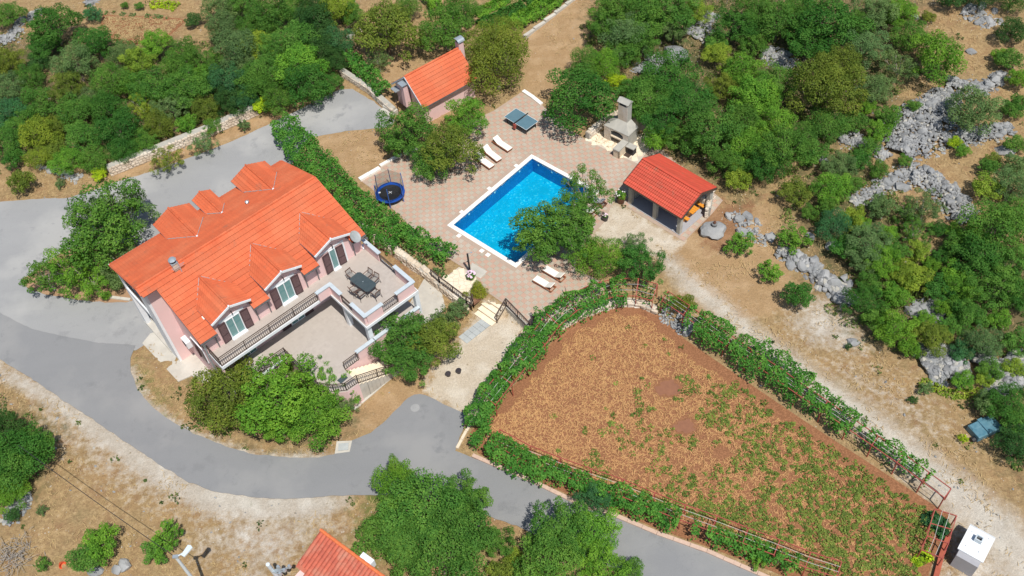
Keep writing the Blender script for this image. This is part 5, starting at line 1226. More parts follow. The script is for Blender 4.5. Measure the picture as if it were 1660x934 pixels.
# ================================================================== KIOSK, CLAY ROOF HOUSE, LAMP, POLE
kz = LOW+1.5; K = [W(*p, kz) for p in ((1574.6, 846), (1614.5, 870.5), (1593, 913), (1552.9, 890.1))]; kc = sum(K, Vector())/4; ka = atan2(K[1].y-K[2].y, K[1].x-K[2].x)
kl, kw = (K[1]-K[2]).length, (K[0]-K[1]).length; kg = hg(kc.x, kc.y)
kk = empty('utility_hut', (kc.x, kc.y, kg), ka, 'small white flat-roofed utility hut with a square roof vent beside the gravel track', 'hut'); kh = kz-kg
MB().box(-kl/2-.42, kl/2-.18, -kw/2+.12, kw/2-.12, -.2, kh-.06).build('wall', 'grey_render', kk)
b = MB(); b.box(-kl/2, kl/2*.8, -kw/2, kw/2, kh-.05, kh+.03); b.v += [(kl/2*.8, -kw/2, kh+.03), (kl/2*.8, kw/2, kh+.03), (kl/2, kw/2, kh-.12), (kl/2, -kw/2, kh-.12), (kl/2*.8, -kw/2, kh-.05), (kl/2*.8, kw/2, kh-.05), (kl/2, kw/2, kh-.2), (kl/2, -kw/2, kh-.2)]
n = 8; b.f += [(n, n+3, n+2, n+1), (n+3, n+7, n+6, n+2), (n+4, n+5, n+6, n+7), (n, n+4, n+7, n+3), (n+1, n+2, n+6, n+5)]; b.m += [0]*5
b.build('roof_slab', 'skyhouse', kk)
vt = MB(); vt.box(-.05, .33, -.22, -.15, kh, kh+.36).box(-.05, .33, .15, .22, kh, kh+.36).box(-.05, .02, -.15, .15, kh, kh+.36).box(.26, .33, -.15, .15, kh, kh+.36); vt = vt.build('roof_vent', 'capblue', kk); MB().box(.02, .26, -.15, .15, kh+.1, kh+.16).build('vent_grille', 'black', vt)
MB().box(-kl/2-.22, -kl/2+.12, -kw/2+.1, -kw/2+.34, -.1, kh*.75).build('side_box', 'skyhouse', kk)
for x, y in ((-.6, .45), (.6, -.45), (.5, .5), (-.55, -.3)): MB().tube([(x-.05, y, kh+.03), (x, y, kh+.09), (x+.05, y, kh+.03)], .012, 5).build('lifting_eye', 'metal', kk)
# house at the bottom: ridge along local x
zt = 2.3; r0, r1 = W(519, 861, zt), W(617, 934, zt); ra = atan2(r1.y-r0.y, r1.x-r0.x)
bh = empty('clay_roof_house', (r0.x, r0.y, 0), ra, 'house with old ribbed clay tile roof at the bottom edge of the photo', 'house')
def lb(px, py, z): v = W(px, py, z)-Vector((r0.x, r0.y, 0)); return Vector((v.x*cos(-ra)-v.y*sin(-ra), v.x*sin(-ra)+v.y*cos(-ra), z))
drop = .30
wv, mm = .27, 5
for k in range(int(7.5/wv)):
    x0 = k*wv; y1 = -.0; xs_ = x0+wv; ylen = 4.2 if x0 > .8 else 2.1
    if x0 < .8: pass
    b = MB()
    for i in range(mm+1):
        x = x0+wv*i/mm; zw = .075*abs(math.sin(pi*(i/mm)))
        nstep = int(ylen/.36)
        for j in range(nstep+1): b.v.append((x, -.02-j*.36, zt-drop*(j*.36)+zw*.9)); b.v.append((x, -.02-(j+1)*.36, zt-drop*((j+1)*.36)+zw*.9+.03))
    c_ = 2*(nstep+1)
    for i in range(mm):
        for j in range(c_-1): b.f.append((i*c_+j, i*c_+j+1, (i+1)*c_+j+1, (i+1)*c_+j)); b.m.append(0)
    b.build('tile_row', 'roof_old', bh)
b = MB(); 
for k in range(19): b.tube([(k*.4-.02, .06, zt+.06), (k*.4+.4, .06, zt+.075)], [.10, .12], 8)
b.build('ridge_tiles', 'roof_verge', bh)
MB().box(.15, 7.6, -3.9, .1, -2.2, zt-1.25).box(.15, 7.6, -.3, .14, zt-1.3, zt-.1).build('wall', 'pink', bh)
MB().box(3.1, 4.0, .18, .55, zt-.75, zt-.05).build('air_conditioner', 'white', bh)
b = MB(); b.face([(0, 0, zt-.05), (7.6, 0, zt-.05), (7.6, -4.3, zt-.05-drop*4.3), (.85, -4.3, zt-.05-drop*4.3), (.85, -2.4, zt-.05-drop*2.4), (0, -2.4, zt-.05-drop*2.4)]); b.build('roof_deck', 'roof_old', bh)
# antenna pole beside that house
g = G(470, 960); ap = empty('power_pole', g, 0, 'grey power pole with cross arms and insulators left of the clay-tiled roof', 'power pole')
tp = W(434, 915, 4.2); b = MB().tube([(0, 0, -.5), (tp.x-g.x, tp.y-g.y, 4.2-g.z)], [.16, .12], 10); b.build('mast', 'lampwhite', ap)
for k, (px, py) in enumerate(((452, 921), (462, 926), (470, 920), (455, 932))):
    v = W(px, py, 3.4)-g; MB().tube([Vector((tp.x-g.x, tp.y-g.y, 3.2-g.z)), v], .05, 6).build('cross_arm', 'metal', ap); MB().lathe([(.09, 0), (.14, .1), (.08, .28)], 8, v).build('insulator', 'metal', ap)
# street lamp
lt = W(285, 903, 6.0); lg = hg(lt.x, lt.y); lm = empty('street_lamp', (lt.x, lt.y, lg), 0, 'tall street lamp on a galvanised pole at the lower left with an overhead cable', 'street lamp'); H_ = 6.0-lg
MB().tube([(0, 0, 0), (0, 0, H_)], [.13, .085], 12).build('pole', 'lampwhite', lm); hd = W(303, 893, 6.25)-Vector((lt.x, lt.y, lg)); ia = W(294, 906, 6.1)-Vector((lt.x, lt.y, lg))
MB().tube([(0, 0, H_-.1), (0.05, 0, H_+.02), hd*.6+Vector((0, 0, H_*.4))], .04, 8).build('arm', 'lampwhite', lm)
o = MB().prism([(-.36, -.12), (.3, -.17), (.36, 0), (.3, .17), (-.36, .12)], -.05, .05).build('lamp_head', 'lampwhite', lm, bevel=.02); o.location = hd; o.rotation_euler = (0, 0, 1.0)
MB().box(-.16, .16, -.1, .1, H_-.02, H_+.1).build('bracket', 'metal', lm)
far = W(30, 722, 4.3); b = MB(); pts = []
for i in range(13):
    t_ = i/12; p = Vector((lt.x, lt.y, 5.9)).lerp(far+(far-lt)*.0, t_); p.z -= 0; pts.append((p.x, p.y, p.z-.9*4*t_*(1-t_)*.5))
b.tube(pts, .022, 5); tag(b.build('overhead_cable', 'black'), 'black overhead cable running from the street lamp up to the left wood', 'cable')
# manhole pad
o = sheet('manhole_pad', GP([(546, 716), (571, 715), (567, 733), (543, 736)]), .06, 'concrete', .5, thick=.2); tag(o, 'pale square concrete manhole pad at the roadside below the big trees', 'manhole')
g = G(557, 725, .06); MB().box(-.35, .35, -.28, .28, .055, .075).build('manhole_cover', 'slab_path', o).location = (g.x, g.y, g.z-.0)
g = G(673, 662); o = MB().lathe([(.33, 0), (.33, .008)], 24).build('road_cover', 'asphalt_old', label='faint round cover set in the asphalt of the side road', cat='manhole'); o.location = (g.x, g.y, g.z+.047)
# blue sheet, orange bucket
g = G(1593, 698); o = empty('blue_box', g, .35-pi/2, 'faded blue metal box under the trees at the right edge, beside the track', 'box')
MB().box(-.55, .55, -.95, .95, 0, .55).build('body', 'tarp_blue', o, bevel=.05); MB().box(-.6, .6, -.2, .2, .55, .66).box(-.5, -.1, -.9, -.2, .55, .6).build('lid', 'tarp_blue', o, bevel=.03); MB().tube([(.3, -1.0, .1), (.3, -1.25, .1)], .2, 8).build('wheel', 'black', o)
g = G(100.5, 915); o = MB().lathe([(.16, 0), (.24, .22), (.26, .24), (.22, .24), (.14, .03)], 14).build('bucket', 'plastic_orange', label='orange plastic tub lying in the dry grass at the lower left', cat='tub'); o.location = (g.x, g.y, g.z+.12); o.rotation_euler = (1.3, 0, .8)
# boulder table with a plant
g = G(1157, 378); bo = empty('boulder_table', g, .3, 'flat-topped grey boulder carrying a small dark plant pot, right of the gazebo', 'boulder')
me = rock_mesh('big_boulder', 77, 'rock', 3, .95, .85, .75)
for v_ in me.vertices: v_.co.z = min(v_.co.z, .42+.05*v_.co.x)
inst(me, 'boulder', bo, (0, 0, .38))
p0 = MB().lathe([(.2, .0), (.24, .22), (.2, .24)], 12, (0, .05, .82)).build('pot', 'rock_dark', bo); b = MB().lathe([(.09, 0), (.13, .12), (.02, .3)], 8, (0, .05, 1.05)); b.build('plant', 'pot_brown', p0)
# terrace railings beside the steps, with brown posts
def rail_px(name, pts, h, label, x_style=False):
    P = [W(*p) if len(p) == 3 else G(*p) for p in pts]; root = empty(name, P[0], 0, label, 'railing'); o = P[0]; 
    for i in range(len(P)-1):
        a, c = P[i]-o, P[i+1]-o; up = Vector((0, 0, 1)); L = (c-a).length
        MB().bar(a+up*h, c+up*h, .09, .05).build('handrail', 'iron', root); MB().bar(a+up*.12, c+up*.12, .05).build('bottom_rail', 'iron', root)
        n = max(1, round(L/1.5))
        for k in range(n+1): q = a.lerp(c, k/n); MB().bar(q, q+up*h, .07).build('post', 'iron', root)
        b = MB(); m_ = max(2, int(L/.22))
        for k in range(m_):
            q, r = a.lerp(c, k/m_), a.lerp(c, (k+1)/m_)
            if x_style: b.bar(q+up*.12, r+up*h, .02).bar(q+up*h, r+up*.12, .02)
            else: b.bar(q+up*.12, q+up*h, .022)
        b.build('infill', 'iron', root)
rail_px('terrace_railing', [(806, 523, LOW+.12), (821, 497, 0), (859, 536, 0), (866, 524, 0), (884, 536, 0)], .95, 'brown iron railing with crossed bars round the corner of the terrace right of the steps', True)
rail_px('terrace_railing', [(700, 449, 0), (713, 460, 0), (757, 493, 0), (768, 499, 0), (767, 489, 0)], .9, 'long brown iron railing above the retaining wall left of the steps', True)
rail_px('wire_fence', [(562, 62), (590, 40), (604, 52)], 1.0, 'rusty wire fence beside the big olive green tree above the villa')

# planted pots
def leafball(name, parent, loc, R, col, count=500, leaf=.1, flat=.85, seed=1, extra=None):
    key = ('lb', count, round(leaf/R, 2), flat)
    if key not in PROTO: PROTO[key] = crown_mesh('leaves', 7, leaf/R, count, flat, .5, (.4, .6), seed=seed)[0]
    return inst(PROTO[key], name, parent, loc, (0, 0, random.uniform(0, 6)), (R, R, R), GREENS[col][1])
def potted(px, py, rp, hp, R, col, potmat, label, cat='potted plant', flowers=None, nf=14):
    g = G(px, py); t = empty('potted_plant', g, 0, label, cat); MB().lathe([(rp*.75, 0), (rp, hp*.9), (rp*1.05, hp), (rp*.9, hp)], 16).build('pot', potmat, t)
    if R > .2 or flowers: leafball('foliage', t, (0, 0, hp+R*.55), R, col)
    else: MB().lathe([(rp*.9, 0), (.02, .01)], 12, (0, 0, hp*.8)).build('potting_soil', 'soil_bed', t)
    for k in range(nf if flowers else 0):
        a = random.uniform(0, 6.28); ph = random.uniform(.2, 1.3); d = Vector((cos(a)*sin(ph), sin(a)*sin(ph), cos(ph)))*R*.95
        MB().lathe([(.02, -.03), (.07, .0), (.02, .05)], 6, d+Vector((0, 0, hp+R*.55))).build('flower', flowers, t)
potted(1006.5, 328, .36, .55, .52, 'bright', 'pot_brown', 'big brown tub with a bright green hydrangea by the corner of the gazebo', flowers='flower_white', nf=9)
potted(981, 357, .26, .4, .2, 'mid', 'pot_black', 'small dark pot with a thin plant and pale flowers between the tree and the gazebo', flowers='flower', nf=8)
potted(956, 378, .3, .45, .32, 'bright', 'pot_brown', 'brown pot with pink flowers above the bright round bush', flowers='flower', nf=8)
potted(764, 452, .2, .15, .42, 'mid', 'pot_brown', 'pink and white flowering hydrangea beside the shower tray', 'flowering shrub', flowers='flower', nf=42)
potted(744, 604, .2, .3, .2, 'olive', 'pot_black', 'black pot under the tree left of the gravel yard, right one of two', nf=0)
potted(727, 609, .2, .3, .2, 'olive', 'pot_black', 'black pot under the tree left of the gravel yard, left one of two', nf=0)
o = sheet('conifer_bed', [W(*p).xy for p in [(762, 477), (776, 470), (789, 476), (768, 492)]], .06, 'soil_bed', .4, thick=.3, flat=0); tag(o, kind='structure')
for px, py, rr, hh_, lb_ in ((776, 478, .42, 1.35, 'golden green conical dwarf conifer beside the steps, the taller of the two'), (756, 490, .36, 1.0, 'golden green conical dwarf conifer beside the steps, the shorter one behind the railing'),
                         (827, 607, .36, 1.3, 'pointed conifer between gravel yard and vines, the right one of two'), (812, 618, .34, 1.15, 'pointed conifer between gravel yard and vines, the left one of two')):
    g = G(px, py); t = empty('dwarf_conifer', g, 0, lb_, 'conifer', 'dwarf conifers'); inst(PROTO['k'][0], 'crown', t, (0, 0, hh_*.5), (0, 0, random.uniform(0, 6)), (rr*2.7, rr*2.7, hh_*.56), (.19, .23, .02)); MB().tube([(0, 0, -.1), (0, 0, hh_*.5)], .04, 6).build('trunk', 'bark', t)

# ================================================================== TREES
T = [  # px, py, r, colour, prototype
# upper-left wood
(85, 44, 40, 'deep', 'a'), (15, 26, 24, 'mid', None), (150, 23, 16, 'teal', None), (226, 10, 9, 'mid', None), (202, 9, 8, 'mid', None), (314, 33, 15, 'dark', None), (360, 14, 32, 'grey', None), (395, 8, 30, 'mid', None), (362, 49, 32, 'grey', None),
(154, 72, 34, 'deep', None), (70, 78, 26, 'deep', None), (122, 104, 38, 'grey', 'b'), (252, 74, 30, 'bright', 'a'), (300, 92, 28, 'mid', None), (226, 104, 32, 'yellow', None), (290, 113, 28, 'mid', None), (386, 85, 40, 'grey', 'b'), (15, 103, 28, 'olive', None),
(62, 104, 18, 'dark', None), (50, 128, 24, 'mid', None), (15, 144, 30, 'grey', None), (110, 146, 34, 'olive', None), (180, 134, 36, 'mid', None), (247, 146, 36, 'mid', 'b'), (308, 144, 38, 'mid', None), (370, 134, 34, 'teal', None), (64, 169, 30, 'mid', None), (15, 187, 32, 'teal', None),
(121, 186, 34, 'mid', None), (175, 178, 34, 'deep', 'a'), (231, 178, 26, 'yellow', 'e'), (278, 176, 30, 'grey', None), (334, 177, 26, 'olive', None), (375, 166, 28, 'dark', None), (64, 220, 36, 'yellow', 'a'), (15, 226, 32, 'mid', None), (134, 222, 32, 'mid', None), (196, 216, 38, 'deep', 'b'),
(257, 206, 30, 'olive', None), (303, 203, 22, 'bright', None), (22, 258, 22, 'deep', None), (64, 256, 24, 'yellow', None), (110, 264, 26, 'bright', None), (155, 260, 26, 'mid', None), (200, 246, 26, 'deep', None), (236, 228, 24, 'mid', None), (345, 105, 26, 'mid', None), (200, 90, 24, 'grey', None), (90, 245, 22, 'olive', None), (150, 165, 26, 'grey', None), (215, 140, 26, 'bright', None), (280, 145, 22, 'deep', None), (330, 130, 24, 'bright', None), (345, 205, 16, 'mid', 's'), (100, 205, 26, 'olive', None), (35, 200, 26, 'mid', None),
(436, 26, 40, 'mid', 'b'), (475, 14, 32, 'mid', None), (415, 48, 30, 'mid', None), (508, 16, 30, 'dark', 'c'), (512, 42, 38, 'dark', 'c'), (545, 16, 30, 'yellow', None), (570, 22, 24, 'mid', None), (485, 66, 38, 'mid', None), (546, 72, 28, 'teal', None), (449, 84, 34, 'mid', None), (415, 79, 32, 'yellow', None), (484, 108, 44, 'bright', 'a'), (431, 123, 36, 'mid', None), (500, 142, 40, 'deep', 'c'), (412, 140, 32, 'mid', None), (452, 162, 28, 'mid', None), (535, 138, 24, 'deep', None), (545, 100, 24, 'dark', None), (405, 108, 28, 'grey', None), (395, 165, 24, 'teal', None), (520, 90, 30, 'dark', 'c'),
(426, 172, 17, 'lime', 's'), (613, 100, 22, 'grey', 'e'), (626, 52, 54, 'olive', 'a'), (660, 12, 26, 'mid', None), (721, 50, 42, 'mid', 'b'), (748, 16, 32, 'mid', None), (805, 103, 58, 'olive', 'f'), (800, 70, 48, 'olive', 'f'),
(661, 214, 44, 'mid', 'd'), (756, 196, 38, 'bright', 'd'), (728, 244, 52, 'olive', 'a'), (700, 262, 34, 'mid', 'a'), (650, 240, 28, 'mid', 'd'),
# trees by the drive and the villa
(268, 262, 24, 'olive', 'e'), (331, 234, 21, 'grey', 'e'), (396, 203, 12, 'grey', 't'), (35, 296, 26, 'olive', 's'), (97, 298, 9, 'grey', 't'), (161, 283, 13, 'lime', 's'), (173, 374, 72, 'mid', 'd'), (150, 352, 40, 'grey', 'e'), (196, 425, 42, 'grey', 'e'), (125, 438, 46, 'bright', 'e'), (75, 448, 40, 'mid', 'g'), (150, 455, 30, 'bright', 'e'), (200, 340, 50, 'grey', 'e'), (172, 480, 9, 'bright', 's'), (190, 455, 20, 'grey', None),
# centre
(941, 158, 56, 'deep', 'a'), (895, 376, 56, 'mid', 'd'), (945, 318, 40, 'mid', 'e'), (876, 395, 42, 'mid', 'g'), (925, 362, 42, 'mid', 'd'), (930, 395, 32, 'mid', 'e'), (970, 420, 39, 'bright', 'f'), (1040, 182, 24, 'mid', 'd'), (1030, 150, 26, 'deep', 'd'), (1040, 432, 42, 'deep', 'd'), (1030, 400, 26, 'grey', 'e'), (1108, 493, 20, 'olive', 's'), (1200, 396, 24, 'bright', 't'), (1249, 441, 21, 'bright', 't'), (1294, 480, 31, 'deep', 's'),
# front of the villa
(372, 642, 58, 'olive', 'a'), (452, 648, 68, 'bright', 'd'), (515, 676, 58, 'bright', 'a'), (440, 606, 30, 'bright', 'e'), (470, 588, 22, 'bright', 'e'), (518, 612, 34, 'bright', 'e'), (560, 655, 26, 'grey', 'e'), (455, 696, 30, 'bright', 'd'), (545, 640, 34, 'bright', 'e'), (652, 556, 52, 'mid', 'd'), (702, 552, 48, 'olive', 'a'), (660, 590, 38, 'mid', 'd'), (741, 503, 22, 'grey', 't'), (720, 520, 24, 'grey', 't'),
# bottom
(645, 790, 42, 'bright', 'c'), (640, 755, 24, 'bright', 'k'), (690, 830, 66, 'mid', 'b'), (745, 858, 62, 'mid', 'b'), (640, 872, 56, 'mid', 'a'), (715, 905, 66, 'mid', 'b'), (760, 810, 40, 'mid', 'd'), (905, 862, 56, 'mid', 'b'), (885, 912, 60, 'mid', 'a'), (962, 862, 42, 'bright', 'a'), (975, 922, 42, 'bright', 'd'), (960, 812, 30, 'teal', 'd'), (835, 905, 18, 'yellow', 's'), (815, 935, 32, 'olive', None), (1020, 932, 30, 'mid', 'd'), (805, 880, 30, 'mid', 'd'),
(30, 742, 52, 'deep', 'c'), (5, 700, 38, 'dark', 'c'), (-2, 765, 50, 'mid', 'c'), (60, 722, 36, 'mid', None), (14, 800, 32, 'bright', None), (21, 836, 15, 'dark', 's'), (68, 828, 10, 'grey', 't'), (165, 882, 34, 'bright', 's'), (140, 905, 30, 'mid', 's'), (268, 876, 30, 'bright', 't'), (250, 895, 22, 'mid', 't'), (70, 915, 14, 'mid', 't'), (1228, 905, 18, 'bright', 't'),
# upper right
(1000, 14, 40, 'mid', None), (979, 42, 34, 'mid', None), (1015, 58, 38, 'grey', 'b'), (1046, 26, 42, 'mid', None), (1040, 66, 34, 'mid', None), (1085, 20, 42, 'mid', None), (1092, 52, 26, 'grey', None), (1130, 20, 24, 'yellow', None), (950, 104, 30, 'mid', None), (981, 106, 28, 'bright', None), (1010, 86, 26, 'mid', None), (999, 134, 20, 'lime', 's'),
(1193, 46, 38, 'deep', None), (1221, 18, 34, 'mid', None), (1160, 70, 20, 'mid', None), (1162, 90, 26, 'yellow', None), (1221, 76, 26, 'mid', None), (1206, 116, 34, 'bright', None), (1085, 124, 44, 'deep', 'b'), (1051, 160, 42, 'mid', None), (1116, 164, 42, 'deep', None), (1167, 145, 26, 'olive', None), (1221, 160, 42, 'bright', 'a'), (1075, 195, 38, 'deep', None), (1154, 214, 50, 'mid', 'b'), (1206, 196, 38, 'mid', None), (1062, 228, 24, 'bright', None), (1210, 240, 38, 'bright', 'a'), (1240, 270, 34, 'deep', 'b'), (1180, 262, 34, 'mid', None), (1110, 228, 30, 'mid', None), (1195, 290, 24, 'yellow', None),
(1260, 39, 40, 'mid', None), (1343, 42, 54, 'deep', 'a'), (1310, 70, 40, 'deep', None), (1420, 22, 38, 'grey', None), (1458, 20, 30, 'bright', None), (1400, 78, 38, 'grey', 'b'), (1518, 94, 46, 'bright', 'a'), (1476, 62, 28, 'mid', None), (1455, 112, 32, 'grey', 'e'), (1255, 142, 38, 'mid', None), (1338, 148, 60, 'olive', 'b'), (1360, 110, 42, 'olive', 'b'), (1418, 145, 30, 'grey', None), (1407, 176, 16, 'bright', None), (1440, 190, 24, 'mid', None), (1255, 202, 38, 'bright', None), (1340, 204, 34, 'mid', None), (1579, 180, 46, 'grey', 'a'), (1300, 225, 30, 'mid', None),
(1641, 50, 24, 'dark', None), (1636, 98, 22, 'mid', None), (1650, 128, 20, 'bright', None), (1505, 28, 12, 'olive', None), (1481, 172, 12, 'mid', None), (1651, 168, 18, 'mid', None), (1548, 232, 13, 'lime', 's'), (1543, 0, 22, 'dark', None), (1590, -4, 26, 'dark', None), (1640, 2, 24, 'deep', None), (1560, 245, 14, 'bright', None), (1300, 10, 30, 'mid', None), (1390, 40, 26, 'mid', None),
# hillside right
(1266, 246, 44, 'mid', 'b'), (1289, 312, 26, 'olive', None), (1350, 305, 33, 'bright', 'a'), (1361, 271, 26, 'grey', None), (1425, 277, 18, 'mid', None), (1466, 261, 14, 'mid', None), (1428, 336, 26, 'grey', None), (1500, 338, 34, 'grey', 'e'), (1470, 350, 22, 'mid', 'e'), (1350, 367, 28, 'teal', None), (1384, 354, 22, 'yellow', None), (1286, 388, 26, 'bright', 't'), (1407, 396, 36, 'grey', None), (1440, 379, 18, 'bright', None), (1433, 426, 32, 'bright', None), (1471, 444, 30, 'yellow', None), (1600, 305, 26, 'yellow', None), (1641, 305, 32, 'grey', None), (1613, 374, 50, 'mid', 'b'), (1646, 350, 32, 'mid', None), (1587, 420, 46, 'deep', 'a'), (1548, 446, 28, 'bright', None), (1510, 431, 17, 'bright', None), (1545, 374, 16, 'bright', None), (1610, 259, 14, 'olive', None), (1312, 345, 18, 'mid', None), (1635, 430, 40, 'mid', None), (1550, 400, 26, 'mid', None), (1320, 250, 24, 'mid', None), (1380, 300, 20, 'mid', None), (1646, 235, 18, 'mid', None),
(1397, 489, 32, 'deep', 'b'), (1451, 535, 38, 'bright', 'a'), (1425, 520, 26, 'mid', None), (1510, 548, 34, 'olive', 'a'), (1571, 512, 30, 'mid', None), (1592, 558, 34, 'grey', 'b'), (1620, 520, 22, 'bright', None), (1559, 571, 22, 'teal', None), (1649, 556, 28, 'mid', None), (1556, 464, 32, 'bright', 'a'), (1613, 473, 42, 'mid', None), (1652, 475, 36, 'deep', None), (1484, 455, 28, 'yellow', None), (1638, 655, 38, 'deep', 'b'), (1600, 655, 24, 'grey', None), (1561, 618, 20, 'bright', None), (1595, 615, 15, 'yellow', None), (1530, 500, 20, 'bright', None), (1648, 722, 34, 'dark', 'b'), (1655, 690, 30, 'mid', None), (1561, 711, 10, 'lime', 't'), (1500, 630, 14, 'grey', 't'), (1375, 562, 7, 'dark', 't'), (1340, 335, 20, 'mid', None), (1395, 365, 18, 'bright', None), (1368, 402, 22, 'deep', None), (1402, 430, 24, 'grey', None), (1452, 408, 22, 'mid', None), (1490, 408, 20, 'yellow', None), (1528, 415, 20, 'deep', None), (1480, 378, 24, 'mid', 'e'), (1520, 372, 16, 'deep', None),
(1410, 458, 24, 'mid', None), (1522, 470, 26, 'deep', None), (1450, 480, 26, 'bright', None), (1540, 530, 24, 'mid', None), (1605, 600, 22, 'mid', None), (1645, 598, 20, 'yellow', None), (1475, 566, 20, 'bright', None), (1410, 240, 20, 'mid', None), (1425, 215, 22, 'bright', None), (1392, 262, 22, 'deep', None), (1650, 270, 24, 'grey', None), (1602, 272, 18, 'mid', None), (1577, 390, 28, 'bright', None), (1385, 200, 24, 'mid', None), (1560, 500, 24, 'deep', None), (1500, 520, 20, 'bright', None), (1640, 180, 18, 'mid', None), (1620, 90, 14, 'bright', None), (1480, 648, 8, 'dark', 't'),
]
ZS = {(895, 376): 2.6, (930, 395): 2.4, (945, 318): 2.6, (876, 395): 2.4, (925, 362): 2.9, (640, 755): 3.0}
big = [q for q in T]
for (px, py, r, col, p) in T:
    tree(px, py, r, col, p=p, zs=ZS.get((px, py)))
# compose labels
import collections
def lab(d, lvl, rank=None, n=1):
    size, col, form, where, nm, dist, py, px = d
    base = f'{size} {col} {form} {where} {nm}'
    if n > 1:
        words = {1: 'nearest to it', 0: ''}
        if rank == 0: base += ', closest one'
        elif rank == n-1: base += ', farthest one'
        elif rank == 1: base += ', second closest'
        elif rank == 2: base += ', third closest'
        else: base += f', {["fourth", "fifth", "sixth", "seventh", "eighth"][min(rank-3, 4)]} closest'
    return base
gr = collections.defaultdict(list)
for root, d in TREES: gr[tuple(d[:5])].append((d[5], root, d))
for k, l in gr.items():
    l.sort(key=lambda q: q[0])
    for i, (dist, root, d) in enumerate(l):
        root['label'] = lab(d, 0, i, len(l)); root['group'] = 'shrubs and bushes' if 'shrub' in root.name else ('trees of the upper left wood' if d[7] < 600 and d[6] < 280 else 'trees of the right hillside' if d[7] > 940 else 'garden trees')

# ================================================================== VINES
def vine(name, px, wid, z, dens=330, col='vine', leaf=.155, label='', thick=.5, cover=1.0, seed=1, group='grapevine rows', gapfn=.0, ground=False):
    wid *= .88; P = [G(*p[:2]) for p in px]; g = np.random.default_rng(seed); pts = []; nrm = []; lvv = []
    root = empty(name, P[0], 0, label, 'grapevine', group); o = P[0]
    for i in range(len(P)-1):
        a, c = P[i], P[i+1]; L = (c-a).length; n = int(L*wid*dens*cover); u_ = (c-a).xy.normalized()
        t = g.random(n); s_ = g.uniform(-1, 1, n); s_ = np.sign(s_)*np.abs(s_)**.8
        X = a.x+(c.x-a.x)*t; Y = a.y+(c.y-a.y)*t
        nz = np.array([noise.noise(Vector((x*.9+seed, y*.9, 0)))+.5*noise.noise(Vector((x*2.2, y*2.2, seed))) for x, y in zip(X, Y)])
        w_ = wid/2*(1+.45*nz); k = nz > -.55+gapfn
        X = X+(-u_.y)*s_*w_; Y = Y+u_.x*s_*w_
        nz2 = np.array([noise.noise(Vector((x*1.3, y*1.3, 5+seed))) for x, y in zip(X, Y)])
        top_ = z+thick*nz2*1.5; edge = np.abs(s_)
        fall = np.where(edge > .72, g.random(n)*np.minimum(z*.85, 1.5)*(edge-.72)/.28, g.random(n)**2*thick*.9)
        Z = hgv(X, Y)+np.maximum(top_-fall, .05)
        if ground: Z = hgv(X, Y)+g.random(n)*z*(1-.6*edge)*(1+nz2)
        pts.append(np.stack([X, Y, Z], 1)[k]); nn = np.stack([-u_.y*s_*.6, u_.x*s_*.6, np.full(n, .8)], 1)[k]; nrm.append(nn)
        lvv.append(np.clip(.5+.55*nz2[k]+g.normal(0, .17, k.sum()), 0, 1))
    Pn = np.concatenate(pts)-np.array([o.x, o.y, o.z]); v, q = leaf_quads(Pn, np.concatenate(nrm), leaf, .55, .8)
    me = ngon_mesh('vine_leaves', 'leaf', v, q, np.repeat(np.concatenate(lvv), 4))
    inst(me, 'foliage', root, color=tuple(c*1.0 for c in GREENS[col][1]))
    b = MB()
    for i in range(len(P)-1):
        a, c = P[i]-o, P[i+1]-o; L = (c-a).length; n = max(1, int(L/1.6))
        for k in range(n):
            q = a.lerp(c, (k+.5)/n); s0 = MB().tube([q+Vector((0, 0, -.1)), q+Vector((random.uniform(-.1, .1), random.uniform(-.1, .1), z*.5)), q+Vector((random.uniform(-.2, .2), random.uniform(-.2, .2), z))], [.05, .035, .02], 5)
            if z > .5: s0.build('vine_stem', 'bark', root)
    return root
vine('grapevine', [(462, 218), (485, 248), (520, 285), (556, 325)], 2.8, 1.9, label='dense vine hedge at the upper end of the slope behind the villa gable', seed=1)
vine('grapevine', [(556, 325), (590, 352), (625, 378), (655, 398)], 2.7, 1.7, label='dense vine hedge below the trampoline, middle part of the slope', seed=2)
vine('grapevine', [(655, 388), (690, 408), (735, 430)], 2.0, 1.5, label='vine hedge between the retaining wall and the terrace, ending near the shower', seed=3, cover=.95)
vine('grapevine', [(650, 405), (690, 435), (722, 455)], 1.0, .5, label='low creeping plants on the retaining wall top left of the flagstone pad', seed=13, cover=.6, col='grey', gapfn=.3, ground=True)
vine('grapevine', [(1015, 482), (985, 484), (950, 496), (915, 516), (890, 540)], 1.8, 1.7, label='vine bow over the curved upper left corner of the red soil field', seed=4)
vine('grapevine', [(890, 540), (868, 566), (845, 596), (822, 625)], 2.3, 1.8, label='thick vine row along the left side of the field beside the gravel yard', seed=5)
vine('grapevine', [(822, 618), (800, 648), (780, 680), (772, 706)], 2.2, 1.7, label='thick vine clump at the left tip of the field above the road junction', seed=6)
vine('grapevine', [(775, 715), (810, 740), (850, 765), (890, 780)], 2.0, 1.6, label='vine row on the roadside kerb at the lower left of the field', seed=7)
vine('grapevine', [(890, 775), (940, 795), (1000, 818), (1060, 842), (1100, 858)], 1.5, 1.6, label='thinner vine row along the road, middle part of the lower field edge', seed=8, cover=.95, gapfn=.1)
vine('grapevine', [(1120, 868), (1170, 885), (1230, 905), (1290, 925)], 1.2, 1.4, label='sparse vine row along the road near the lower right field edge', seed=9, cover=.7, gapfn=.25)
vine('grapevine', [(1112, 530), (1150, 548), (1190, 578), (1215, 592)], 2.0, 1.7, label='dense vine stretch on the upper right field edge near the small round shrub', seed=10)
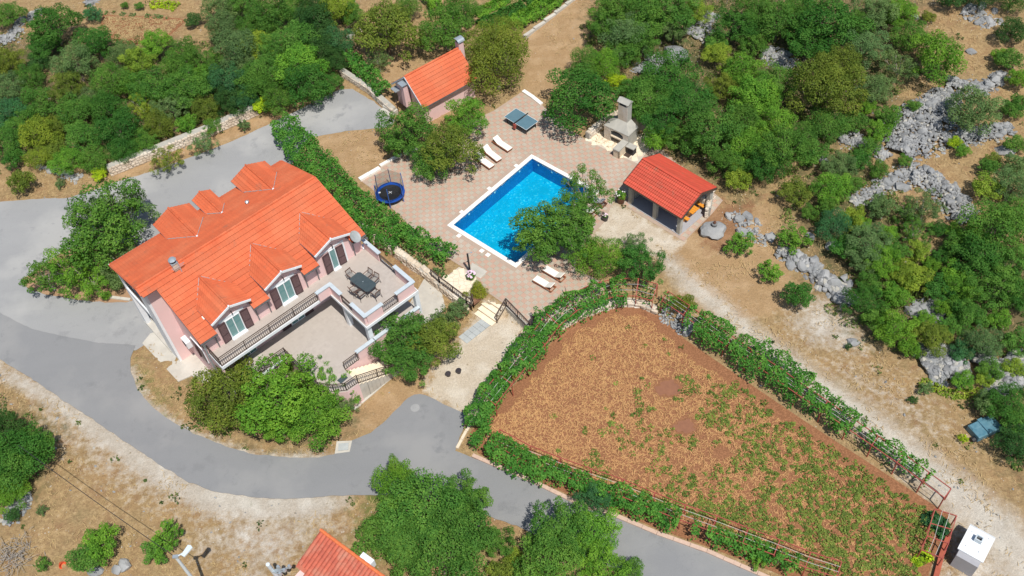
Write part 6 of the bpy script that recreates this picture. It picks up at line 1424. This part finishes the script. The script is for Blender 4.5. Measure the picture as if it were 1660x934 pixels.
vine('grapevine', [(1215, 590), (1240, 602), (1275, 625), (1305, 650)], 2.3, 1.7, label='bulging vine stretch in the middle of the upper right field edge', seed=11)
vine('grapevine', [(1305, 655), (1340, 678), (1380, 706)], 1.9, 1.7, label='vine stretch on the right field edge beside the gravel track', seed=12, cover=.9)
vine('grapevine', [(1385, 708), (1420, 732), (1460, 760), (1500, 792)], 1.1, 1.6, label='thin broken vine stretch on the right field edge towards the utility hut', seed=14, cover=.7, gapfn=.3)
vine('grapevine', [(1035, 486), (1060, 494), (1090, 512)], .9, 1.6, label='few vine shoots over bare red rails at the top corner of the field', seed=15, cover=.35, gapfn=.4)
vine('grapevine', [(566, 103), (585, 122), (610, 145), (628, 165)], 1.7, 1.6, label='vine hanging over the stone wall between the wood and the garden house', seed=16)
vine('hedge', [(828, 48), (860, 32), (895, 12), (925, -8)], 2.0, .9, label='dense green hedge strip along the concrete border at the top', seed=17, group='garden plants', col='bright')
vine('hedge', [(690, -8), (705, 14), (712, 30)], 1.8, 1.2, label='bright green climbing plants at the top, left of the vegetable beds', seed=18, group='garden plants', col='bright')
vine('vegetable_row', [(775, 42), (830, 18), (880, -8)], 2.0, .5, label='dark green vegetable row at the top between two lighter rows', seed=19, group='garden plants', col='deep', ground=True)
vine('vegetable_row', [(770, 24), (805, 8), (830, -10)], 1.9, .4, label='bright green vegetable row at the top edge, the left one', seed=20, group='garden plants', col='bright', ground=True)
vine('vegetable_row', [(800, 48), (850, 22), (895, -5)], 1.6, .5, label='bright green vegetable row at the top edge next to the hedge', seed=21, group='garden plants', col='bright', ground=True)
vine('cabbage_patch', [(170, 22), (200, 24), (235, 27), (280, 30)], .6, .35, label='thin line of blue-green cabbages along the top of the small red plot', seed=22, group='garden plants', col='grey', cover=.5, gapfn=.5, ground=True)
vine('flowering_bush', [(244, 12), (265, 8), (288, 13)], 1.4, .7, label='pale flowering bush above the small red plot at the top left', seed=23, group='garden plants', col='lime', cover=.5, ground=True)
vine('creeper', [(1520, 838), (1512, 858), (1528, 850)], 1.6, .5, label='dark bluish green leafy patch in the right corner of the field', seed=24, group='garden plants', col='teal', ground=True, leaf=.3)
vine('creeper', [(1490, 900), (1500, 915)], 1.5, .5, label='bright lime lettuce patch at the lower right corner of the field', seed=25, group='garden plants', col='lime', ground=True, leaf=.2)
vine('ground_cover', [(1490, 620), (1540, 640), (1600, 640)], 1.0, .4, label='yellow-green low plants spilling over the boulders at the lower right', seed=26, group='garden plants', col='yellow', cover=.6, ground=True)
# trellis frames
def trellis(name, inner, outer, h, label, n_rail=2, rail_mat='wire'):
    A = [G(*p) for p in inner]; B = [G(*p) for p in outer]; o = A[0]; root = empty(name, o, 0, label, 'trellis', 'red steel vine trellises'); up = Vector((0, 0, 1))
    for i in range(len(A)):
        a, b_ = A[i]-o, B[i]-o
        MB().bar(a-up*.1, a+up*h, .06).build('post', 'red_paint', root); MB().bar(b_-up*.1, b_+up*h, .06).build('post', 'red_paint', root); MB().bar(a+up*h, b_+up*h, .055).build('cross_bar', 'red_paint', root)
    for i in range(len(A)-1):
        MB().bar(A[i]-o+up*(h+.02), A[i+1]-o+up*(h+.02), .05).build('rail', 'red_paint', root); MB().bar(B[i]-o+up*(h+.02), B[i+1]-o+up*(h+.02), .05).build('rail', 'red_paint', root)
        for k in range(1, n_rail+1):
            t = k/(n_rail+1); MB().bar(A[i].lerp(B[i], t)-o+up*(h+.05), A[i+1].lerp(B[i+1], t)-o+up*(h+.05), .02).build('wire', rail_mat, root)
def off(px, d):
    out = []
    for i, p in enumerate(px):
        a = Vector((*px[max(i-1, 0)], 0)); c = Vector((*px[min(i+1, len(px)-1)], 0)); u_ = (c-a).normalized(); out.append((p[0]-u_.y*d, p[1]+u_.x*d))
    return out
ne = [(1066, 515), (1100, 538), (1132, 562), (1165, 585), (1200, 610), (1240, 636), (1280, 665), (1320, 692), (1360, 720), (1400, 748), (1440, 776), (1480, 806), (1515, 832)]
trellis('trellis', off(ne, -9), off(ne, -27), 1.45, 'red steel vine trellis along the upper right side of the field')
nw = [(1056, 508), (1030, 500), (1000, 500), (968, 508), (935, 524), (908, 548), (885, 578), (858, 610), (832, 642), (806, 675)]
trellis('trellis', nw, off(nw, 28), 1.45, 'red steel vine trellis round the upper left side of the field')
so_ = [(800, 735), (850, 762), (900, 782), (950, 800), (1000, 817), (1050, 838), (1100, 858), (1150, 876), (1200, 895), (1250, 914), (1300, 934), (1350, 950)]
trellis('trellis', so_, off(so_, -26), 1.25, 'red steel vine trellis along the road side of the field')
se = [(1541, 852), (1534, 874), (1528, 896), (1518, 920)]
trellis('trellis', se, off(se, 36), 1.3, 'red steel frame at the right end of the field by the utility hut')
o = G(1538, 868); b = MB(); A = [G(*p) for p in [(1536, 872), (1524, 905), (1515, 940)]]
for i in range(2): b.bar(A[i]+Vector((0, 0, .1)), A[i+1]+Vector((0, 0, .1)), .3, .4)
b.build('field_kerb', 'brick_red', label='low red block kerb at the right end of the field', cat='kerb wall')

# ================================================================== FIELD PLANTS
fw = [tuple(p) for p in field_w]; fx0, fx1 = min(p[0] for p in fw), max(p[0] for p in fw); fy0, fy1 = min(p[1] for p in fw), max(p[1] for p in fw)
def scatter(n, poly, inset=.3):
    x0, x1 = min(p[0] for p in poly), max(p[0] for p in poly); y0, y1 = min(p[1] for p in poly), max(p[1] for p in poly)
    X = rng.uniform(x0, x1, n); Y = rng.uniform(y0, y1, n); k = sdist(X, Y, poly) < -inset; return X[k], Y[k]
def fld(x, y, s, o=0): return np.array([noise.noise(Vector((a*s+o, b_*s, o))) for a, b_ in zip(x, y)])
L0 = W(1010, 560).xy; L1 = W(1400, 870).xy; ldir = (L1-L0).normalized(); LL = (L1-L0).length
def prog(X, Y): return ((X-L0.x)*ldir.x+(Y-L0.y)*ldir.y)/LL            # 0 in the dry part, 1 in the green corner
bare = [(W(*p, LOW).xy, r) for p, r in (((1083, 630), .85), ((1110, 692), .7), ((1170, 735), .5))]
def notbare(X, Y):
    k = np.ones(X.shape, bool)
    for c, r in bare: k &= ((X-c.x)**2/1.5+(Y-c.y)**2) > r*r
    return k
# straw: thin curved blades lying about
X, Y = scatter(52000, fw, .25); pr = prog(X, Y); dn = fld(X, Y, .9, 3); edge = -sdist(X, Y, fw)
k = (rng.random(X.size) < np.clip(1.0-pr*.62+dn*.5, .12, 1)) & notbare(X, Y) & (edge > .9+.5*dn); X, Y = X[k], Y[k]; n = X.size
a = rng.uniform(0, 2*pi, n); l_ = rng.uniform(.12, .42, n); cu = rng.uniform(-.9, .9, n); Z = hgv(X, Y)+.03
def blade(X, Y, Z, a, l_, cu, w_=.016, rise=.10):
    p0 = np.stack([X-np.cos(a)*l_/2, Y-np.sin(a)*l_/2, Z], 1); p1 = np.stack([X, Y, Z+rng.uniform(.02, rise, len(X))], 1); a2 = a+cu; p2 = p1+np.stack([np.cos(a2)*l_/2, np.sin(a2)*l_/2, -rng.uniform(0, .03, len(X))], 1)
    s_ = np.stack([-np.sin(a), np.cos(a), np.zeros(len(X))], 1)*w_; v = np.stack([p0-s_, p0+s_, p1+s_, p1-s_, p2-s_*.5, p2+s_*.5], 1).reshape(-1, 3); b_ = np.arange(len(X))*6
    return v, np.concatenate([np.stack([b_, b_+1, b_+2, b_+3], 1), np.stack([b_+3, b_+2, b_+5, b_+4], 1)])
v, q = blade(X, Y, Z, a, l_, cu, .02); o = inst(ngon_mesh('straw', 'straw', v, q), 'straw'); tag(o, 'dry straw strewn over the red soil field', 'straw', kind='stuff')
# potato plants: leaf clumps, greener towards the right corner
X, Y = scatter(10500, fw, .5); pr = prog(X, Y); dn = fld(X, Y, .55, 9)+.6*fld(X, Y, 1.7, 2)
k = (rng.random(X.size) < np.clip((pr-.24)*1.5+dn*1.3*(pr > .12), 0.006, .95)) & notbare(X, Y); X, Y = X[k], Y[k]; pr = pr[k]
nl = 13; n = X.size; R0 = rng.uniform(.10, .30, n)
ang = rng.uniform(0, 2*pi, (n, nl)); rad = np.sqrt(rng.random((n, nl)))*R0[:, None]; PX = (X[:, None]+np.cos(ang)*rad).ravel(); PY = (Y[:, None]+np.sin(ang)*rad).ravel(); PZ_ = (hgv(X, Y)[:, None]+.05+(R0[:, None]-rad*.6)*rng.uniform(.3, .9, (n, nl))).ravel()
v, q = leaf_quads(np.stack([PX, PY, PZ_], 1), np.tile([0, 0, 1.], (PX.size, 1)), .17, .5, .55); lv = np.repeat(np.clip(rng.uniform(.2, .9, n)[:, None]+rng.normal(0, .12, (n, nl)), 0, 1).ravel(), 4)
o = inst(ngon_mesh('potato_plants', 'leaf', v, q, lv), 'potato_plants', color=(.155, .215, .045)); tag(o, 'wilting green potato plants in the lower right half of the field', 'plants', kind='stuff')
# darker bare patches of soil
for (c, r), l_b in zip(bare[:2], ('upper', 'lower')):
    sheet('bare_soil_patch', [(c.x+r*1.0*cos(a_)*(1+.12*sin(3*a_+c.x)+.12*sin(7*a_)+.08*sin(11*a_+2)), c.y+r*.75*sin(a_)*(1+.12*sin(3*a_+c.x)+.12*sin(7*a_)+.08*sin(11*a_+2))) for a_ in np.linspace(0, 2*pi, 44, endpoint=False)], .035, 'soil_dark', .5, thick=.01)['kind'] = 'structure'
# small red plot at the top left
plot = GP([(168, 24), (290, 30), (302, 34), (270, 62), (215, 72), (185, 66), (162, 45)]); tag(sheet('red_plot', plot, .04, 'soil', .8), kind='structure')
X, Y = scatter(2600, [tuple(p) for p in plot], .3); v, q = blade(X, Y, hgv(X, Y)+.06, rng.uniform(0, 6.3, X.size), rng.uniform(.2, .6, X.size), rng.uniform(-.8, .8, X.size), .02); o = inst(ngon_mesh('cut_stalks', 'dry_blade', v, q), 'cut_stalks'); tag(o, 'pale cut stalks strewn over the small red plot at the top left', 'stalks', kind='stuff')

# ================================================================== DRY GRASS, WEEDS, STONES
n = 150000; X = rng.uniform(-52, 52, n); Y = rng.uniform(18, 100, n); k = np.ones(n, bool)
for p_ in (road_w, old_w, terr_w, field_w, isl_w, GP([(170, 430), (460, 255), (600, 380), (720, 500), (640, 620), (560, 640), (300, 620)])): k &= sdist(X, Y, [tuple(q) for q in p_]) > .2
X, Y = X[k], Y[k]; dn = fld(X, Y, .35, 4)+.7*fld(X, Y, 1.3, 8)
from bisect import bisect
ix_ = np.clip(np.searchsorted(gx, X), 0, nx_-1); iy_ = np.clip(np.searchsorted(gy, Y), 0, ny_-1); gi = iy_*nx_+ix_
bareish = np.maximum(MASK['gravel'], MASK['yard'])[gi]; k = (dn > -.05+bareish*.5-MASK['tan'][gi]*-.25); X, Y = X[k], Y[k]
v, q = blade(X, Y, hgv(X, Y)+.02, rng.uniform(0, 6.3, X.size), rng.uniform(.12, .38, X.size), rng.uniform(-.6, .6, X.size), .014, .16); o = inst(ngon_mesh('dry_grass', 'dry_blade', v, q), 'dry_grass'); tag(o, 'dry yellow grass covering the open ground', 'grass', kind='stuff')
# green weeds
n = 9000; X = rng.uniform(-50, 50, n); Y = rng.uniform(18, 98, n); k = np.ones(n, bool)
for p_ in (road_w, old_w, terr_w, field_w, isl_w, yard_w, GP([(170, 430), (460, 255), (600, 380), (720, 500), (640, 620), (560, 640), (300, 620)])): k &= sdist(X, Y, [tuple(q) for q in p_]) > .1
X, Y = X[k], Y[k]; ix_ = np.clip(np.searchsorted(gx, X), 0, nx_-1); iy_ = np.clip(np.searchsorted(gy, Y), 0, ny_-1); gi = iy_*nx_+ix_; dn = fld(X, Y, .4, 14)
k = rng.random(X.size) < np.clip(.06+.9*MASK['under'][gi]+.7*MASK['green'][gi]-.5*MASK['tan'][gi]+.25*dn, 0, 1); X, Y = X[k], Y[k]; n = X.size; nl = 14; R0 = rng.uniform(.08, .5, n)**1.3+.06
ang = rng.uniform(0, 2*pi, (n, nl)); rad = np.sqrt(rng.random((n, nl)))*R0[:, None]; PX = (X[:, None]+np.cos(ang)*rad).ravel(); PY = (Y[:, None]+np.sin(ang)*rad).ravel(); PZ_ = (hgv(X, Y)[:, None]+.04+(R0[:, None]-rad*.6)*rng.uniform(.2, .9, (n, nl))).ravel()
v, q = leaf_quads(np.stack([PX, PY, PZ_], 1), np.tile([0, 0, 1.], (PX.size, 1)), .19, .6, .55); lv = np.repeat(np.clip(rng.uniform(.1, .9, n)[:, None]+rng.normal(0, .12, (n, nl)), 0, 1).ravel(), 4)
o = inst(ngon_mesh('weeds', 'leaf', v, q, lv), 'weeds', color=(.085, .125, .035)); tag(o, 'low green weeds scattered over the open ground', 'weeds', kind='stuff')

n = 5200; X = rng.uniform(-50, 50, n); Y = rng.uniform(20, 98, n); k = np.ones(n, bool)
for p_ in (road_w, old_w, terr_w, field_w, isl_w, yard_w, GP([(170, 430), (460, 255), (600, 380), (720, 500), (640, 620), (560, 640), (300, 620)])): k &= sdist(X, Y, [tuple(q) for q in p_]) > .6
X, Y = X[k], Y[k]; ix_ = np.clip(np.searchsorted(gx, X), 0, nx_-1); iy_ = np.clip(np.searchsorted(gy, Y), 0, ny_-1); gi = iy_*nx_+ix_; dn = fld(X, Y, .28, 24)+.4*fld(X, Y, .9, 25)
k = (MASK['under'][gi] > .3) & (dn > -.12) & (rng.random(X.size) < .75); X, Y, dn = X[k], Y[k], dn[k]; n = X.size; nl = 46; R0 = rng.uniform(.22, .75, n)
d_ = rng.normal(0, 1, (n, nl, 3)); d_[:, :, 2] = np.abs(d_[:, :, 2]); d_ /= np.linalg.norm(d_, axis=2)[:, :, None]; rr_ = R0[:, None, None]*rng.uniform(.75, 1.05, (n, nl, 1))
Pq = d_*rr_*np.array([1, 1, .85])+np.stack([X, Y, hgv(X, Y)+.02], 1)[:, None, :]; v, q = leaf_quads(Pq.reshape(-1, 3), d_.reshape(-1, 3)*.7+np.array([0, 0, .4]), .17, .45, .6)
lv = np.repeat(np.clip(rng.uniform(.1, .85, n)[:, None]+rng.normal(0, .13, (n, nl)), 0, 1).ravel(), 4)
o = inst(ngon_mesh('undergrowth', 'leaf', v, q, lv), 'undergrowth', color=(.105, .165, .036)); tag(o, 'low green scrub filling the ground between the trees and bushes', 'scrub', kind='stuff')

RK = [rock_mesh('rock_%d' % k, k+5, 'rock', 2, 1, random.uniform(.7, 1), random.uniform(.5, .75)) for k in range(8)]
RKd = [rock_mesh('rock_d%d' % k, k+25, 'rock_dark', 2, 1, .8, .6) for k in range(3)]
def np_rocks(name, X, Y, Z, Sz, seeds=6, sub=1, mats=('rock', 'rock_dark', 'stone_cap')):
    vs, fs, mi, off_ = [], [], [], 0
    base = []
    for s_ in range(seeds):
        me = rock_mesh('tmp', s_+60, 'rock', sub, 1, .8, .62); v = np.array([q.co[:] for q in me.vertices]); f = np.array([tuple(p.vertices) for p in me.polygons]); base.append((v, f)); bpy.data.meshes.remove(me)
    for x, y, z, s_ in zip(X, Y, Z, Sz):
        v, f = base[rng.integers(seeds)]; a, t_ = rng.uniform(0, 6.28), rng.uniform(-.5, .5); c, s = cos(a), sin(a); sc = np.array([s_*rng.uniform(.8, 1.3), s_*rng.uniform(.6, 1), s_*rng.uniform(.6, 1)])
        w_ = v*sc; w_ = np.stack([w_[:, 0], w_[:, 1]*cos(t_)-w_[:, 2]*sin(t_), w_[:, 1]*sin(t_)+w_[:, 2]*cos(t_)], 1); w_ = np.stack([w_[:, 0]*c-w_[:, 1]*s, w_[:, 0]*s+w_[:, 1]*c, w_[:, 2]], 1)+np.array([x, y, z])
        vs.append(w_); fs.append(f+off_); off_ += len(v); mi.append(np.full(len(f), rng.choice(len(mats), p=[.72, .18, .10][:len(mats)])))
    return ngon_mesh(name, None, np.concatenate(vs), np.concatenate(fs), mi=np.concatenate(mi), mats=list(mats))
# pebbles and small stones on the verge and hillside
n = 26000; X = rng.uniform(-50, 50, n); Y = rng.uniform(18, 98, n); ix_ = np.clip(np.searchsorted(gx, X), 0, nx_-1); iy_ = np.clip(np.searchsorted(gy, Y), 0, ny_-1); gi = iy_*nx_+ix_
k = rng.random(n) < (MASK['gravel'][gi]*.35+.05+.22*MASK['under'][gi]*(X > 0)); 
for p_ in (road_w, old_w, terr_w, field_w, isl_w, yard_w, GP([(170, 430), (460, 255), (600, 380), (720, 500), (640, 620), (560, 640), (300, 620)])): k &= sdist(X, Y, [tuple(q) for q in p_]) > .15
k &= rng.random(n) < np.where((MASK['gravel'][gi] > .5), .5, 1); X, Y = X[k], Y[k]
o = inst(np_rocks('loose_stones', X, Y, hgv(X, Y)+.02, rng.gamma(2.2, .022, X.size)+.02, mats=('rock', 'stone_cap', 'rock_dark')), 'loose_stones'); tag(o, 'loose pale stones lying on the ground', 'stones', kind='stuff')
n = 9000; X = rng.uniform(-50, 50, n); Y = rng.uniform(18, 90, n); d_ = sdist(X, Y, [tuple(q) for q in road_w]); k = (d_ > -.45) & (d_ < .1) & (rng.random(n) < np.exp(-np.clip(-d_, 0, 1)*5)); X, Y = X[k], Y[k]
o = inst(np_rocks('edge_gravel', X, Y, hgv(X, Y)+.055, rng.uniform(.012, .04, X.size), mats=('stone_cap', 'rock', 'rock_dark')), 'edge_gravel'); tag(o, 'loose grit spilling over the edges of the road', 'gravel', kind='stuff')
# rubble banks
def bank(label, pts, wm, h, n, smin=.08, smax=.24, nbig=10, big_=(.28, .55)):
    """pts: px polyline, wm: width in m at each point, h: mound height"""
    P = [G(*p) for p in pts]; o = P[0]; root = empty('rubble_bank', o, 0, label, 'rubble'); Ls = np.array([(P[i+1]-P[i]).length for i in range(len(P)-1)]); pr_ = Ls/Ls.sum()
    n = int(n*2.3); seg = rng.choice(len(Ls), n, p=pr_); t = rng.random(n); s_ = np.clip(rng.normal(0, .5, n), -1, 1)
    A = np.array([p[:] for p in P]); a, c = A[seg], A[seg+1]; u_ = (c-a)[:, :2]; u_ /= np.linalg.norm(u_, axis=1)[:, None]; w0 = 1.35*(np.array(wm)[seg]*(1-t)+np.array(wm)[seg+1]*t)
    X = a[:, 0]+(c-a)[:, 0]*t-u_[:, 1]*s_*w0/2; Y = a[:, 1]+(c-a)[:, 1]*t+u_[:, 0]*s_*w0/2; nz = fld(X, Y, .9, 31); X += nz*.4
    Z = hgv(X, Y)+h*(1-s_**2)*(.65+.5*nz)*rng.uniform(.8, 1.05, n)-.02; Sz = rng.uniform(smin, smax, n)*(1+.4*nz)
    me = np_rocks('rubble', X-o.x, Y-o.y, Z-o.z, Sz); r = inst(me, 'rubble', root); tag(r, kind='stuff')
    # core mound so no ground shows through
    for k in range(nbig):
        i = rng.integers(n); q = Vector((X[i], Y[i], Z[i]+.05))-o; s = random.uniform(*big_); inst(random.choice(RK+RKd[:1]), 'stone', root, q, (random.uniform(-.3, .3), random.uniform(-.3, .3), random.uniform(0, 6)), (s, s*.8, s*.75))
    return root
bank('broad grey rubble field on the upper right hillside, between the two big bushes', [(1535, 150), (1520, 175), (1500, 200), (1470, 232), (1455, 250)], [1.6, 2.8, 4.2, 4.0, 2.0], .9, 900, nbig=16)
bank('long grey rubble ridge pointing right, below the greyish round tree', [(1530, 232), (1570, 222), (1605, 216), (1640, 208)], [1.2, 1.7, 1.6, 1.0], .6, 330, nbig=8)
bank('short rubble ridge at the top of the grey rubble field', [(1535, 140), (1570, 145), (1590, 150), (1625, 122)], [1.2, 1.8, 1.4, 1.0], .6, 260, nbig=9)
bank('steep rubble slope running down right beside the grey bush', [(1475, 285), (1510, 290), (1540, 320), (1560, 345), (1572, 362)], [2.4, 1.6, 1.8, 2.0, 1.0], .7, 420, nbig=8)
bank('thin rubble belt crossing the hillside left of the grey rubble field', [(1380, 330), (1420, 310), (1450, 295), (1480, 275)], [1.0, 1.4, 1.6, 1.8], .3, 230, nbig=6)
bank('rubble patch between bushes to the left of the grey rubble field', [(1362, 226), (1385, 228), (1405, 240), (1440, 258)], [1.4, 1.8, 1.2, .8], .4, 200, nbig=5)
bank('rock row at the upper side of the bare ground beside the track', [(1262, 410), (1290, 418), (1315, 435), (1340, 458), (1365, 478), (1385, 492)], [.8, 1.3, 1.2, 1.4, 1.3, 1.0], .6, 300, .14, .36, 14, (.4, .7))
bank('grey boulder heap above the low yellow-green plants at the lower right', [(1495, 592), (1515, 588), (1545, 597), (1570, 598)], [1.6, 2.6, 2.2, 1.2], .8, 380, .14, .36, 8)
bank('big grey boulder heap at the right edge below the hillside wood', [(1585, 600), (1615, 595), (1640, 612), (1660, 632)], [1.4, 2.8, 3.4, 3.0], .9, 480, .14, .34, 8)
bank('grey rocks between bushes above the domed olive tree of the lower hillside', [(1480, 498), (1500, 503), (1518, 508), (1492, 524)], [1.2, 1.6, 1.4, 1.0], .4, 130, .12, .3, 8, (.4, .75))
bank('pale rubble streak between trees at the top, upper part', [(1155, 22), (1145, 40), (1120, 62)], [1.0, 1.6, 1.8], .4, 200, nbig=5)
bank('pale rubble streak behind the stone barbecue, lower part', [(1040, 122), (1052, 105), (1075, 95)], [1.6, 2.0, 1.6], .4, 170, nbig=5)
bank('grey rubble fan between trees left of the big olive tree', [(1235, 88), (1255, 92), (1275, 100), (1285, 112)], [1.0, 2.0, 2.0, 1.0], .4, 200, nbig=4)
bank('grey rocks at the upper left corner among the trees', [(0, 62), (15, 70), (40, 30), (70, 18)], [1.2, 1.4, 1.2, 1.0], .4, 180, nbig=6)
bank('small grey rock pile above the small red plot', [(140, 8), (150, 3), (158, -4)], [1.0, 1.4, 1.2], .4, 110, nbig=4)
bank('stones strewn along the soil edge right of the gazebo', [(1180, 348), (1205, 360), (1215, 385), (1245, 390)], [.8, 1.4, 1.6, 1.0], .15, 60, .10, .24, 5, (.35, .6))
bank('stones in the dry grass at the top right', [(1560, 20), (1590, 22), (1610, 45)], [1.6, 2.0, 1.6], .15, 70, .1, .3, 7, (.3, .6))
bank('pale rocks at the lower left behind the dark trees', [(12, 850), (30, 815), (45, 800)], [1.0, 1.2, .8], .2, 60, .1, .28, 5, (.3, .5))
bank('pale stones between the wood and the drive at the left', [(105, 285), (130, 290), (60, 268)], [.8, .9, .6], .15, 60, .1, .25, 3, (.25, .4))
bank('white stones between the two left field trellises and the track', [(1075, 505), (1100, 525), (1120, 540)], [.8, .9, .6], .2, 80, .1, .24, 3, (.25, .4))
BO = [(1090, 91, 1.5, 'large pale domed rock among the trees above the stone barbecue'), (1544, 131, .8, 'grey rock block above the left tip of the rubble field'), (1462, 305, .75, 'single pale block lying on the thin rubble belt'), (1332, 259, .6, 'pale rock between the wood and the hillside bushes'),
      (202, 917, .65, 'big white boulder at the lower left, left of the street lamp'), (190, 925, .45, 'small white rock leaning on the white boulder at the lower left'), (156, 926, .55, 'grey rock left of the white boulder at the lower left'), (1213, 352, .6, 'upright pointed grey rock right of the boulder table'), (1250, 388, .6, 'grey rock left of the round shrub by the rock row'),
      (1314, 384, .5, 'grey rock right of the round shrub by the rock row'), (1350, 398, .6, 'grey rock below the blue-green bush of the hillside'), (1612, 20, .5, 'flat grey rock in the dry grass at the top right'), (1590, 12, .7, 'jagged pale rock in the dry grass at the top right'), (1575, 85, .55, 'pale rock left of the dry slope at the upper right'), (1484, 30, .5, 'pale rock beside the small olive shrub at the top right'),
      (1632, 247, .9, 'big grey rock at the right edge below the rubble ridge'), (1368, 452, .55, 'loose grey rock above the rock row, left one'), (1376, 462, .5, 'loose grey rock above the rock row, right one'), (1385, 556, .5, 'white flat rock on the pale bare patch above the track'), (1502, 500, .8, 'light triangular rock on the bushy hillside at the right'),
      (33, 805, .5, 'white rock in the dry grass by the left edge'), (1185, 540, .01, '')]
for px, py, s, lb_ in BO:
    if s < .1: continue
    g = G(px, py); o = inst(random.choice(RK), 'boulder', None, (g.x, g.y, g.z+s*.15), (random.uniform(-.2, .2), random.uniform(-.2, .2), random.uniform(0, 6)), (s, s*.85, s*.8)); tag(o, lb_, 'boulder', 'single boulders')
# twig heap at the lower left
g = G(22, 905); b = MB()
for k in range(150):
    a = random.uniform(0, 6.28); p = Vector((random.gauss(0, .7), random.gauss(0, .6), random.uniform(.05, .5))); d = Vector((cos(a), sin(a), random.uniform(-.2, .35)))*random.uniform(.3, .9); b.tube([p, p+d*.5+Vector((0, 0, .06)), p+d], [.022, .016, .006], 4)
o = b.build('brushwood', 'bark_pale', label='heap of bare grey brushwood in the lower left corner', cat='brushwood', kind='stuff'); o.location = g
